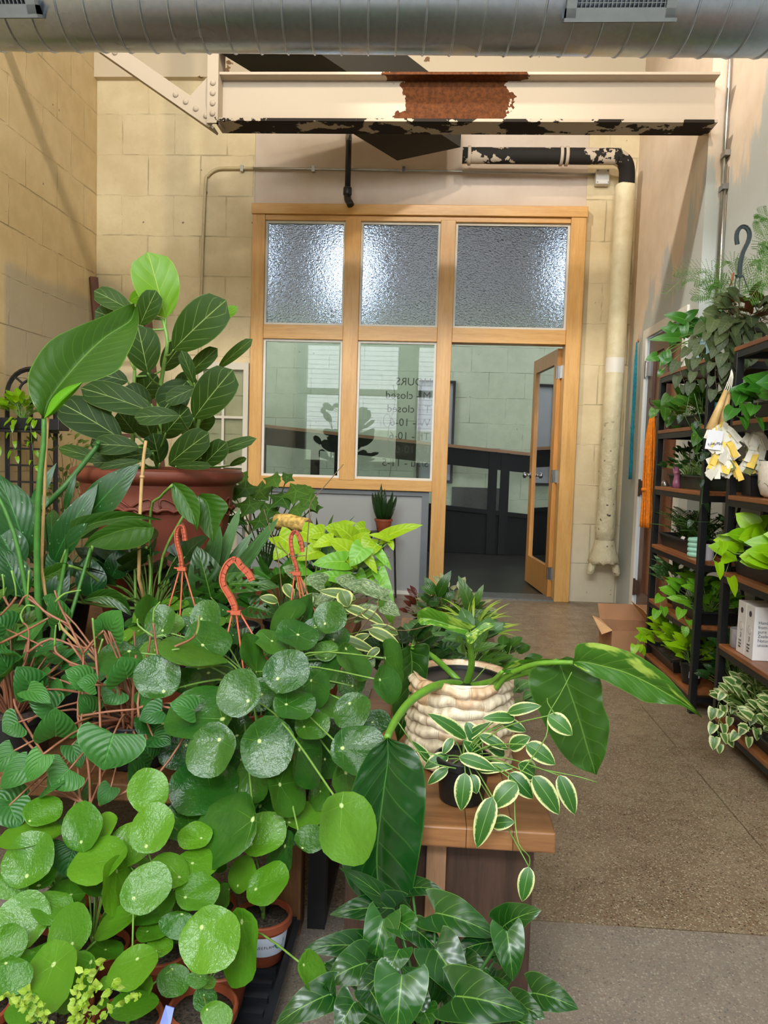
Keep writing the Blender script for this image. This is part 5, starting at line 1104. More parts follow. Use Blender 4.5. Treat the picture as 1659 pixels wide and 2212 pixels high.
for (L_, C_, R_, Y, hue) in [([(143,1190),(140,1150),(158,1122),(210,1108),(270,1105),(348,1122)], [(143,1190),(155,1160),(190,1135),(240,1122),(290,1115),(348,1122)], [(143,1190),(162,1172),(205,1142),(250,1130),(300,1122),(348,1124)], 2.28, .5),
    ([(330,1135),(300,1122),(250,1128),(205,1150),(186,1172),(184,1180)], [(322,1140),(290,1140),(255,1148),(220,1160),(195,1172),(184,1181)], [(333,1138),(325,1165),(290,1184),(240,1188),(205,1182),(184,1182)], 2.24, .3),
    ([(370,1045),(372,1075),(385,1105),(405,1125),(420,1135),(424,1148)], [(372,1044),(392,1065),(405,1088),(415,1108),(421,1128),(424,1149)], [(376,1042),(400,1048),(422,1068),(432,1095),(430,1125),(425,1149)], 2.24, .8),
    ([(425,1080),(425,1105),(428,1130),(440,1150),(450,1160),(458,1170)], [(428,1072),(445,1082),(452,1105),(455,1130),(458,1150),(459,1171)], [(434,1066),(465,1068),(488,1085),(492,1100),(478,1125),(461,1170)], 2.3, .5),
    ([(180,1295),(200,1280),(225,1272),(250,1275),(275,1300),(284,1328)], [(180,1296),(205,1290),(230,1288),(250,1295),(270,1310),(284,1329)], [(180,1297),(205,1300),(228,1306),(248,1312),(268,1322),(284,1330)], 2.1, .4),
    ([(66,1262),(85,1235),(110,1222),(130,1215),(146,1217)], [(66,1263),(90,1250),(112,1240),(130,1230),(147,1218)], [(66,1264),(92,1268),(118,1260),(138,1245),(148,1219)], 2.2, .9)]:
    M = MB(); pleaf(M, pp_(L_, Y), pp_(C_, Y, .008), pp_(R_, Y), n=16, nu=4, dome=.06, rnd=hue); link_mesh('leaf', M, ML['philo_g'], g, smooth=True)
T = MB()
for q in ([(143,1188,2.28),(128,1230,2.3),(118,1290,2.35)], [(200,1180,2.24),(190,1230,2.3),(180,1300,2.35)], [(372,1048,2.24),(345,1075,2.3),(325,1110,2.36)], [(400,1108,2.3),(352,1200,2.34),(340,1300,2.38)], [(290,1190,2.4),(292,1260,2.4),(296,1320,2.4)], [(316,1180,2.4),(325,1230,2.4),(322,1300,2.4)], [(148,1222,2.2),(185,1235,2.25),(235,1270,2.35)]): T.tube([P(*v) for v in q]+[top], .0045, .004, 7)
M = MB(); clump(M, T, top, 30, .12, .09, .22, .22, 'heart', nu=3, nv=7, pr=.003); link_mesh('foliage', M, ML['dark'], g, smooth=True); link_mesh('stems', T, M_stem, g, smooth=True)
b = MB(); b.tube([top, P(300, 1250, 2.35), P(306, 1040, 2.33), P(315, 952, 2.32)], .0062, .005, 8, smooth=2); b.lathe([(.0075, -.004), (.0085, 0), (.0075, .004)], P(307, 1030, 2.33), 8); link_mesh('bamboo_cane', b, M_bamb, g, smooth=True)

# ---- snake plant leaves, cheese plant, lime philodendron, hoya, ivy
def traced(name, label, cat, c, r, h, mat, seed, leaves, lm, kind, fill=None, upb=.4, stem=None, pmat_=None, pr=.0022, lname='foliage', **k):
    g, top = potted(name, label, cat, c, r, h, pmat_ or M_bplas, None, .8, seed); M, T = MB(), MB()
    for (bx, by_, ex, ey, w, Y, hue) in leaves:
        b0, b1 = ileaf(M, bx, by_, ex, ey, w, Y, dY=-.015, kind=kind, upb=upb, rnd=hue, **k)
        if pr: petiole(T, top, b0, pr, .12)
    if fill: clump(M, T, top, *fill, kind=kind, nu=3, nv=7)
    fin(g, M, lm, T, stem, lname); return g, top
g, top = potted('broad_snake_plant', 'pale banded broad bladed snake plant between the terracotta hooks', 'plant', (-.79, 2.66, ZT), .09, .12, M_bplas, None, .8, 14)
for (bx, by_, ex, ey, w, Y, hue) in [(480,1300,476,1136,54,2.6,.4),(522,1300,519,1096,36,2.66,.6),(545,1290,602,1118,38,2.62,.5),(500,1300,545,1150,34,2.7,.3),(560,1300,560,1180,30,2.68,.3),(455,1300,445,1190,30,2.7,.2)]:
    b0 = top+V(((bx-515)*.0006, random.uniform(-.02, .02), 0)); M = MB(); tip = P(ex, ey, Y)
    leaf(M, b0, tip, w/FPX*Y, V((0, -1, .2)), 'snake', fold=.10, arch=.02, nu=3, nv=10, rnd=hue, wave=.0); link_mesh('blade', M, ML['snake'], g, smooth=True)
g, top = potted('swiss_cheese_plant', 'small monstera with holed leaves before the terracotta planter', 'plant', (-.62, 2.40, ZT), .085, .11, M_bplas, None, .8, 15)
def holed(M, *a, **k):
    n0 = len(M.f); ileaf(M, *a, nu=8, nv=18, **k); W = 16; keep = []
    for i, f in enumerate(M.f[n0:]):
        j, c = divmod(i, W); s = (c+.5)/8-1; t_ = (j+.5)/18
        ph = (t_*5.0-abs(s)*.6) % 1
        if .22 < abs(s) < .62 and .18 < t_ < .85 and ph < .42: continue
        keep.append(f)
    M.f[n0:] = keep
M, T = MB(), MB()
for a in [(455,1290,425,1180,84,2.36,.3),(497,1262,603,1268,44,2.3,.7),(400,1300,378,1215,50,2.4,.2),(540,1310,600,1330,50,2.3,.3),(430,1330,400,1290,60,2.3,.3)]:
    holed(M, *a[:6], kind='heart', rnd=a[6], upb=.6); petiole(T, top, P(a[0], a[1], a[5]), .0025, .1)
fin(g, M, ML['philo_g'], T)
g, top = potted('lime_philodendron', 'bright lime yellow philodendron crown with older green leaves beneath', 'plant', (-.38, 2.42, ZT), .10, .12, M_bplas, None, .8, 16)
M, M2, T = MB(), MB(), MB()
for (bx, by_, ex, ey, w, Y, hue) in [(828,1163,914,1134,28,2.32,.5),(770,1207,708,1163,46,2.3,.6),(764,1166,720,1132,40,2.38,.4),(719,1166,676,1182,28,2.34,.8),(652,1148,696,1174,46,2.4,.5),(602,1158,648,1198,46,2.36,.4),(784,1194,815,1240,24,2.26,.9),(802,1164,783,1192,34,2.32,.4),(812,1178,793,1204,28,2.28,.3),
   (700,1150,660,1160,34,2.4,.5),(740,1150,700,1140,34,2.42,.3),(690,1190,640,1210,36,2.34,.4),(620,1180,590,1210,34,2.34,.2),(790,1140,760,1150,30,2.42,.2),(760,1180,800,1150,26,2.36,.5),(730,1140,770,1130,20,2.44,.4),(840,1165,795,1155,16,2.3,.6),(842,1170,850,1190,14,2.3,.4)]:
    b0, _ = ileaf(M, bx, by_, ex, ey, w, Y, dY=-.02, kind='heart', upb=.7, rnd=hue, wave=.01, arch=.1, nu=3, nv=8); petiole(T, top, b0, .0026, .1)
for (bx, by_, ex, ey, w, Y, hue) in [(745,1213,674,1219,42,2.26,.6),(746,1250,682,1243,32,2.24,.4),(784,1184,756,1224,46,2.24,.6),(812,1188,846,1232,22,2.28,.8),(814,1219,840,1216,15,2.28,.9),(818,1234,842,1284,30,2.26,.5),(822,1264,848,1352,42,2.2,.7),(700,1250,650,1260,36,2.3,.2),(790,1250,820,1240,30,2.3,.5),(660,1225,620,1240,40,2.34,.2),(770,1240,790,1270,34,2.3,.3)]:
    b0, _ = ileaf(M2, bx, by_, ex, ey, w, Y, dY=-.02, kind='arrow', upb=.5, rnd=hue, wave=.01, nu=3, nv=8); petiole(T, top, b0, .003, .1)
fin(g, M, ML['hoyan'], T, name='lime_leaves'); link_mesh('older_leaves', M2, ML['lime2'], g, smooth=True)
g, top = potted('variegated_hoya', 'cream edged trailing wax plant behind the round leaves', 'plant', (-.40, 2.30, .3405+.0), .08, .10, M_bplas, None, .8, 17)
g.location = V((-.36, 2.2, .341)) if False else g.location
M, M2, T, B = MB(), MB(), MB(), MB()
for (bx, by_, ex, ey, w, Y, hue) in [(768,1294,688,1277,24,2.1,.5),(738,1276,752,1312,36,2.08,.5),(745,1311,812,1342,22,2.08,.5),(715,1378,815,1410,26,2.02,.4),(796,1360,866,1398,26,2.02,.6),(614,1262,634,1294,24,2.2,.5),(645,1255,656,1285,20,2.2,.5),(668,1282,662,1318,24,2.16,.3),(680,1330,740,1350,22,2.1,.4),(700,1310,760,1325,22,2.1,.5),(780,1320,830,1350,22,2.06,.5),(760,1390,800,1370,20,2.04,.5),(730,1365,690,1350,20,2.1,.4),(600,1300,560,1290,20,2.2,.4),(650,1320,610,1310,20,2.2,.5),(860,1370,800,1350,18,2.04,.4),(820,1400,790,1425,18,2.0,.4)]:
    b0, _ = ileaf(M, bx, by_, ex, ey, w, Y, dY=-.01, kind='hoya', upb=.6, rnd=hue, arch=.1, nu=4, nv=8); petiole(T, top, b0, .0015, .1)
for (bx, by_, ex, ey, w, Y, hue) in [(782,1266,848,1300,34,2.12,.6),(812,1290,846,1274,26,2.12,.5),(700,1262,660,1250,40,2.2,.5),(760,1262,722,1250,34,2.2,.7),(800,1275,740,1262,34,2.16,.5),(690,1300,650,1290,30,2.18,.3),(770,1330,820,1310,34,2.1,.4),(640,1240,610,1225,30,2.24,.5),(720,1290,680,1305,40,2.16,.5),(790,1420,810,1440,30,2.0,.4),(830,1310,865,1330,34,2.1,.4)]:
    b0, _ = ileaf(M2, bx, by_, ex, ey, w, Y, dY=-.01, kind='heart', upb=.6, rnd=hue, arch=.1, nu=3, nv=7); petiole(T, top, b0, .0015, .1)
for q in ([(665,1330,2.1),(660,1240,2.1),(668,1120,2.1),(672,1085,2.1),(700,1052,2.1),(742,1003,2.1)], [(610,1290,2.1),(600,1200,2.1),(585,1150,2.12),(570,1100,2.12)], [(790,1360,2.04),(830,1358,2.04),(880,1362,2.0),(938,1348,1.98)], [(760,1385,2.04),(790,1345,2.04),(812,1320,2.04),(818,1290,2.06)], [(745,1340,2.05),(775,1330,2.05),(800,1310,2.06)], [(600,1170,2.1),(625,1200,2.1),(660,1200,2.1)], [(800,1372,2.04),(845,1345,2.02)]): B.tube([P(*v) for v in q], .0017, .0012, 5)
fin(g, M, ML['hoyab'], T, name='cream_edged_leaves'); link_mesh('silver_leaves', M2, ML['silver'], g, smooth=True); link_mesh('tendrils', B, M_stemb, g, smooth=True)
g, top = potted('english_ivy', 'spreading lobed leaved plant right of the terracotta planter, below the partition sill', 'plant', (-.72, 3.32, ZT), .11, .14, M_terra, None, .78, 18)
M, T = MB(), MB()
def star(M, c, r, n, rnd):
    n = V(n).normalized(); e1 = n.cross(V((0, 1, .2))).normalized(); e2 = n.cross(e1); a0 = random.uniform(0, 6); vs = [c]; at = [(0, 0, rnd)]; K_ = 15
    for k in range(K_):
        a = a0+2*PI*k/K_; q = r*(1 if k % 3 == 0 else .62)*(1 if k else .5); vs.append(c+e1*q*math.cos(a)+e2*q*math.sin(a)-n*r*.15); at.append((.5 if k % 3 else .02, .5, rnd))
    M.add(vs, [(0, k+1, (k+1) % K_+1) for k in range(K_)], at)
for (x, y, r_, Y) in [(590,1035,30,3.1),(560,1060,40,3.2),(640,1060,40,3.1),(668,1080,34,3.05),(610,1075,38,3.1),(530,1055,36,3.2),(540,1090,38,3.1),(500,1060,30,3.2),(640,1100,28,3.0),(580,1100,34,3.1),(660,1055,26,3.2),(520,1030,28,3.3),(620,1030,20,3.2),(490,1090,30,3.1),(560,1125,30,3.0),(600,1120,30,3.0),(475,1120,26,3.1),(680,1095,20,3.1),(510,1120,30,3.1)]:
    c = P(x, y, Y); star(M, c, r_/FPX*Y, V((random.uniform(-.3, .3), -.8, .9)), random.random()); petiole(T, top, c, .003, .15)
fin(g, M, ML['mid'], T, M_stemd)
for i, (nm, lb, ct, c, r_, h, fill, lm, kd, st_, kw) in enumerate([
  ('spider_plant', 'arching dark strappy plant behind the lime philodendron', 'plant', (-.50, 3.40, ZT), .09, .11, (46, .20, .016, .16, .18), 'mid', 'lance', None, {}),
  ('dark_leaf_plant', 'dark broad leaved plant behind the lime philodendron at the right table corner', 'plant', (-.385, 3.12, ZT), .08, .10, (34, .11, .05, .13, .16), 'dark', 'ovate', None, {}),
  ('rubber_plant', 'dark leaved bushy plant at the left rear of the rear table', 'plant', (-1.70, 2.78, ZT), .12, .14, (40, .15, .06, .2, .28), 'dark', 'ovate', None, {}),
  ('calathea', 'dark mixed leaf plant under the terracotta planter at table front', 'plant', (-1.07, 2.48+.0, ZT), .0, .0, None, 'dark', 'ovate', None, {}),
  ('trailing_pothos', 'green trailing plant between the holed monstera and the lime philodendron', 'plant', (-.50, 2.62, ZT), .07, .09, (40, .075, .05, .12, .20), 'pothosd', 'heart', None, {}),
  ('dark_pothos', 'dark green clump beside the low terracotta hook at rear left', 'plant', (-1.33, 2.16, .3405), .09, .11, (46, .09, .06, .17, .24), 'dark', 'heart', None, {}),
  ('green_pothos', 'mid green clump at the left photo edge behind the pink stemmed plant', 'plant', (-1.22, 1.93, .3405), .09, .11, (40, .09, .05, .16, .26), 'mid', 'ovate', None, {}),
  ('leafy_herb', 'low dark clump between the first two terracotta hooks', 'plant', (-.56, 2.12, .3405), .06, .09, (30, .07, .05, .10, .15), 'dark', 'heart', None, {})]):
    if not fill: continue
    g, top = potted(nm, lb, ct, c, r_, h, M_bplas, None, .8, 100+i); M, T = MB(), MB()
    clump(M, T, top, *fill, kind=kd, nu=2, nv=6, el=(20, 80)); fin(g, M, ML[lm], T, M_stemd)
# cork log
g = thing('cork_log', 'pale rough cork log lying among the plants behind the middle hook', 'log', P(632, 1150, 2.85))
M_cork = pmat('cork_bark', (196, 160, 84), .8, var=.45, scale=60, bump=.8)
b = MB(); a, c = P(600, 1127, 2.85), P(664, 1134, 2.78); b.tube([a, a.lerp(c, .35)+V((0, 0, .006)), a.lerp(c, .7), c], .030, .026, 14, 4); link_mesh('bark', b, M_cork, g, smooth=True)
b = MB(); b.lathe([(0, .002), (.019, .002), (.02, 0)], c+(c-a).normalized()*.0005, 14, axis=(c-a)); link_mesh('cut_end', b, pmat('cut_wood', (140, 100, 50), .8, var=.3, scale=80), g)
b = MB(); b.tube([V((a.x+.05, a.y, ZT+.001)), V((a.x+.05, a.y, a.z-.02))], .010, n=8); link_mesh('support_stake', b, M_cork, g)

# ---- trellis planter (left wall), plants beneath, snake plant on its stand
g = thing('trellis_planter', 'black trough of lime pothos on the arched trellis stand', 'planter', (xm, yt_-.08, zs_-.219))
zz = zs_-.219
link_mesh('trough', MB().box(xl+.0, xr_+.10, yt_-.155, yt_-.02, zz, zz+.07), M_bplas, g, bevel=.005)
random.seed(31); M, T = MB(), MB(); clump(M, T, V((xm, yt_-.09, zz+.07)), 60, .075, .045, .14, .16, 'heart', sq=(1, .4), nu=2, nv=5); 
for k in range(3): x = xl+.03+k*.12; vine(M, T, [(x, yt_-.16, zz+.07), (x-.01, yt_-.2, zz+.02), (x+.02, yt_-.21, zz-.12-.05*(k % 3))], .03, .055, .03)
fin(g, M, ML['neon'], T)
g, top = potted('hanging_tangle', 'wiry olive plant hanging beside the arched trellis stand', 'plant', (-2.40, 4.9, .0), .12, .16, M_bplas, None, .8, 32)
M, T = MB(), MB(); 
for k in range(14): x = -2.5+.02*k; y0 = random.uniform(.8, 1.15); T.tube([(x, 4.9, .15), (x+random.uniform(-.1, .1), 4.88, .6), (x+random.uniform(-.12, .12), 4.86, y0)], .002, n=4)
clump(M, T, top+V((0, 0, .3)), 90, .07, .03, .2, .5, 'ovate', nu=1, nv=4); clump(M, None, V((-2.42, 4.85, 1.0)), 60, .06, .03, .22, .2, 'ovate', pet=False, nu=1, nv=4)
fin(g, M, ML['olive'], T, M_stemb)
g, top = potted('small_snake_plant', 'small dark snake plant in terracotta pot on the black stand', 'plant', (-.36, 5.86, zsn+.001), .068, .10, M_terra, None, .7, 33)
for k in range(11):
    a = k*2.4; q = .035*math.sqrt(k/10); M = MB(); b0 = top+V((q*math.cos(a), q*math.sin(a), 0)); tp_ = b0+V((q*2.2*math.cos(a), q*2.2*math.sin(a), random.uniform(.15, .27)*(1.15-q*8)))
    leaf(M, b0, tp_, .038, V((math.cos(a)*.4, -1, 0)), 'snake', fold=.25, nu=2, nv=6, rnd=random.random()*.4); link_mesh('blade', M, ML['dark'], g, smooth=True)
# =================================================================== BENCH PLANTS
t = NT('woven_water_hyacinth'); s_, u_, r_ = t.sep(t.n('ShaderNodeAttribute', attribute_name='lp').outputs['Vector']); p = t.obj()
n1 = t.noise(60, t.map(p, sc=(1, 1, .25)), 4, .7); n2 = t.noise(9, p, 2, .5)
col = t.mix(t.sstep(n1, .3, .7), srgb(206, 186, 156), srgb(236, 222, 198)); col = t.mix(t.math('MULTIPLY', t.sstep(t.math('ADD', n2, t.math('MULTIPLY', r_, .4)), .6, .8), .7), col, srgb(186, 140, 96))
edge = t.sstep(t.math('ABSOLUTE', t.math('SUBTRACT', u_, .5)), .40, .5); sg = t.sstep(t.math('ABSOLUTE', t.math('SUBTRACT', s_, .5)), .44, .49)
col = t.mix(t.math('MULTIPLY', t.math('MAXIMUM', edge, sg), .75), col, srgb(112, 76, 48)); t.base(col); t.rough(.45); t.bump(n1, .4, .003); M_bask = t.m
random.seed(50)
bc = V((.085, 1.80, .3805)); RB = .118; HB = .205
g = thing('basket_philodendron', 'philodendron with huge arching leaves in a cream woven basket planter', 'plant', bc)
def basket():
    rows = 8; N = 240; at = []; b = MB(); vs = []; per = 5; L = rows*per
    for j in range(L+1):
        z = HB*j/L; row = int(min(j, L-1)/per); u = (j/per) % 1; r0 = RB*(.90+.12*math.sin(PI*min(1, .25+j/L*.7)))
        if row == rows-1: r0 *= 1.03
        for k in range(N):
            a = 2*PI*k/N; seg = (a/(2*PI)*11+row*.5) % 1; bul = math.sqrt(max(0, math.sin(PI*u)))*.010*(.6+.4*min(1, 6*min(seg, 1-seg)))
            if row == rows-1: bul = math.sin(PI*u)*.012*(.75+.25*abs(math.sin(a*22)))
            e_ = min(seg, 1-seg)*11; bul *= .55+.45*min(1, e_*1.6)**.5; bul += .0016*math.sin(a*37+row*2)*math.sin(PI*u)
            vs.append(bc+V(((r0+bul)*math.cos(a), (r0+bul)*math.sin(a), z+.0045*math.sin(a*5+row*1.7)+.002*math.sin(a*13+row)))); at.append((seg, u, (math.sin(row*12.9+int(a/(2*PI)*11+row*.5)*78.2)*437.5) % 1))
    for (r_, z) in ((RB*.97, HB+.004), (RB*.88, HB), (RB*.86, HB-.03)):
        for k in range(N): a = 2*PI*k/N; vs.append(bc+V((r_*math.cos(a), r_*math.sin(a), z))); at.append((.5, .5, .5))
    L2 = L+3
    b.add(vs, [(i*N+k, i*N+(k+1) % N, (i+1)*N+(k+1) % N, (i+1)*N+k) for i in range(L2) for k in range(N)]+[tuple(range(N-1, -1, -1))], at)
    return b
link_mesh('woven_basket', basket(), M_bask, g, smooth=True)
b = MB(); b.lathe([(.095, .19), (.1, .19), (.1, .198), (.094, .198), (.090, .17), (0, .168)], bc, 36); link_mesh('inner_pot', b, M_bplas, g, auto=40)
b = MB(); b.lathe([(0, 0), (.09, 0), (.088, -.004)][::-1], bc+V((0, 0, .174)), 30); b.v = [(x, y, z+random.uniform(-.002, .003)) for x, y, z in b.v]; link_mesh('soil', b, pmat('dark_soil', (42, 32, 26), .95, var=.7, scale=150, bump=.8), g, smooth=True)
cr = bc+V((.01, -.01, .172))
PHL = [ # name mat L C R Y hue petiole
 ('philo', [(832,1600),(800,1620),(768,1680),(745,1770),(735,1850),(760,1920),(810,1965),(866,1990)], [(836,1592),(838,1640),(830,1700),(820,1780),(814,1850),(818,1910),(835,1955),(868,1991)], [(842,1596),(885,1612),(912,1650),(920,1710),(915,1790),(902,1870),(888,1940),(870,1991)], 1.44, .5,
   [(1022,1492,1.80),(985,1478,1.76),(940,1482,1.68),(890,1512,1.60),(855,1555,1.52),(836,1594,1.45)], .0115),
 ('philo_v', [(1028,1352),(990,1338),(960,1325),(925,1312),(903,1322),(902,1342)], [(1012,1362),(985,1355),(955,1345),(930,1338),(912,1336),(902,1342)], [(1000,1370),(975,1362),(950,1354),(930,1350),(912,1350),(903,1344)], 1.66, .6, [(1020,1490,1.79),(1018,1440,1.74),(1016,1400,1.70),(1008,1366,1.67)], .009),
 ('philo_g', [(890,1396),(925,1392),(925,1440),(915,1500),(890,1560),(862,1600)], [(886,1396),(890,1430),(888,1470),(880,1520),(868,1565),(860,1601)], [(880,1396),(862,1410),(850,1450),(846,1500),(850,1560),(858,1600)], 1.78, .1, [(1018,1492,1.82),(975,1455,1.82),(930,1415,1.80),(888,1397,1.79)], .009),
 ('philo_g', [(1190,1440),(1150,1442),(1142,1480),(1165,1540),(1195,1600),(1235,1650),(1284,1672)], [(1205,1425),(1222,1470),(1240,1520),(1256,1570),(1270,1620),(1280,1650),(1286,1673)], [(1225,1418),(1280,1440),(1300,1480),(1302,1520),(1316,1560),(1310,1620),(1289,1673)], 1.62, .35, [(1024,1494,1.78),(1060,1475,1.72),(1110,1458,1.68),(1165,1446,1.65),(1204,1428,1.62)], .0105),
 ('philo_v', [(1240,1426),(1245,1395),(1275,1388),(1330,1398),(1385,1420),(1440,1460),(1480,1505),(1516,1548)], [(1238,1430),(1262,1430),(1300,1438),(1350,1452),(1400,1475),(1440,1498),(1480,1522),(1517,1549)], [(1240,1436),(1270,1455),(1305,1470),(1345,1490),(1390,1515),(1425,1520),(1470,1524),(1516,1550)], 1.58, .35, [(1026,1496,1.79),(1060,1494,1.72),(1095,1460,1.68),(1160,1434,1.62),(1238,1431,1.585)], .008),
 ('philo_v', [(1085,1445),(1110,1428),(1150,1425),(1200,1425),(1232,1448),(1240,1478)], [(1085,1449),(1120,1443),(1155,1442),(1195,1448),(1225,1460),(1240,1479)], [(1085,1454),(1115,1455),(1150,1458),(1190,1468),(1218,1476),(1239,1481)], 1.66, .3, [(1024,1496,1.79),(1052,1478,1.72),(1086,1450,1.665)], .007)]
b = MB(); pleaf(b, pp_([(1012,1368),(1030,1356),(1048,1345),(1068,1348)], 1.655), pp_([(1006,1372),(1024,1366),(1046,1356),(1068,1350)], 1.65), pp_([(1008,1386),(1020,1390),(1040,1368),(1068,1352)], 1.65), n=10, nu=3, rnd=.9); link_mesh('leaf', b, ML['philo_v'], g, smooth=True)
for (mt, L_, C_, R_, Y, hue, pt, pr_) in PHL:
    b = MB(); dy = -.06 if mt == 'philo' else 0
    n_ = len(C_); 
    pleaf(b, [P(x, y, Y+dy*i/n_) for i, (x, y) in enumerate(L_)], [P(x, y, Y+.012+dy*i/n_) for i, (x, y) in enumerate(C_)], [P(x, y, Y+dy*i/n_) for i, (x, y) in enumerate(R_)], rnd=hue, n=26, nu=6, dome=.07, ruff=.0025)
    link_mesh('leaf', b, ML[mt], g, smooth=True)
    b = MB(); b.tube([cr]+[P(*q) for q in pt[1:]], pr_, pr_*.62, 9, 5); link_mesh('leaf_stalk', b, stemmat('philo_stalk', (98, 146, 42)) if 'philo_stalk' not in bpy.data.materials else bpy.data.materials['philo_stalk'], g, smooth=True)
b = MB(); b.tube([cr, P(1026, 1468, 1.79), P(1050, 1440, 1.79)], .003, .001, 6); link_mesh('new_shoot', b, M_stem, g, smooth=True)

g, top = potted('potted_hoya', 'cream edged wax plant in a black pot at the bench front, trailing a stem', 'plant', (.085, 1.575, .3805), .058, .095, M_bplas, None, .8, 51)
M, T = MB(), MB()
for (bx, by_, ex, ey, w, Y, hue) in [(1007,1595,923,1541,30,1.58,.4),(1112,1552,1041,1552,26,1.56,.6),(1097,1539,1170,1525,26,1.56,.6),(1085,1560,1137,1580,26,1.58,.3),(1184,1546,1237,1588,38,1.50,.9),(1007,1560,1040,1628,34,1.60,.2),(978,1595,956,1630,20,1.56,.4),(968,1632,915,1660,28,1.56,.3),
 (992,1635,1072,1664,30,1.50,.5),(967,1660,923,1695,22,1.52,.5),(1005,1670,996,1752,38,1.46,.8),(1018,1673,1030,1715,28,1.47,.5),(1064,1722,1030,1832,42,1.42,.7),(1116,1692,1063,1746,44,1.44,.9),(1063,1780,1112,1776,30,1.44,.5),(1100,1671,1152,1726,38,1.46,.1),(1152,1677,1208,1760,42,1.44,.6),
 (1208,1675,1242,1760,36,1.46,.5),(1137,1608,1200,1652,38,1.50,.6),(1101,1615,1146,1592,32,1.54,.5),(1036,1588,1098,1620,24,1.56,.3),(1155,1675,1119,1650,40,1.50,.3),(1034,1664,1112,1657,22,1.50,.6),(1143,1873,1128,1948,32,1.40,.6),(1180,1700,1140,1690,24,1.48,.2),(1040,1640,1000,1600,30,1.58,.1),(1090,1630,1050,1610,30,1.58,.1),(1000,1600,1060,1560,20,1.60,.2),(930,1650,890,1600,20,1.56,.2)]:
    b0, _ = ileaf(M, bx, by_, ex, ey, w, Y, dY=-.012, kind='hoya', upb=.5, rnd=hue, arch=.08, fold=.1, nu=5, nv=9, wave=.01); petiole(T, top, b0, .0016, .15)
for q in ([(1112,1690,1.46),(1112,1760,1.43),(1120,1822,1.40),(1143,1850,1.40),(1143,1873,1.40)], [(1100,1700,1.46),(1140,1650,1.48),(1180,1590,1.48),(1184,1546,1.5),(1210,1500,1.5),(1235,1452,1.5)], [(1140,1655,1.5),(1200,1668,1.48),(1250,1678,1.46),(1290,1690,1.46)], [(960,1635,1.5),(900,1622,1.5),(850,1622,1.5)], [(985,1660,1.5),(920,1640,1.5),(860,1560,1.5)], [(1200,1545,1.5),(1184,1520,1.5),(1182,1508,1.5)]): T.tube([P(*v) for v in q], .0015, .001, 5)
fin(g, M, ML['hoya'], T, M_stem)

# ---- glossy philodendron standing on the floor at the front
g, top = potted('floor_philodendron', 'bushy glossy dark green philodendron on the floor at the bottom of the photo', 'plant', (.03, 1.16, .0), .10, .13, M_bplas, None, .8, 52)
M, T = MB(), MB()
for (bx, by_, ex, ey, w, Y, hue) in [(850,1965,732,1874,46,1.34,.35),(850,1963,712,1976,56,1.32,.05),(785,2045,655,2052,52,1.24,.15),(790,2080,705,2122,74,1.18,.5),(828,1985,803,2104,66,1.26,.95),(862,1990,917,2038,56,1.26,.95),(862,2050,838,2110,52,1.20,.9),(890,1918,960,1928,38,1.40,.15),(941,1972,1071,2022,76,1.24,.4),
 (1086,2003,1169,1966,64,1.24,.45),(1095,2012,1108,2120,62,1.16,.75),(941,2050,1002,2152,86,1.14,.3),(1064,2035,975,2062,52,1.22,.1),(930,2170,868,2088,72,1.12,.4),(868,2108,856,2240,100,1.02,.6),(712,2148,595,2215,62,1.10,.3),(765,2165,728,2235,64,1.08,.25),(715,2150,722,2105,36,1.12,.4),(1052,2150,1045,2090,40,1.12,.6),(1066,2150,1100,2125,40,1.12,.6),
 (985,2152,1140,2194,94,1.02,.25),(1150,2145,1250,2180,62,1.08,.35),(1110,2170,1178,2200,52,1.06,.3),(915,2185,932,2222,54,1.06,.9),(1000,2080,1060,2110,50,1.18,.2),(990,2120,1030,2180,60,1.12,.1),(800,2140,830,2200,60,1.08,.1),(900,2100,960,2140,60,1.16,.05),(1080,2060,1110,2100,40,1.2,.1),(700,2080,690,2140,50,1.2,.1),(880,2150,930,2210,70,1.08,.1),(1040,2170,1010,2225,60,1.06,.2),(1100,2200,1160,2230,60,1.0,.2),(900,2010,960,2070,50,1.24,.1),(820,2110,770,2150,50,1.16,.1)]:
    b0, _ = ileaf(M, bx, by_, ex, ey, w, Y, dY=-.03, kind='arrow', upb=.55, rnd=hue, arch=.13, fold=.14, wave=.028, nu=5, nv=13); petiole(T, top, b0, .0032, .1)
clump(M, T, top, 12, .12, .06, .10, .10, 'arrow', nu=3, nv=7)
fin(g, M, ML['burle'], T, M_stemd)

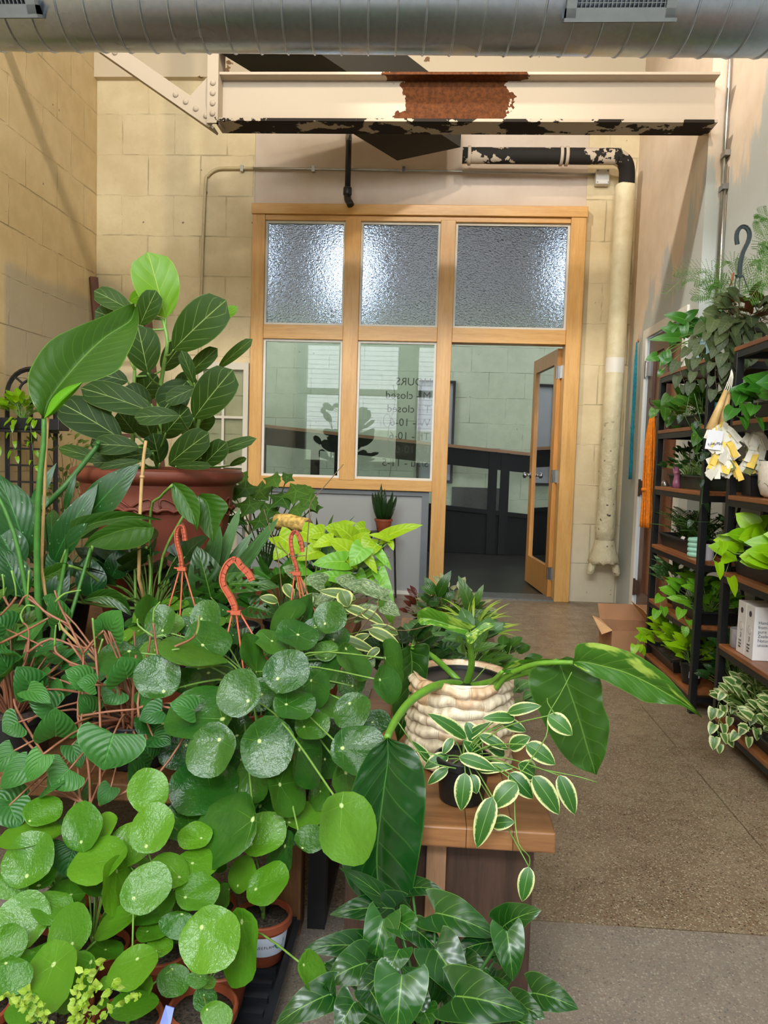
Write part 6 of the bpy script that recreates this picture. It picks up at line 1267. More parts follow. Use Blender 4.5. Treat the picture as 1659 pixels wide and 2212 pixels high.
# ---- small plants on the rear stand
ZB = .3005
def small(nm, lb, c, r_, h, spec, lm, kd='ovate', seed=1, extra=None, st_=None, pm=None, tagm=None, **kw):
    g, top = potted(nm, lb, 'plant', c, r_, h, pm or M_bplas, None, .8, seed); M, T = MB(), MB()
    if spec: clump(M, T, top, *spec, kind=kd, **{**dict(nu=2, nv=6), **kw})
    if extra: extra(M, T, top)
    fin(g, M, lm, T, st_ or M_stem)
    if tagm:
        b = MB(); an = [math.radians(-120+k*8) for k in range(9)]; c = V(c)
        vs = [c+V(((r_*.9+.0025+.0*j)*math.cos(a), (r_*.9+.0025)*math.sin(a), z)) for j, z in enumerate((h*.35, h*.66)) for a in an]
        b.add(vs, [(k, k+1, k+10, k+9) for k in range(8)]); link_mesh('price_label', b, M_wlabel, g)
    return g, top
def ex1(M, T, top):
    for (bx, by_, ex, ey, w, Y, h_) in [(945,1290,975,1232,24,3.1,.4),(940,1285,915,1245,20,3.1,.5),(940,1280,905,1268,20,3.05,.7),(950,1300,920,1300,24,3.1,.2),(955,1300,985,1280,20,3.1,.3),(930,1300,902,1282,18,3.1,.5),(965,1290,950,1250,18,3.15,.4)]:
        b0, _ = ileaf(M, bx, by_, ex, ey, w, Y, rnd=h_, arch=.12, nu=3, nv=7, wave=.01); petiole(T, top, b0, .002, .1)
g, _ = small('peace_lily', 'small dark green peace lily in a black pot with a white label', (.035, 3.26, ZB), .055, .09, (16, .08, .03, .05, .10), ML['philo_g'], 'lance', 61, ex1, tagm=1)
def ex2(M, T, top):
    for (bx, by_, ex, ey, w, Y, h_) in [(1020,1325,990,1243,28,3.1,.5),(1025,1310,1045,1262,16,3.1,.9),(1010,1320,1000,1275,16,3.1,.9),(1020,1330,1050,1345,16,3.05,.7),(1015,1330,1060,1320,14,3.1,.5)]:
        b0, _ = ileaf(M, bx, by_, ex, ey, w, Y, rnd=h_, arch=.12, nu=3, nv=7); petiole(T, top, b0, .002, .1)
small('peace_lily', 'small green plant with one tall upright blade beside the white labelled pot', (.185, 3.24, ZB), .055, .085, (22, .07, .028, .06, .09), ML['mid'], 'lance', 62, ex2)
small('red_aglaonema', 'burgundy and cream mottled foliage plant behind the small peace lilies', (.11, 3.355, ZB), .045, .08, (46, .075, .035, .14, .16), ML['cream'], 'ovate', 63)
small('coleus', 'small burgundy leaved plant at the far left of the rear stand', (-.02, 3.37, ZB), .04, .08, (26, .06, .028, .08, .12), ML['red'], 'lance', 64)
small('moss_plant', 'low bright green mossy clump on the rear stand', (.02, 2.98, ZB), .05, .06, (170, .012, .010, .055, .045), ML['mid'], 'ovate', 65, nu=1, nv=3, pet=False, hb=.6)
small('striped_calathea', 'pale striped calathea on the rear stand behind the basket, left', (.0, 2.72, ZB), .055, .08, (26, .085, .055, .09, .12), ML['calathea'], 'ovate', 66)
small('striped_calathea', 'pale striped calathea on the rear stand behind the basket, right', (.175, 2.70, ZB), .055, .08, (30, .085, .055, .09, .13), ML['calathea'], 'ovate', 67)
small('spider_plant', 'thin leaved yellow green spider plant on the rear stand', (.18, 2.98, ZB), .05, .07, (60, .14, .008, .07, .10), ML['chart'], 'lance', 68, nu=1, nv=6, arch=.2)
small('round_leaf_plant', 'small dark round leaved plant at the right edge of the rear stand', (.255, 2.55, ZB), .045, .07, (26, .06, .042, .10, .12), ML['philo_g'], 'ovate', 69)
small('watermelon_peperomia', 'small striped leaf plant low beside the basket planter on the bench', (.205, 2.0, .3805), .035, .06, (20, .05, .035, .07, .09), ML['calathea'], 'ovate', 70)
small('small_fern', 'small dark ferny plant at the rear end of the low bench', (.12, 2.22, .3805), .045, .07, (40, .08, .03, .11, .10), ML['mid'], 'ovate', 71)
small('small_ivy', 'dark leaved small plant at the rear left of the low bench', (-.06, 2.2, .3805), .05, .08, (36, .08, .05, .12, .13), ML['dark'], 'heart', 72)
# =================================================================== SHELF CONTENTS
def shelfpots(nm, lb, y0, y1, k, h, spec, lm, kd, seed, x0=1.20, x1=1.44, extra=None, group=None, mat=None, sm=None, ncl=2, **kw):
    """a black trough on shelf k filled with plants"""
    random.seed(seed); z = SH[k]+.0006; g = thing(nm, lb, 'plants', ((x0+x1)/2, (y0+y1)/2, z), group)
    link_mesh('trough', tray_mesh(x0, x1, y0, y1, z, h), mat or M_bplas, g)
    link_mesh('soil', MB().box(x0+.012, x1-.012, y0+.012, y1-.012, z+.004, z+h*.7), M_soil, g)
    M, T = MB(), MB()
    for j in range(ncl):
        c = V(((x0+x1)/2-.03, y0+(y1-y0)*(j+.5)/ncl, z+h*.7)); clump(M, T, c, *spec, kind=kd, **{**dict(nu=2, nv=5), **kw})
    if extra: extra(M, T, z+h)
    fin(g, M, lm, T, sm); return g
# ---- far unit
def exv(pts, L=.06, W=.05, kd='heart', step=.04):
    def f(M, T, z):
        for q in pts: vine(M, T, [P(*v) for v in q], step, L, W, kd)
    return f
g, top = potted('golden_pothos', 'trailing golden pothos in a pale blue pot on top of the far shelving', 'plant', (1.30, 3.86, SH[5]+.0005), .068, .14, pmat('pale_blue_glaze', (166, 206, 222), .3, var=.03), None, .72, 81)
M, T = MB(), MB()
for (bx, by_, ex, ey, w, Y, h_) in [(1478,690,1434,680,22,3.7,.4),(1480,690,1510,668,20,3.75,.2),(1465,720,1425,708,20,3.7,.5),(1465,730,1400,735,18,3.6,.6),(1480,710,1520,690,34,3.8,.2),(1440,770,1425,790,26,3.6,.4),(1420,770,1394,778,20,3.6,.7),(1440,760,1446,792,16,3.6,.4),(1455,700,1440,730,20,3.7,.3),(1478,700,1478,735,18,3.7,.3),(1500,700,1522,730,28,3.8,.1),(1430,800,1420,815,12,3.6,.6),(1455,725,1450,750,22,3.7,.2)]:
    b0, _ = ileaf(M, bx, by_, ex, ey, w, Y, kind='heart', rnd=h_, upb=.4, nu=3, nv=6, arch=.1); petiole(T, top, b0, .0022, .2)
clump(M, T, top, 22, .075, .055, .11, .13, 'heart', nu=3, nv=6)
T.tube([top, P(1455, 745, 3.65), P(1430, 775, 3.6), P(1425, 800, 3.6)], .0022, n=5)
fin(g, M, ML['pothosd'], T)
g = shelfpots('pothos_trough', 'black trough of mixed pothos beside the blue vase on the far shelving', 3.60, 4.08, 4, .055, (42, .08, .055, .13, .13), ML['pothos'], 'heart', 82, x1=1.40, extra=exv([[(1470,850,3.85),(1440,870,3.85),(1420,890,3.85)], [(1500,900,3.6),(1520,935,3.5),(1500,950,3.5)], [(1460,880,3.9),(1450,920,3.9)]]))
b = MB(); vc = V((1.245, 3.52, SH[4]+.0005)); b.lathe([(0, 0), (.02, 0), (.026, .01), (.036, .045), (.036, .075), (.03, .095), (.033, .102), (.03, .102), (.026, .092), (0, .09)], vc, 20)
tag(link_mesh('glass_vase', b, pmat('blue_glaze', (70, 150, 176), .1, var=.5, scale=40, spec=.8), smooth=True), 'small blue glass vase on the second shelf of the far unit', 'vase')
shelfpots('bushy_trough', 'dark green trough of small upright plants behind the purple figure', 3.55, 4.06, 3, .065, (60, .05, .022, .12, .17), ML['dark'], 'ovate', 83, x0=1.218, x1=1.41, mat=pmat('dark_green_plastic', (44, 56, 46), .45))
g = thing('purple_figure', 'small purple crystal figure on the middle shelf of the far unit', 'figurine', (1.192, 3.84, SH[3]+.0005))
M_purp = pmat('amethyst', (150, 92, 120), .35, var=.2, scale=60)
c = V((1.205, 3.52, SH[3]+.0005)); c = V((1.192, 3.84, SH[3]+.0005))
b = MB(); b.lathe([(0, 0), (.020, 0), (.018, .03), (.013, .055), (.016, .07), (.020, .08), (0, .082)], c, 14)
link_mesh('base', b, M_purp, g, smooth=True)
b = MB()
for k in range(4): b.tube([c+V((0, -.012+.008*k, .07)), c+V((-.004, -.018+.012*k, .10)), c+V((-.012, -.016+.011*k, .118-.004*abs(k-1.5)))], .0062, .004, 7)
b.tube([c+V((0, .015, .06)), c+V((-.006, .03, .085)), c+V((-.01, .034, .10))], .0065, .004, 7)
link_mesh('hand', b, M_purp, g, smooth=True)
def ferns(M, T, z): pass
def fernclump(M, T, c, n, L, spread, elv=(30, 75), lw=.012, step=.010):
    for k in range(n):
        a = 2.4*k+random.uniform(-.3, .3); e = math.radians(random.uniform(*elv)); l = L*random.uniform(.7, 1.1)
        d = V((math.cos(a)*math.cos(e), math.sin(a)*math.cos(e), math.sin(e))); q = crs([c, c+d*l*.55, c+d*l*.85+V((math.cos(a), math.sin(a), -.4))*l*.25], int(l/step)); T.tube(q, .0011, .0006, 4, smooth=0)
        for i in range(3, len(q)):
            t_ = i/len(q); dd_ = (q[i]-q[i-1]).normalized(); sd = dd_.cross(V((0, 0, 1)));
            if sd.length < .05: continue
            sd.normalize(); ll = spread*math.sin(PI*min(1, .2+t_*.8))
            for s_ in (-1, 1): leaf(M, q[i], q[i]+(sd*s_+dd_*.5)*ll, lw*.6, V((0, -.3, 1)), 'lance', nu=1, nv=2, rnd=random.random())
g = shelfpots('fern_trough', 'black trough of feathery dark ferns on the third shelf of the far unit', 3.66, 4.10, 2, .065, (0, .1, .1, .1, .1), ML['fernd'], 'lance', 84, x1=1.40, extra=lambda M, T, z: [fernclump(M, T, V((1.28+random.uniform(-.05, .05), y, z-.02)), 22, .22, .035) for y in (3.76, 3.90, 4.02)])
b = MB(); b.prism([V((1.205, 3.75, SH[2]+.05)), V((1.205, 3.80, SH[2]+.05)), V((1.22, 3.80, SH[2]+.075)), V((1.22, 3.75, SH[2]+.075))], (.001, 0, 0)); link_mesh('plant_tag', b, M_wlabel, g)
g = thing('ringed_pot', 'mint green stacked ring pot on the third shelf of the far unit', 'pot', (1.22, 3.585, SH[2]+.0005))
M_mintp = pmat('mint_glaze', (150, 206, 190), .35, var=.03)
b = MB(); pr = [(0, 0)]+[(.034+.007*math.sqrt(max(0, math.sin(PI*((j/8) % 1)))), .088*j/32) for j in range(33)]+[(.030, .088), (.030, .04), (0, .04)]; b.lathe(pr, (1.22, 3.585, SH[2]+.0005), 28); link_mesh('ringed_body', b, M_mintp, g, smooth=True)
g = thing('marble_cup', 'white marbled cup beside the mint ringed pot', 'cup', (1.24, 3.50, SH[2]+.0005))
b = MB(); b.lathe([(0, 0), (.033, 0), (.036, .006), (.036, .068), (.033, .068), (.032, .012), (0, .01)], (1.225, 3.485, SH[2]+.0005), 28); link_mesh('cup', b, pmat('marbled_white', (208, 200, 206), .4, var=.12, scale=14), g, auto=40)
g = small('aglaonema', 'speckled dark leaved plant on the fourth shelf of the far unit', (1.27, 4.0, SH[1]+.0005), .05, .08, (24, .13, .034, .06, .12), ML['aglao'], 'lance', 85, el=(40, 85))
shelfpots('pothos_trough', 'black trough of yellow green pothos on the fourth shelf of the far unit', 3.46, 3.86, 1, .06, (30, .075, .055, .11, .12), ML['lime2'], 'heart', 86, x1=1.42, extra=exv([[(1440,1290,3.8),(1428,1300,3.75),(1425,1320,3.7)], [(1480,1300,3.6),(1478,1330,3.5),(1485,1350,3.5)]], .055, .045))
shelfpots('neon_pothos_tray', 'black tray of neon yellow green pothos on the lowest shelf of the far unit', 3.72, 4.12, 0, .06, (44, .075, .055, .13, .17), ML['neon'], 'heart', 87, x1=1.42, x0=1.185, extra=exv([[(1400,1370,3.95),(1378,1385,3.85),(1378,1400,3.85)]], .05, .04))
small('neon_pothos', 'small neon pothos in a black pot with a white label on the lowest shelf', (1.225, 3.575, SH[0]+.0005), .05, .095, (18, .09, .05, .07, .12), ML['neon'], 'heart', 88, tagm=1)
small('zz_plant', 'dark glossy upright plant on the lowest shelf of the far unit', (1.36, 3.56, SH[0]+.0005), .05, .09, (60, .05, .026, .12, .26), ML['dark'], 'ovate', 89)
# dark velvet philodendron in a black hanging pot with a tall hook
hc = V((1.33, 3.46, SH[5]+.0005))
hb = P(1598, 596, 3.46)
g, top = potted('hanging_philodendron', 'dark velvety trailing philodendron with a tall black plastic hook', 'plant', hc, .085, .12, M_bplas, None, .75, 90)
M_bhook = pmat('black_hook', (40, 52, 54), .35, var=.05)
hook(g, hookpts([(1593,528),(1591,515),(1593,500),(1602,490),(1613,492),(1619,505),(1616,522),(1605,545),(1599,570),(1598,592)], 3.46), .015, [(hc+V((-.08, 0, .12)), -.014), (hc+V((.0, .08, .12)), 0), (hc+V((.08, 0, .12)), .014)], hb, M_bhook)
M, T = MB(), MB(); clump(M, T, top, 60, .085, .06, .17, .17, 'heart', nu=2, nv=6, el=(-20, 50), up_=.5)
for q in ([(1560,690,3.4),(1530,730,3.35),(1510,780,3.35),(1500,830,3.35)], [(1590,690,3.35),(1560,740,3.3),(1545,800,3.3),(1550,850,3.3)], [(1620,690,3.35),(1640,740,3.3),(1638,760,3.3)], [(1580,700,3.3),(1570,760,3.28),(1575,800,3.28)], [(1540,700,3.4),(1510,740,3.4),(1470,790,3.4),(1480,830,3.4)], [(1600,680,3.35),(1605,740,3.3),(1590,780,3.3)]): vine(M, T, [top]+[P(*v) for v in q], .03, .085, .062, 'heart')
fin(g, M, ML['micans'], T, M_stemb)
# long trailing vine down the shelf front
g2 = thing('trailing_vine', 'long thin vine with sparse dark leaves hanging down the far shelving', 'vine', P(1515, 1100, 3.42)); M, T = MB(), MB(); random.seed(7)
g2['category'] = 'vine'
for q in ([(1500,850,3.36),(1515,900,3.36),(1500,960,3.36),(1518,1010,3.36),(1520,1060,3.36),(1512,1100,3.36),(1505,1130,3.36),(1555,1128,3.36)], [(1540,960,3.36),(1525,1000,3.36)], [(1490,850,3.36),(1480,900,3.36),(1495,930,3.36)]): vine(M, T, [P(*v) for v in q], .10, .05, .034, 'heart')
fin(g2, M, ML['dark'], T, M_stemd)
# asparagus fern
g, top = potted('asparagus_fern', 'feathery light green asparagus fern with orange hanger hooks on the far unit', 'plant', (1.38, 3.68, SH[5]+.0005), .06, .11, M_terra, None, .75, 91)
M, T = MB(), MB()
def plume(M, T, pts, Y, w=.05):
    q = crs([P(*p, Y) for p in pts], 34); T.tube([top]+[q[0]], .0012, n=4); T.tube(q, .0012, .0006, 4, smooth=0)
    for i in range(3, len(q)-1):
        t_ = i/len(q); d = (q[i+1]-q[i-1]).normalized()
        for s_ in (-1, 1):
            sd = (d.cross(V((0, -1, .3))).normalized()*s_*.7+d*.6+V((0, 0, .1))).normalized(); ll = w*math.sin(PI*min(.97, .12+t_*.88))**.7; e = q[i]+sd*ll
            if i % 2: continue
            T.tube([q[i], e], .0005, n=3, smooth=0)
            for k in range(1, 6):
                c = q[i].lerp(e, k/5)
                for s2 in (-1, 1): dd_ = (sd+d.cross(sd)*s2*.6+V((0, s2*.5, s2*.5))).normalized(); leaf(M, c, c+dd_*.011, .0022, V((0, -1, .5)), 'lance', nu=1, nv=2, rnd=random.random())
for pts in ([(1560,650),(1520,605),(1480,600),(1435,638)], [(1560,640),(1540,590),(1500,580),(1455,590)], [(1575,640),(1590,590),(1580,565),(1545,570)], [(1570,650),(1550,620),(1530,625),(1505,645)], [(1590,640),(1620,600),(1640,570),(1665,555)], [(1580,640),(1600,610),(1605,585),(1600,560)], [(1560,660),(1530,640),(1540,615),(1570,600)], [(1600,640),(1630,620),(1650,600),(1680,590)], [(1570,660),(1545,640),(1520,635),(1495,640)], [(1575,650),(1560,610),(1530,600),(1500,610)], [(1580,655),(1570,625),(1550,610),(1525,618)], [(1590,650),(1600,630),(1625,625),(1640,640)]): plume(M, T, pts, 3.62)
fin(g, M, ML['fern'], T)
for (x, y) in ((1584, 590), (1588, 650)): b = MB(); a = P(x, y, 3.63); b.tube([a, a+V((-.004, 0, -.03)), a+V((-.008, 0, -.055))], .0055, .004, 7); link_mesh('orange_hook', b, M_hook, g, smooth=True)
# ---- near unit
g, top = potted('asparagus_fern', 'asparagus fern in a terracotta pot at the right photo edge', 'plant', (1.36, 3.02, SH[5]+.0005), .075, .14, M_terra2, None, .75, 92)
M, T = MB(), MB()
for pts in ([(1665,640),(1650,600),(1655,560),(1662,540)], [(1690,640),(1665,580),(1645,560),(1632,575)], [(1690,620),(1660,530),(1650,500),(1640,480)], [(1700,600),(1680,540),(1655,520),(1635,540)], [(1700,600),(1670,490),(1655,470),(1638,462)], [(1690,640),(1660,610),(1635,625),(1618,650)]): plume(M, T, pts, 3.0, .045)
fin(g, M, ML['fern'], T)
shelfpots('trailing_pothos', 'dark trough of broad leaved trailing pothos on the second shelf of the near unit', 2.62, 3.08, 4, .06, (44, .09, .075, .14, .12), ML['pothosd'], 'heart', 93, up_=.3, el=(-20, 40), extra=exv([[(1610,850,3.0),(1600,870,2.9),(1592,900,2.88)], [(1640,860,2.9),(1630,900,2.85)]], .065, .055))
shelfpots('dark_trough', 'plain black trough on the middle shelf of the near unit', 2.99, 3.10, 3, .085, (6, .05, .03, .05, .05), ML['dark'], 'ovate', 94, x0=1.2, ncl=1)
c = P(1650, 1080, 2.83); c = V((1.272, 2.905, SH[3]+.0005)); M_speck = pmat('speckled_glaze', (226, 216, 206), .35, var=.06, scale=90)
g = thing('speckled_planter', 'white speckled rounded planter at the right photo edge', 'planter', c)
b = MB(); b.lathe([(0, 0), (.045, 0), (.062, .012), (.072, .045), (.075, .09), (.073, .135), (.069, .135), (.068, .05), (0, .04)], c, 36); link_mesh('planter', b, M_speck, g, smooth=True)
random.seed(5); b = MB()
for k in range(9):
    a = random.uniform(2.6, 4.6); z = random.uniform(.03, .12); p0 = c+V((.0755*math.cos(a), .0755*math.sin(a), z)); a2 = a+random.uniform(-.25, .25); p1 = c+V((.0755*math.cos(a2), .0755*math.sin(a2), z+random.uniform(-.02, .02))); b.tube([p0, p1], .0007, n=4)
link_mesh('scratch_pattern', b, M_stemd, g)
g = thing('pink_ringed_pot', 'pale pink stacked ring pot before the speckled planter', 'pot', (1.215, 2.765, SH[3]+.0005))
b = MB(); pr = [(0, 0)]+[(.030+.006*math.sqrt(max(0, math.sin(PI*((j/8) % 1)))), .09*j/32) for j in range(33)]+[(.026, .09), (.026, .04), (0, .04)]; b.lathe(pr, (1.215, 2.765, SH[3]+.0005), 28); link_mesh('ringed_body', b, pmat('pink_glaze', (226, 200, 196), .35, var=.03), g, smooth=True)
M_cart = pmat('carton_white', (210, 214, 232), .5, var=.03); M_cblue = pmat('carton_blue', (86, 122, 186), .5, var=.04); M_purpl = pmat('carton_purple', (120, 40, 90), .5)
g = thing('small_carton', 'small white and blue printed carton standing in the speckled planter', 'carton', (1.27, 2.905, SH[3]+.0415))
yb0 = 2.88; x0 = 1.237; z0 = SH[3]+.0415
link_mesh('carton', MB().box(x0, x0+.07, yb0, yb0+.05, z0, z0+.165), M_cart, g); 
link_mesh('blue_band', MB().box(x0-.0008, x0+.0708, yb0-.0008, yb0+.0508, z0+.14, z0+.166), M_cblue, g); link_mesh('purple_line', MB().box(x0-.0008, x0+.0708, yb0-.0008, yb0+.0508, z0+.096, z0+.099), M_purpl, g)
text('carton_writing', "baby's\nbody\nsweet", .017, M_ink, g, Matrix.Translation((x0+.004, yb0-.0015, z0+.125)) @ Matrix.Rotation(PI/2, 4, 'X'), ext=.0002)
for o in g.children: pass
shelfpots('neon_pothos_tray', 'large black tray of bright lime pothos on the third shelf of the near unit', 2.55, 3.08, 2, .065, (46, .095, .075, .14, .17), ML['neon'], 'heart', 95, x0=1.19, x1=1.43, nu=3, nv=6, el=(-25, 50), up_=.35, extra=exv([[(1600,1205,2.9),(1570,1180,2.85),(1545,1185,2.8),(1540,1210,2.8)], [(1600,1210,2.9),(1575,1215,2.85),(1565,1245,2.85)]], .07, .045, 'heart', .09))
shelfpots('dark_trough', 'black trough of dark leaves at the back of the third shelf, by the cross brace', 3.46, 3.60, 2, .06, (20, .05, .03, .08, .14), ML['dark'], 'ovate', 96, x0=1.31, x1=1.43, ncl=1)
# white dryer ball cartons with print
M_box = pmat('white_carton', (228, 224, 226), .45, var=.02); M_circ = pmat('print_dark', (60, 48, 56), .5); M_gp = pmat('print_grey', (196, 186, 180), .5)
for i, (ya_, lab) in enumerate(((2.929, 'white printed carton on the fourth shelf, the farther of the two'), (2.852, 'white printed carton on the fourth shelf, the nearer of the two'))):
    z = SH[1]+.0006; x0 = 1.192; w_, d_, h_ = .17, .075, .198
    g = thing('white_carton', lab, 'box', (x0+w_/2, ya_+d_/2, z), 'white cartons on the fourth shelf')
    link_mesh('carton', MB().box(x0, x0+w_, ya_, ya_+d_, z, z+h_), M_box, g, bevel=.0015)
    def cir(y, zz, r, m, nm): b = MB(); b.lathe([(0, 0), (r, 0), (r, .0006), (0, .0006)], (x0-.0002-(.0007 if nm == 'printed_disc' else 0), y, zz), 20, axis=(-1, 0, 0)); link_mesh(nm, b, m, g)
    ym = ya_+d_/2
    cir(ym, z+.165, .011, M_circ, 'printed_badge'); cir(ym, z+.105, .017, M_gp, 'printed_ring'); cir(ym-.002, z+.105, .0135, M_box, 'printed_disc')
    Rm = Matrix.Rotation(-PI/2, 4, 'Z') @ Matrix.Rotation(PI/2, 4, 'X')
    text('carton_writing', '3', .026, M_ink, g, Matrix.Translation((x0-.001, ym+.006, z+.062)) @ Rm, ext=.0002)
    text('carton_writing', 'wool\ndryer\nballs', .012, M_gp if False else M_ink, g, Matrix.Translation((x0-.001, ym+.016, z+.046)) @ Rm, ext=.0002)
    if i == 1:
        text('carton_writing', 'Handmade\nfrom 100%\npure New\nZealand wool.\nNaturally\nunscented.', .0165, pmat('print_slate', (90, 96, 110), .5), g, Matrix.Translation((x0+.014, ya_-.0012, z+.135)) @ Matrix.Rotation(PI/2, 4, 'X'), ext=.0002)
b = MB(); c = V((1.225, 3.055, SH[1]+.0005)); b.lathe([(0, 0), (.03, 0), (.036, .008), (.037, .075), (.034, .075), (.033, .012), (0, .01)], c, 24); tag(link_mesh('grey_cup', b, pmat('grey_glaze', (150, 144, 150), .45), auto=40), 'grey ceramic cup behind the white cartons', 'cup')
small('leafy_plant', 'dark green leafy plant behind the white cartons', (1.385, 2.58, SH[1]+.0005), .05, .09, (30, .10, .05, .11, .14), ML['philo_g'], 'ovate', 97)
shelfpots('variegated_pothos', 'black trough of cream variegated pothos spilling from the lowest shelf', 2.55, 3.06, 0, .06, (110, .045, .038, .16, .20), ML['njoy'], 'heart', 98, x0=1.19, x1=1.42, nu=3, nv=5, extra=exv([[(1600,1530,2.9),(1560,1545,2.85),(1550,1580,2.8),(1562,1600,2.8)], [(1640,1540,2.8),(1620,1570,2.75),(1600,1590,2.75)], [(1580,1500,2.9),(1556,1510,2.9),(1550,1530,2.9)]], .042, .036, 'heart', .022))
small('tall_dark_plant', 'tall dark leafy plant in shade at the back of the lowest near shelf', (1.39, 3.08-.0, SH[0]+.0005) if False else (1.33, 3.28, .0005), .06, .10, (80, .06, .03, .13, .34), ML['dark'], 'ovate', 99)
# ---- fabric dusters hanging at the front of the near unit
random.seed(12)
def duster(name, label, top, mid, bot, Y, wd, strips, handle=True):
    g = thing(name, label, 'duster', P(*bot, Y)); M_cloth = [pmat('white_cloth', (232, 226, 212), .85, var=.04), pmat('yellow_cloth', (238, 202, 96), .85, var=.08), pmat('olive_print', (112, 118, 62), .85)]
    a = P(*mid, Y)
    if handle:
        t_ = P(*top, Y); h0 = t_.lerp(a, .38)
        b = MB()
        for k in (-1, -.3, .4, 1): b.tube([t_, t_+V((.006*k, -.004, -.03)), h0+V((.012*k, 0, -.01))], .0018, n=5)
        link_mesh('string_loop', b, M_cloth[0], g, smooth=True)
        for k in (-1, 1): b = MB(); b.tube([h0+V((.010*k+.004, .01*k, 0)), a+V((-.012+.022*k, .01*k, -.02))], .008, .019, 12, smooth=0); link_mesh('wooden_handle', b, pmat('pale_handle_wood', (214, 176, 118), .5), g, smooth=True)
    bb = [MB(), MB(), MB()]; e = P(*bot, Y)
    for k in range(strips):
        u = k/(strips-1); row = u; c = a.lerp(e, .06+.78*u)+V((random.uniform(-1, 1)*wd*(.55+.35*u), random.uniform(-.035, .01), 0)); n_ = V((random.uniform(-.6, .6), -1, random.uniform(-.3, .3))).normalized()
        d = V((random.uniform(-.8, .8)+(c.x-a.x)*6, -.2, -1)).normalized(); sd = d.cross(n_).normalized(); l = random.uniform(.038, .07); w_ = random.uniform(.018, .030)
        m = bb[random.choice((0, 0, 0, 1, 1, 2) if k % 5 == 0 else (0, 0, 0, 1))]
        for j in range(3):
            o = n_*(.006*j); q = [c-d*l*.5+sd*s_*w_*.5+o*.3 for s_ in (-1, 1)]+[c+n_*.008+sd*s_*w_*.5+o for s_ in (-1, 1)]+[c+d*l*.6+sd*s_*w_*.55+o*1.3+d*.006*j for s_ in (-1, 1)]
            th = -n_*.0025; m.add(q+[v+th for v in q], [(0, 1, 3, 2), (2, 3, 5, 4), (6, 8, 9, 7), (8, 10, 11, 9), (0, 2, 8, 6), (1, 7, 9, 3), (2, 4, 10, 8), (3, 9, 11, 5), (4, 5, 11, 10), (0, 6, 7, 1)])
    b = MB(); b.tube([a+V((0, .015, -.0)), a.lerp(e, .5)+V((0, .012, 0)), a.lerp(e, .8)+V((0, .01, 0))], wd*.62, wd*.5, 14); link_mesh('bundle_core', b, M_cloth[0], g, smooth=True)
    for m, nm, mm in zip(bb, ('white_strips', 'yellow_strips', 'printed_strips'), M_cloth):
        if m.v: o = link_mesh(nm, m, mm, g)
    return g, a, e
g, a, e = duster('cloth_duster', 'white and yellow lemon print cloth duster hanging by its wooden handles', (1580, 798), (1553, 918), (1556, 1030), 2.98, .048, 64)
b = MB(); h_ = P(1580, 798, 2.98); b.tube([V((1.172, 3.13, h_.z+.012)), V((1.14, 3.06, h_.z+.014)), h_+V((0, 0, .006)), h_+V((-.004, 0, -.004))], .0022, n=6); link_mesh('wire_hook', b, M_blackm, g, smooth=True)
b = MB(); c = P(1530, 950, 2.98)+V((0, -.055, 0)); b.prism([c+V((-.030, 0, -.035)), c+V((.026, -.004, -.040)), c+V((.034, -.004, .030)), c+V((-.02, 0, .036))], (0, .0012, 0)); lab_ = link_mesh('paper_tag', b, M_wlabel, g)
text('tag_writing', "Marley's", .016, M_ink, lab_, Matrix.Translation(c+V((.030, -.0055, -.008))) @ Matrix.Rotation(math.radians(172), 4, 'Y') @ Matrix.Rotation(PI/2, 4, 'X'), ext=.0002)
duster('cloth_duster', 'lemon print cloth bundle half hidden behind the near shelf post', (1610, 880), (1624, 930), (1624, 1022), 3.04, .03, 34, False)
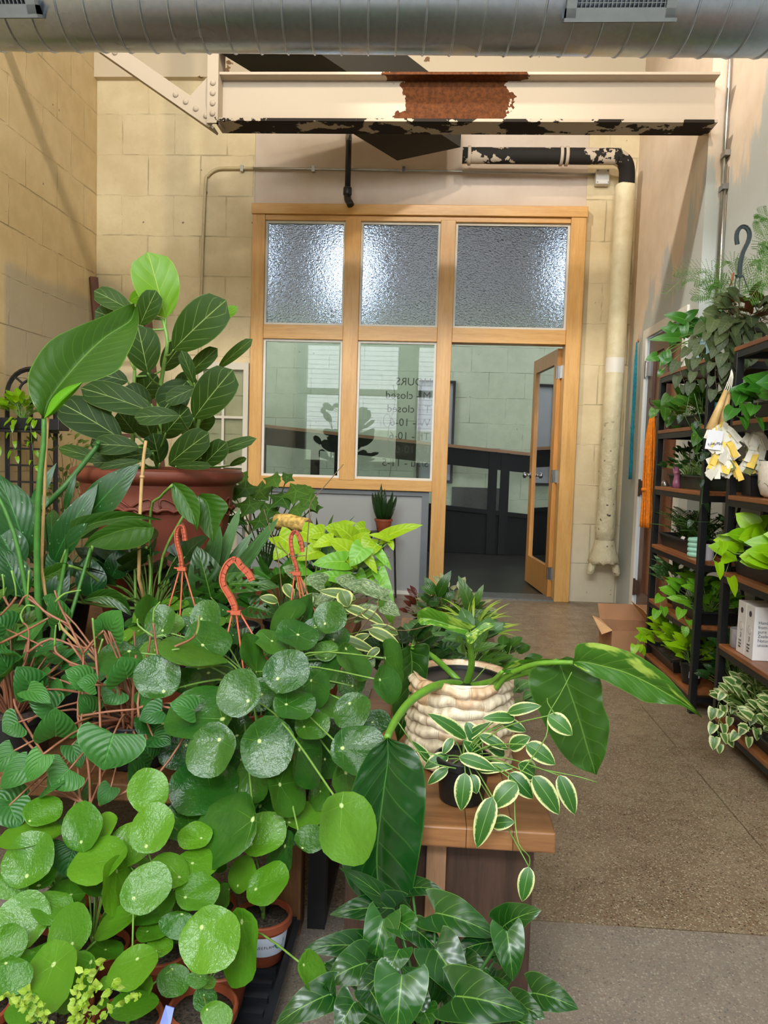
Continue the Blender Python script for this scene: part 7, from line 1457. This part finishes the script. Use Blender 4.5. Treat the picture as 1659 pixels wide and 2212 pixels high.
# =================================================================== LIGHT
def area(name, loc, size, power, col, rot, sy=None):
    l = bpy.data.lights.new(name, 'AREA'); l.energy = power; l.color = col; l.size = size; l.shape = 'RECTANGLE'; l.size_y = sy or size
    o = bpy.data.objects.new(name, l); COL.objects.link(o); o.location = loc; o.rotation_euler = rot; return o
for i, (a, c) in enumerate(WIN):
    area('upper_fill', ((a+c)/2, YF-.05, 4.0), c-a, 108*(c-a), (.92, .97, 1), (math.radians(68), 0, 0), .95)  # added fill lights set in the upper openings to brighten the room
def aim(o, tgt):
    o.rotation_euler = (V(tgt)-o.location).to_track_quat('-Z', 'Y').to_euler()
def spot(loc, tgt, power, col, size=1.2, blend=.6, rad=.06):
    l = bpy.data.lights.new('warm_spot', 'SPOT'); l.energy = power; l.color = col; l.spot_size = size; l.spot_blend = blend; l.shadow_soft_size = rad
    o = bpy.data.objects.new('warm_spot', l); COL.objects.link(o); o.location = loc; aim(o, tgt); return o
WARM = (1, .87, .70)
spot((-.1, 1.9, 4.35), (-1.6, 6.1, 2.3), 230, WARM, 1.5)
spot((.9, 1.6, 4.35), (.9, 6.1, 2.4), 175, WARM, 1.3)
spot((-.6, 2.2, 4.35), (-2.73, 4.4, 2.6), 115, WARM, 1.5)
spot((-.9, 3.6, 4.5), (1.5, 4.6, 2.3), 330, (1, .9, .78), 1.3)  # extra spot added to brighten the right wall
area('plant_fill', (-.9, .0, 4.3), 2.2, 66, (.9, .96, 1), (math.radians(24), 0, 0), 1.0)  # added fill light over the plants; the ceiling has no opening here
area('hall_fill', (-.6, 7.9, 4.7), 3.0, 62, (1, .98, .93), (0, 0, 0), 1.2)  # added fill light under the closed hall ceiling
sn = bpy.data.lights.new('street_sun', 'SUN'); sn.energy = 26.0; sn.angle = .02; so = bpy.data.objects.new('street_sun', sn); COL.objects.link(so); so.rotation_euler = (math.radians(-55), 0, math.radians(10))
so.rotation_euler = V((.2, -.75, -.9)).to_track_quat('-Z', 'Y').to_euler()
w = bpy.data.worlds.new('sky'); S.world = w; w.use_nodes = True; nt = w.node_tree
bg = nt.nodes['Background']; bg.inputs[0].default_value = (.80, .90, 1, 1); bg.inputs[1].default_value = 4.4
S.view_settings.view_transform = 'Standard'; S.view_settings.look = 'None'; S.view_settings.exposure = -0.24; S.view_settings.gamma = 1
S.view_settings.use_curve_mapping = False
try:
    S.cycles.use_denoising = True; S.cycles.max_bounces = 8; S.cycles.diffuse_bounces = 4; S.cycles.transparent_max_bounces = 12
    S.cycles.caustics_reflective = False; S.cycles.caustics_refractive = False; S.cycles.sample_clamp_indirect = 6
except Exception: pass
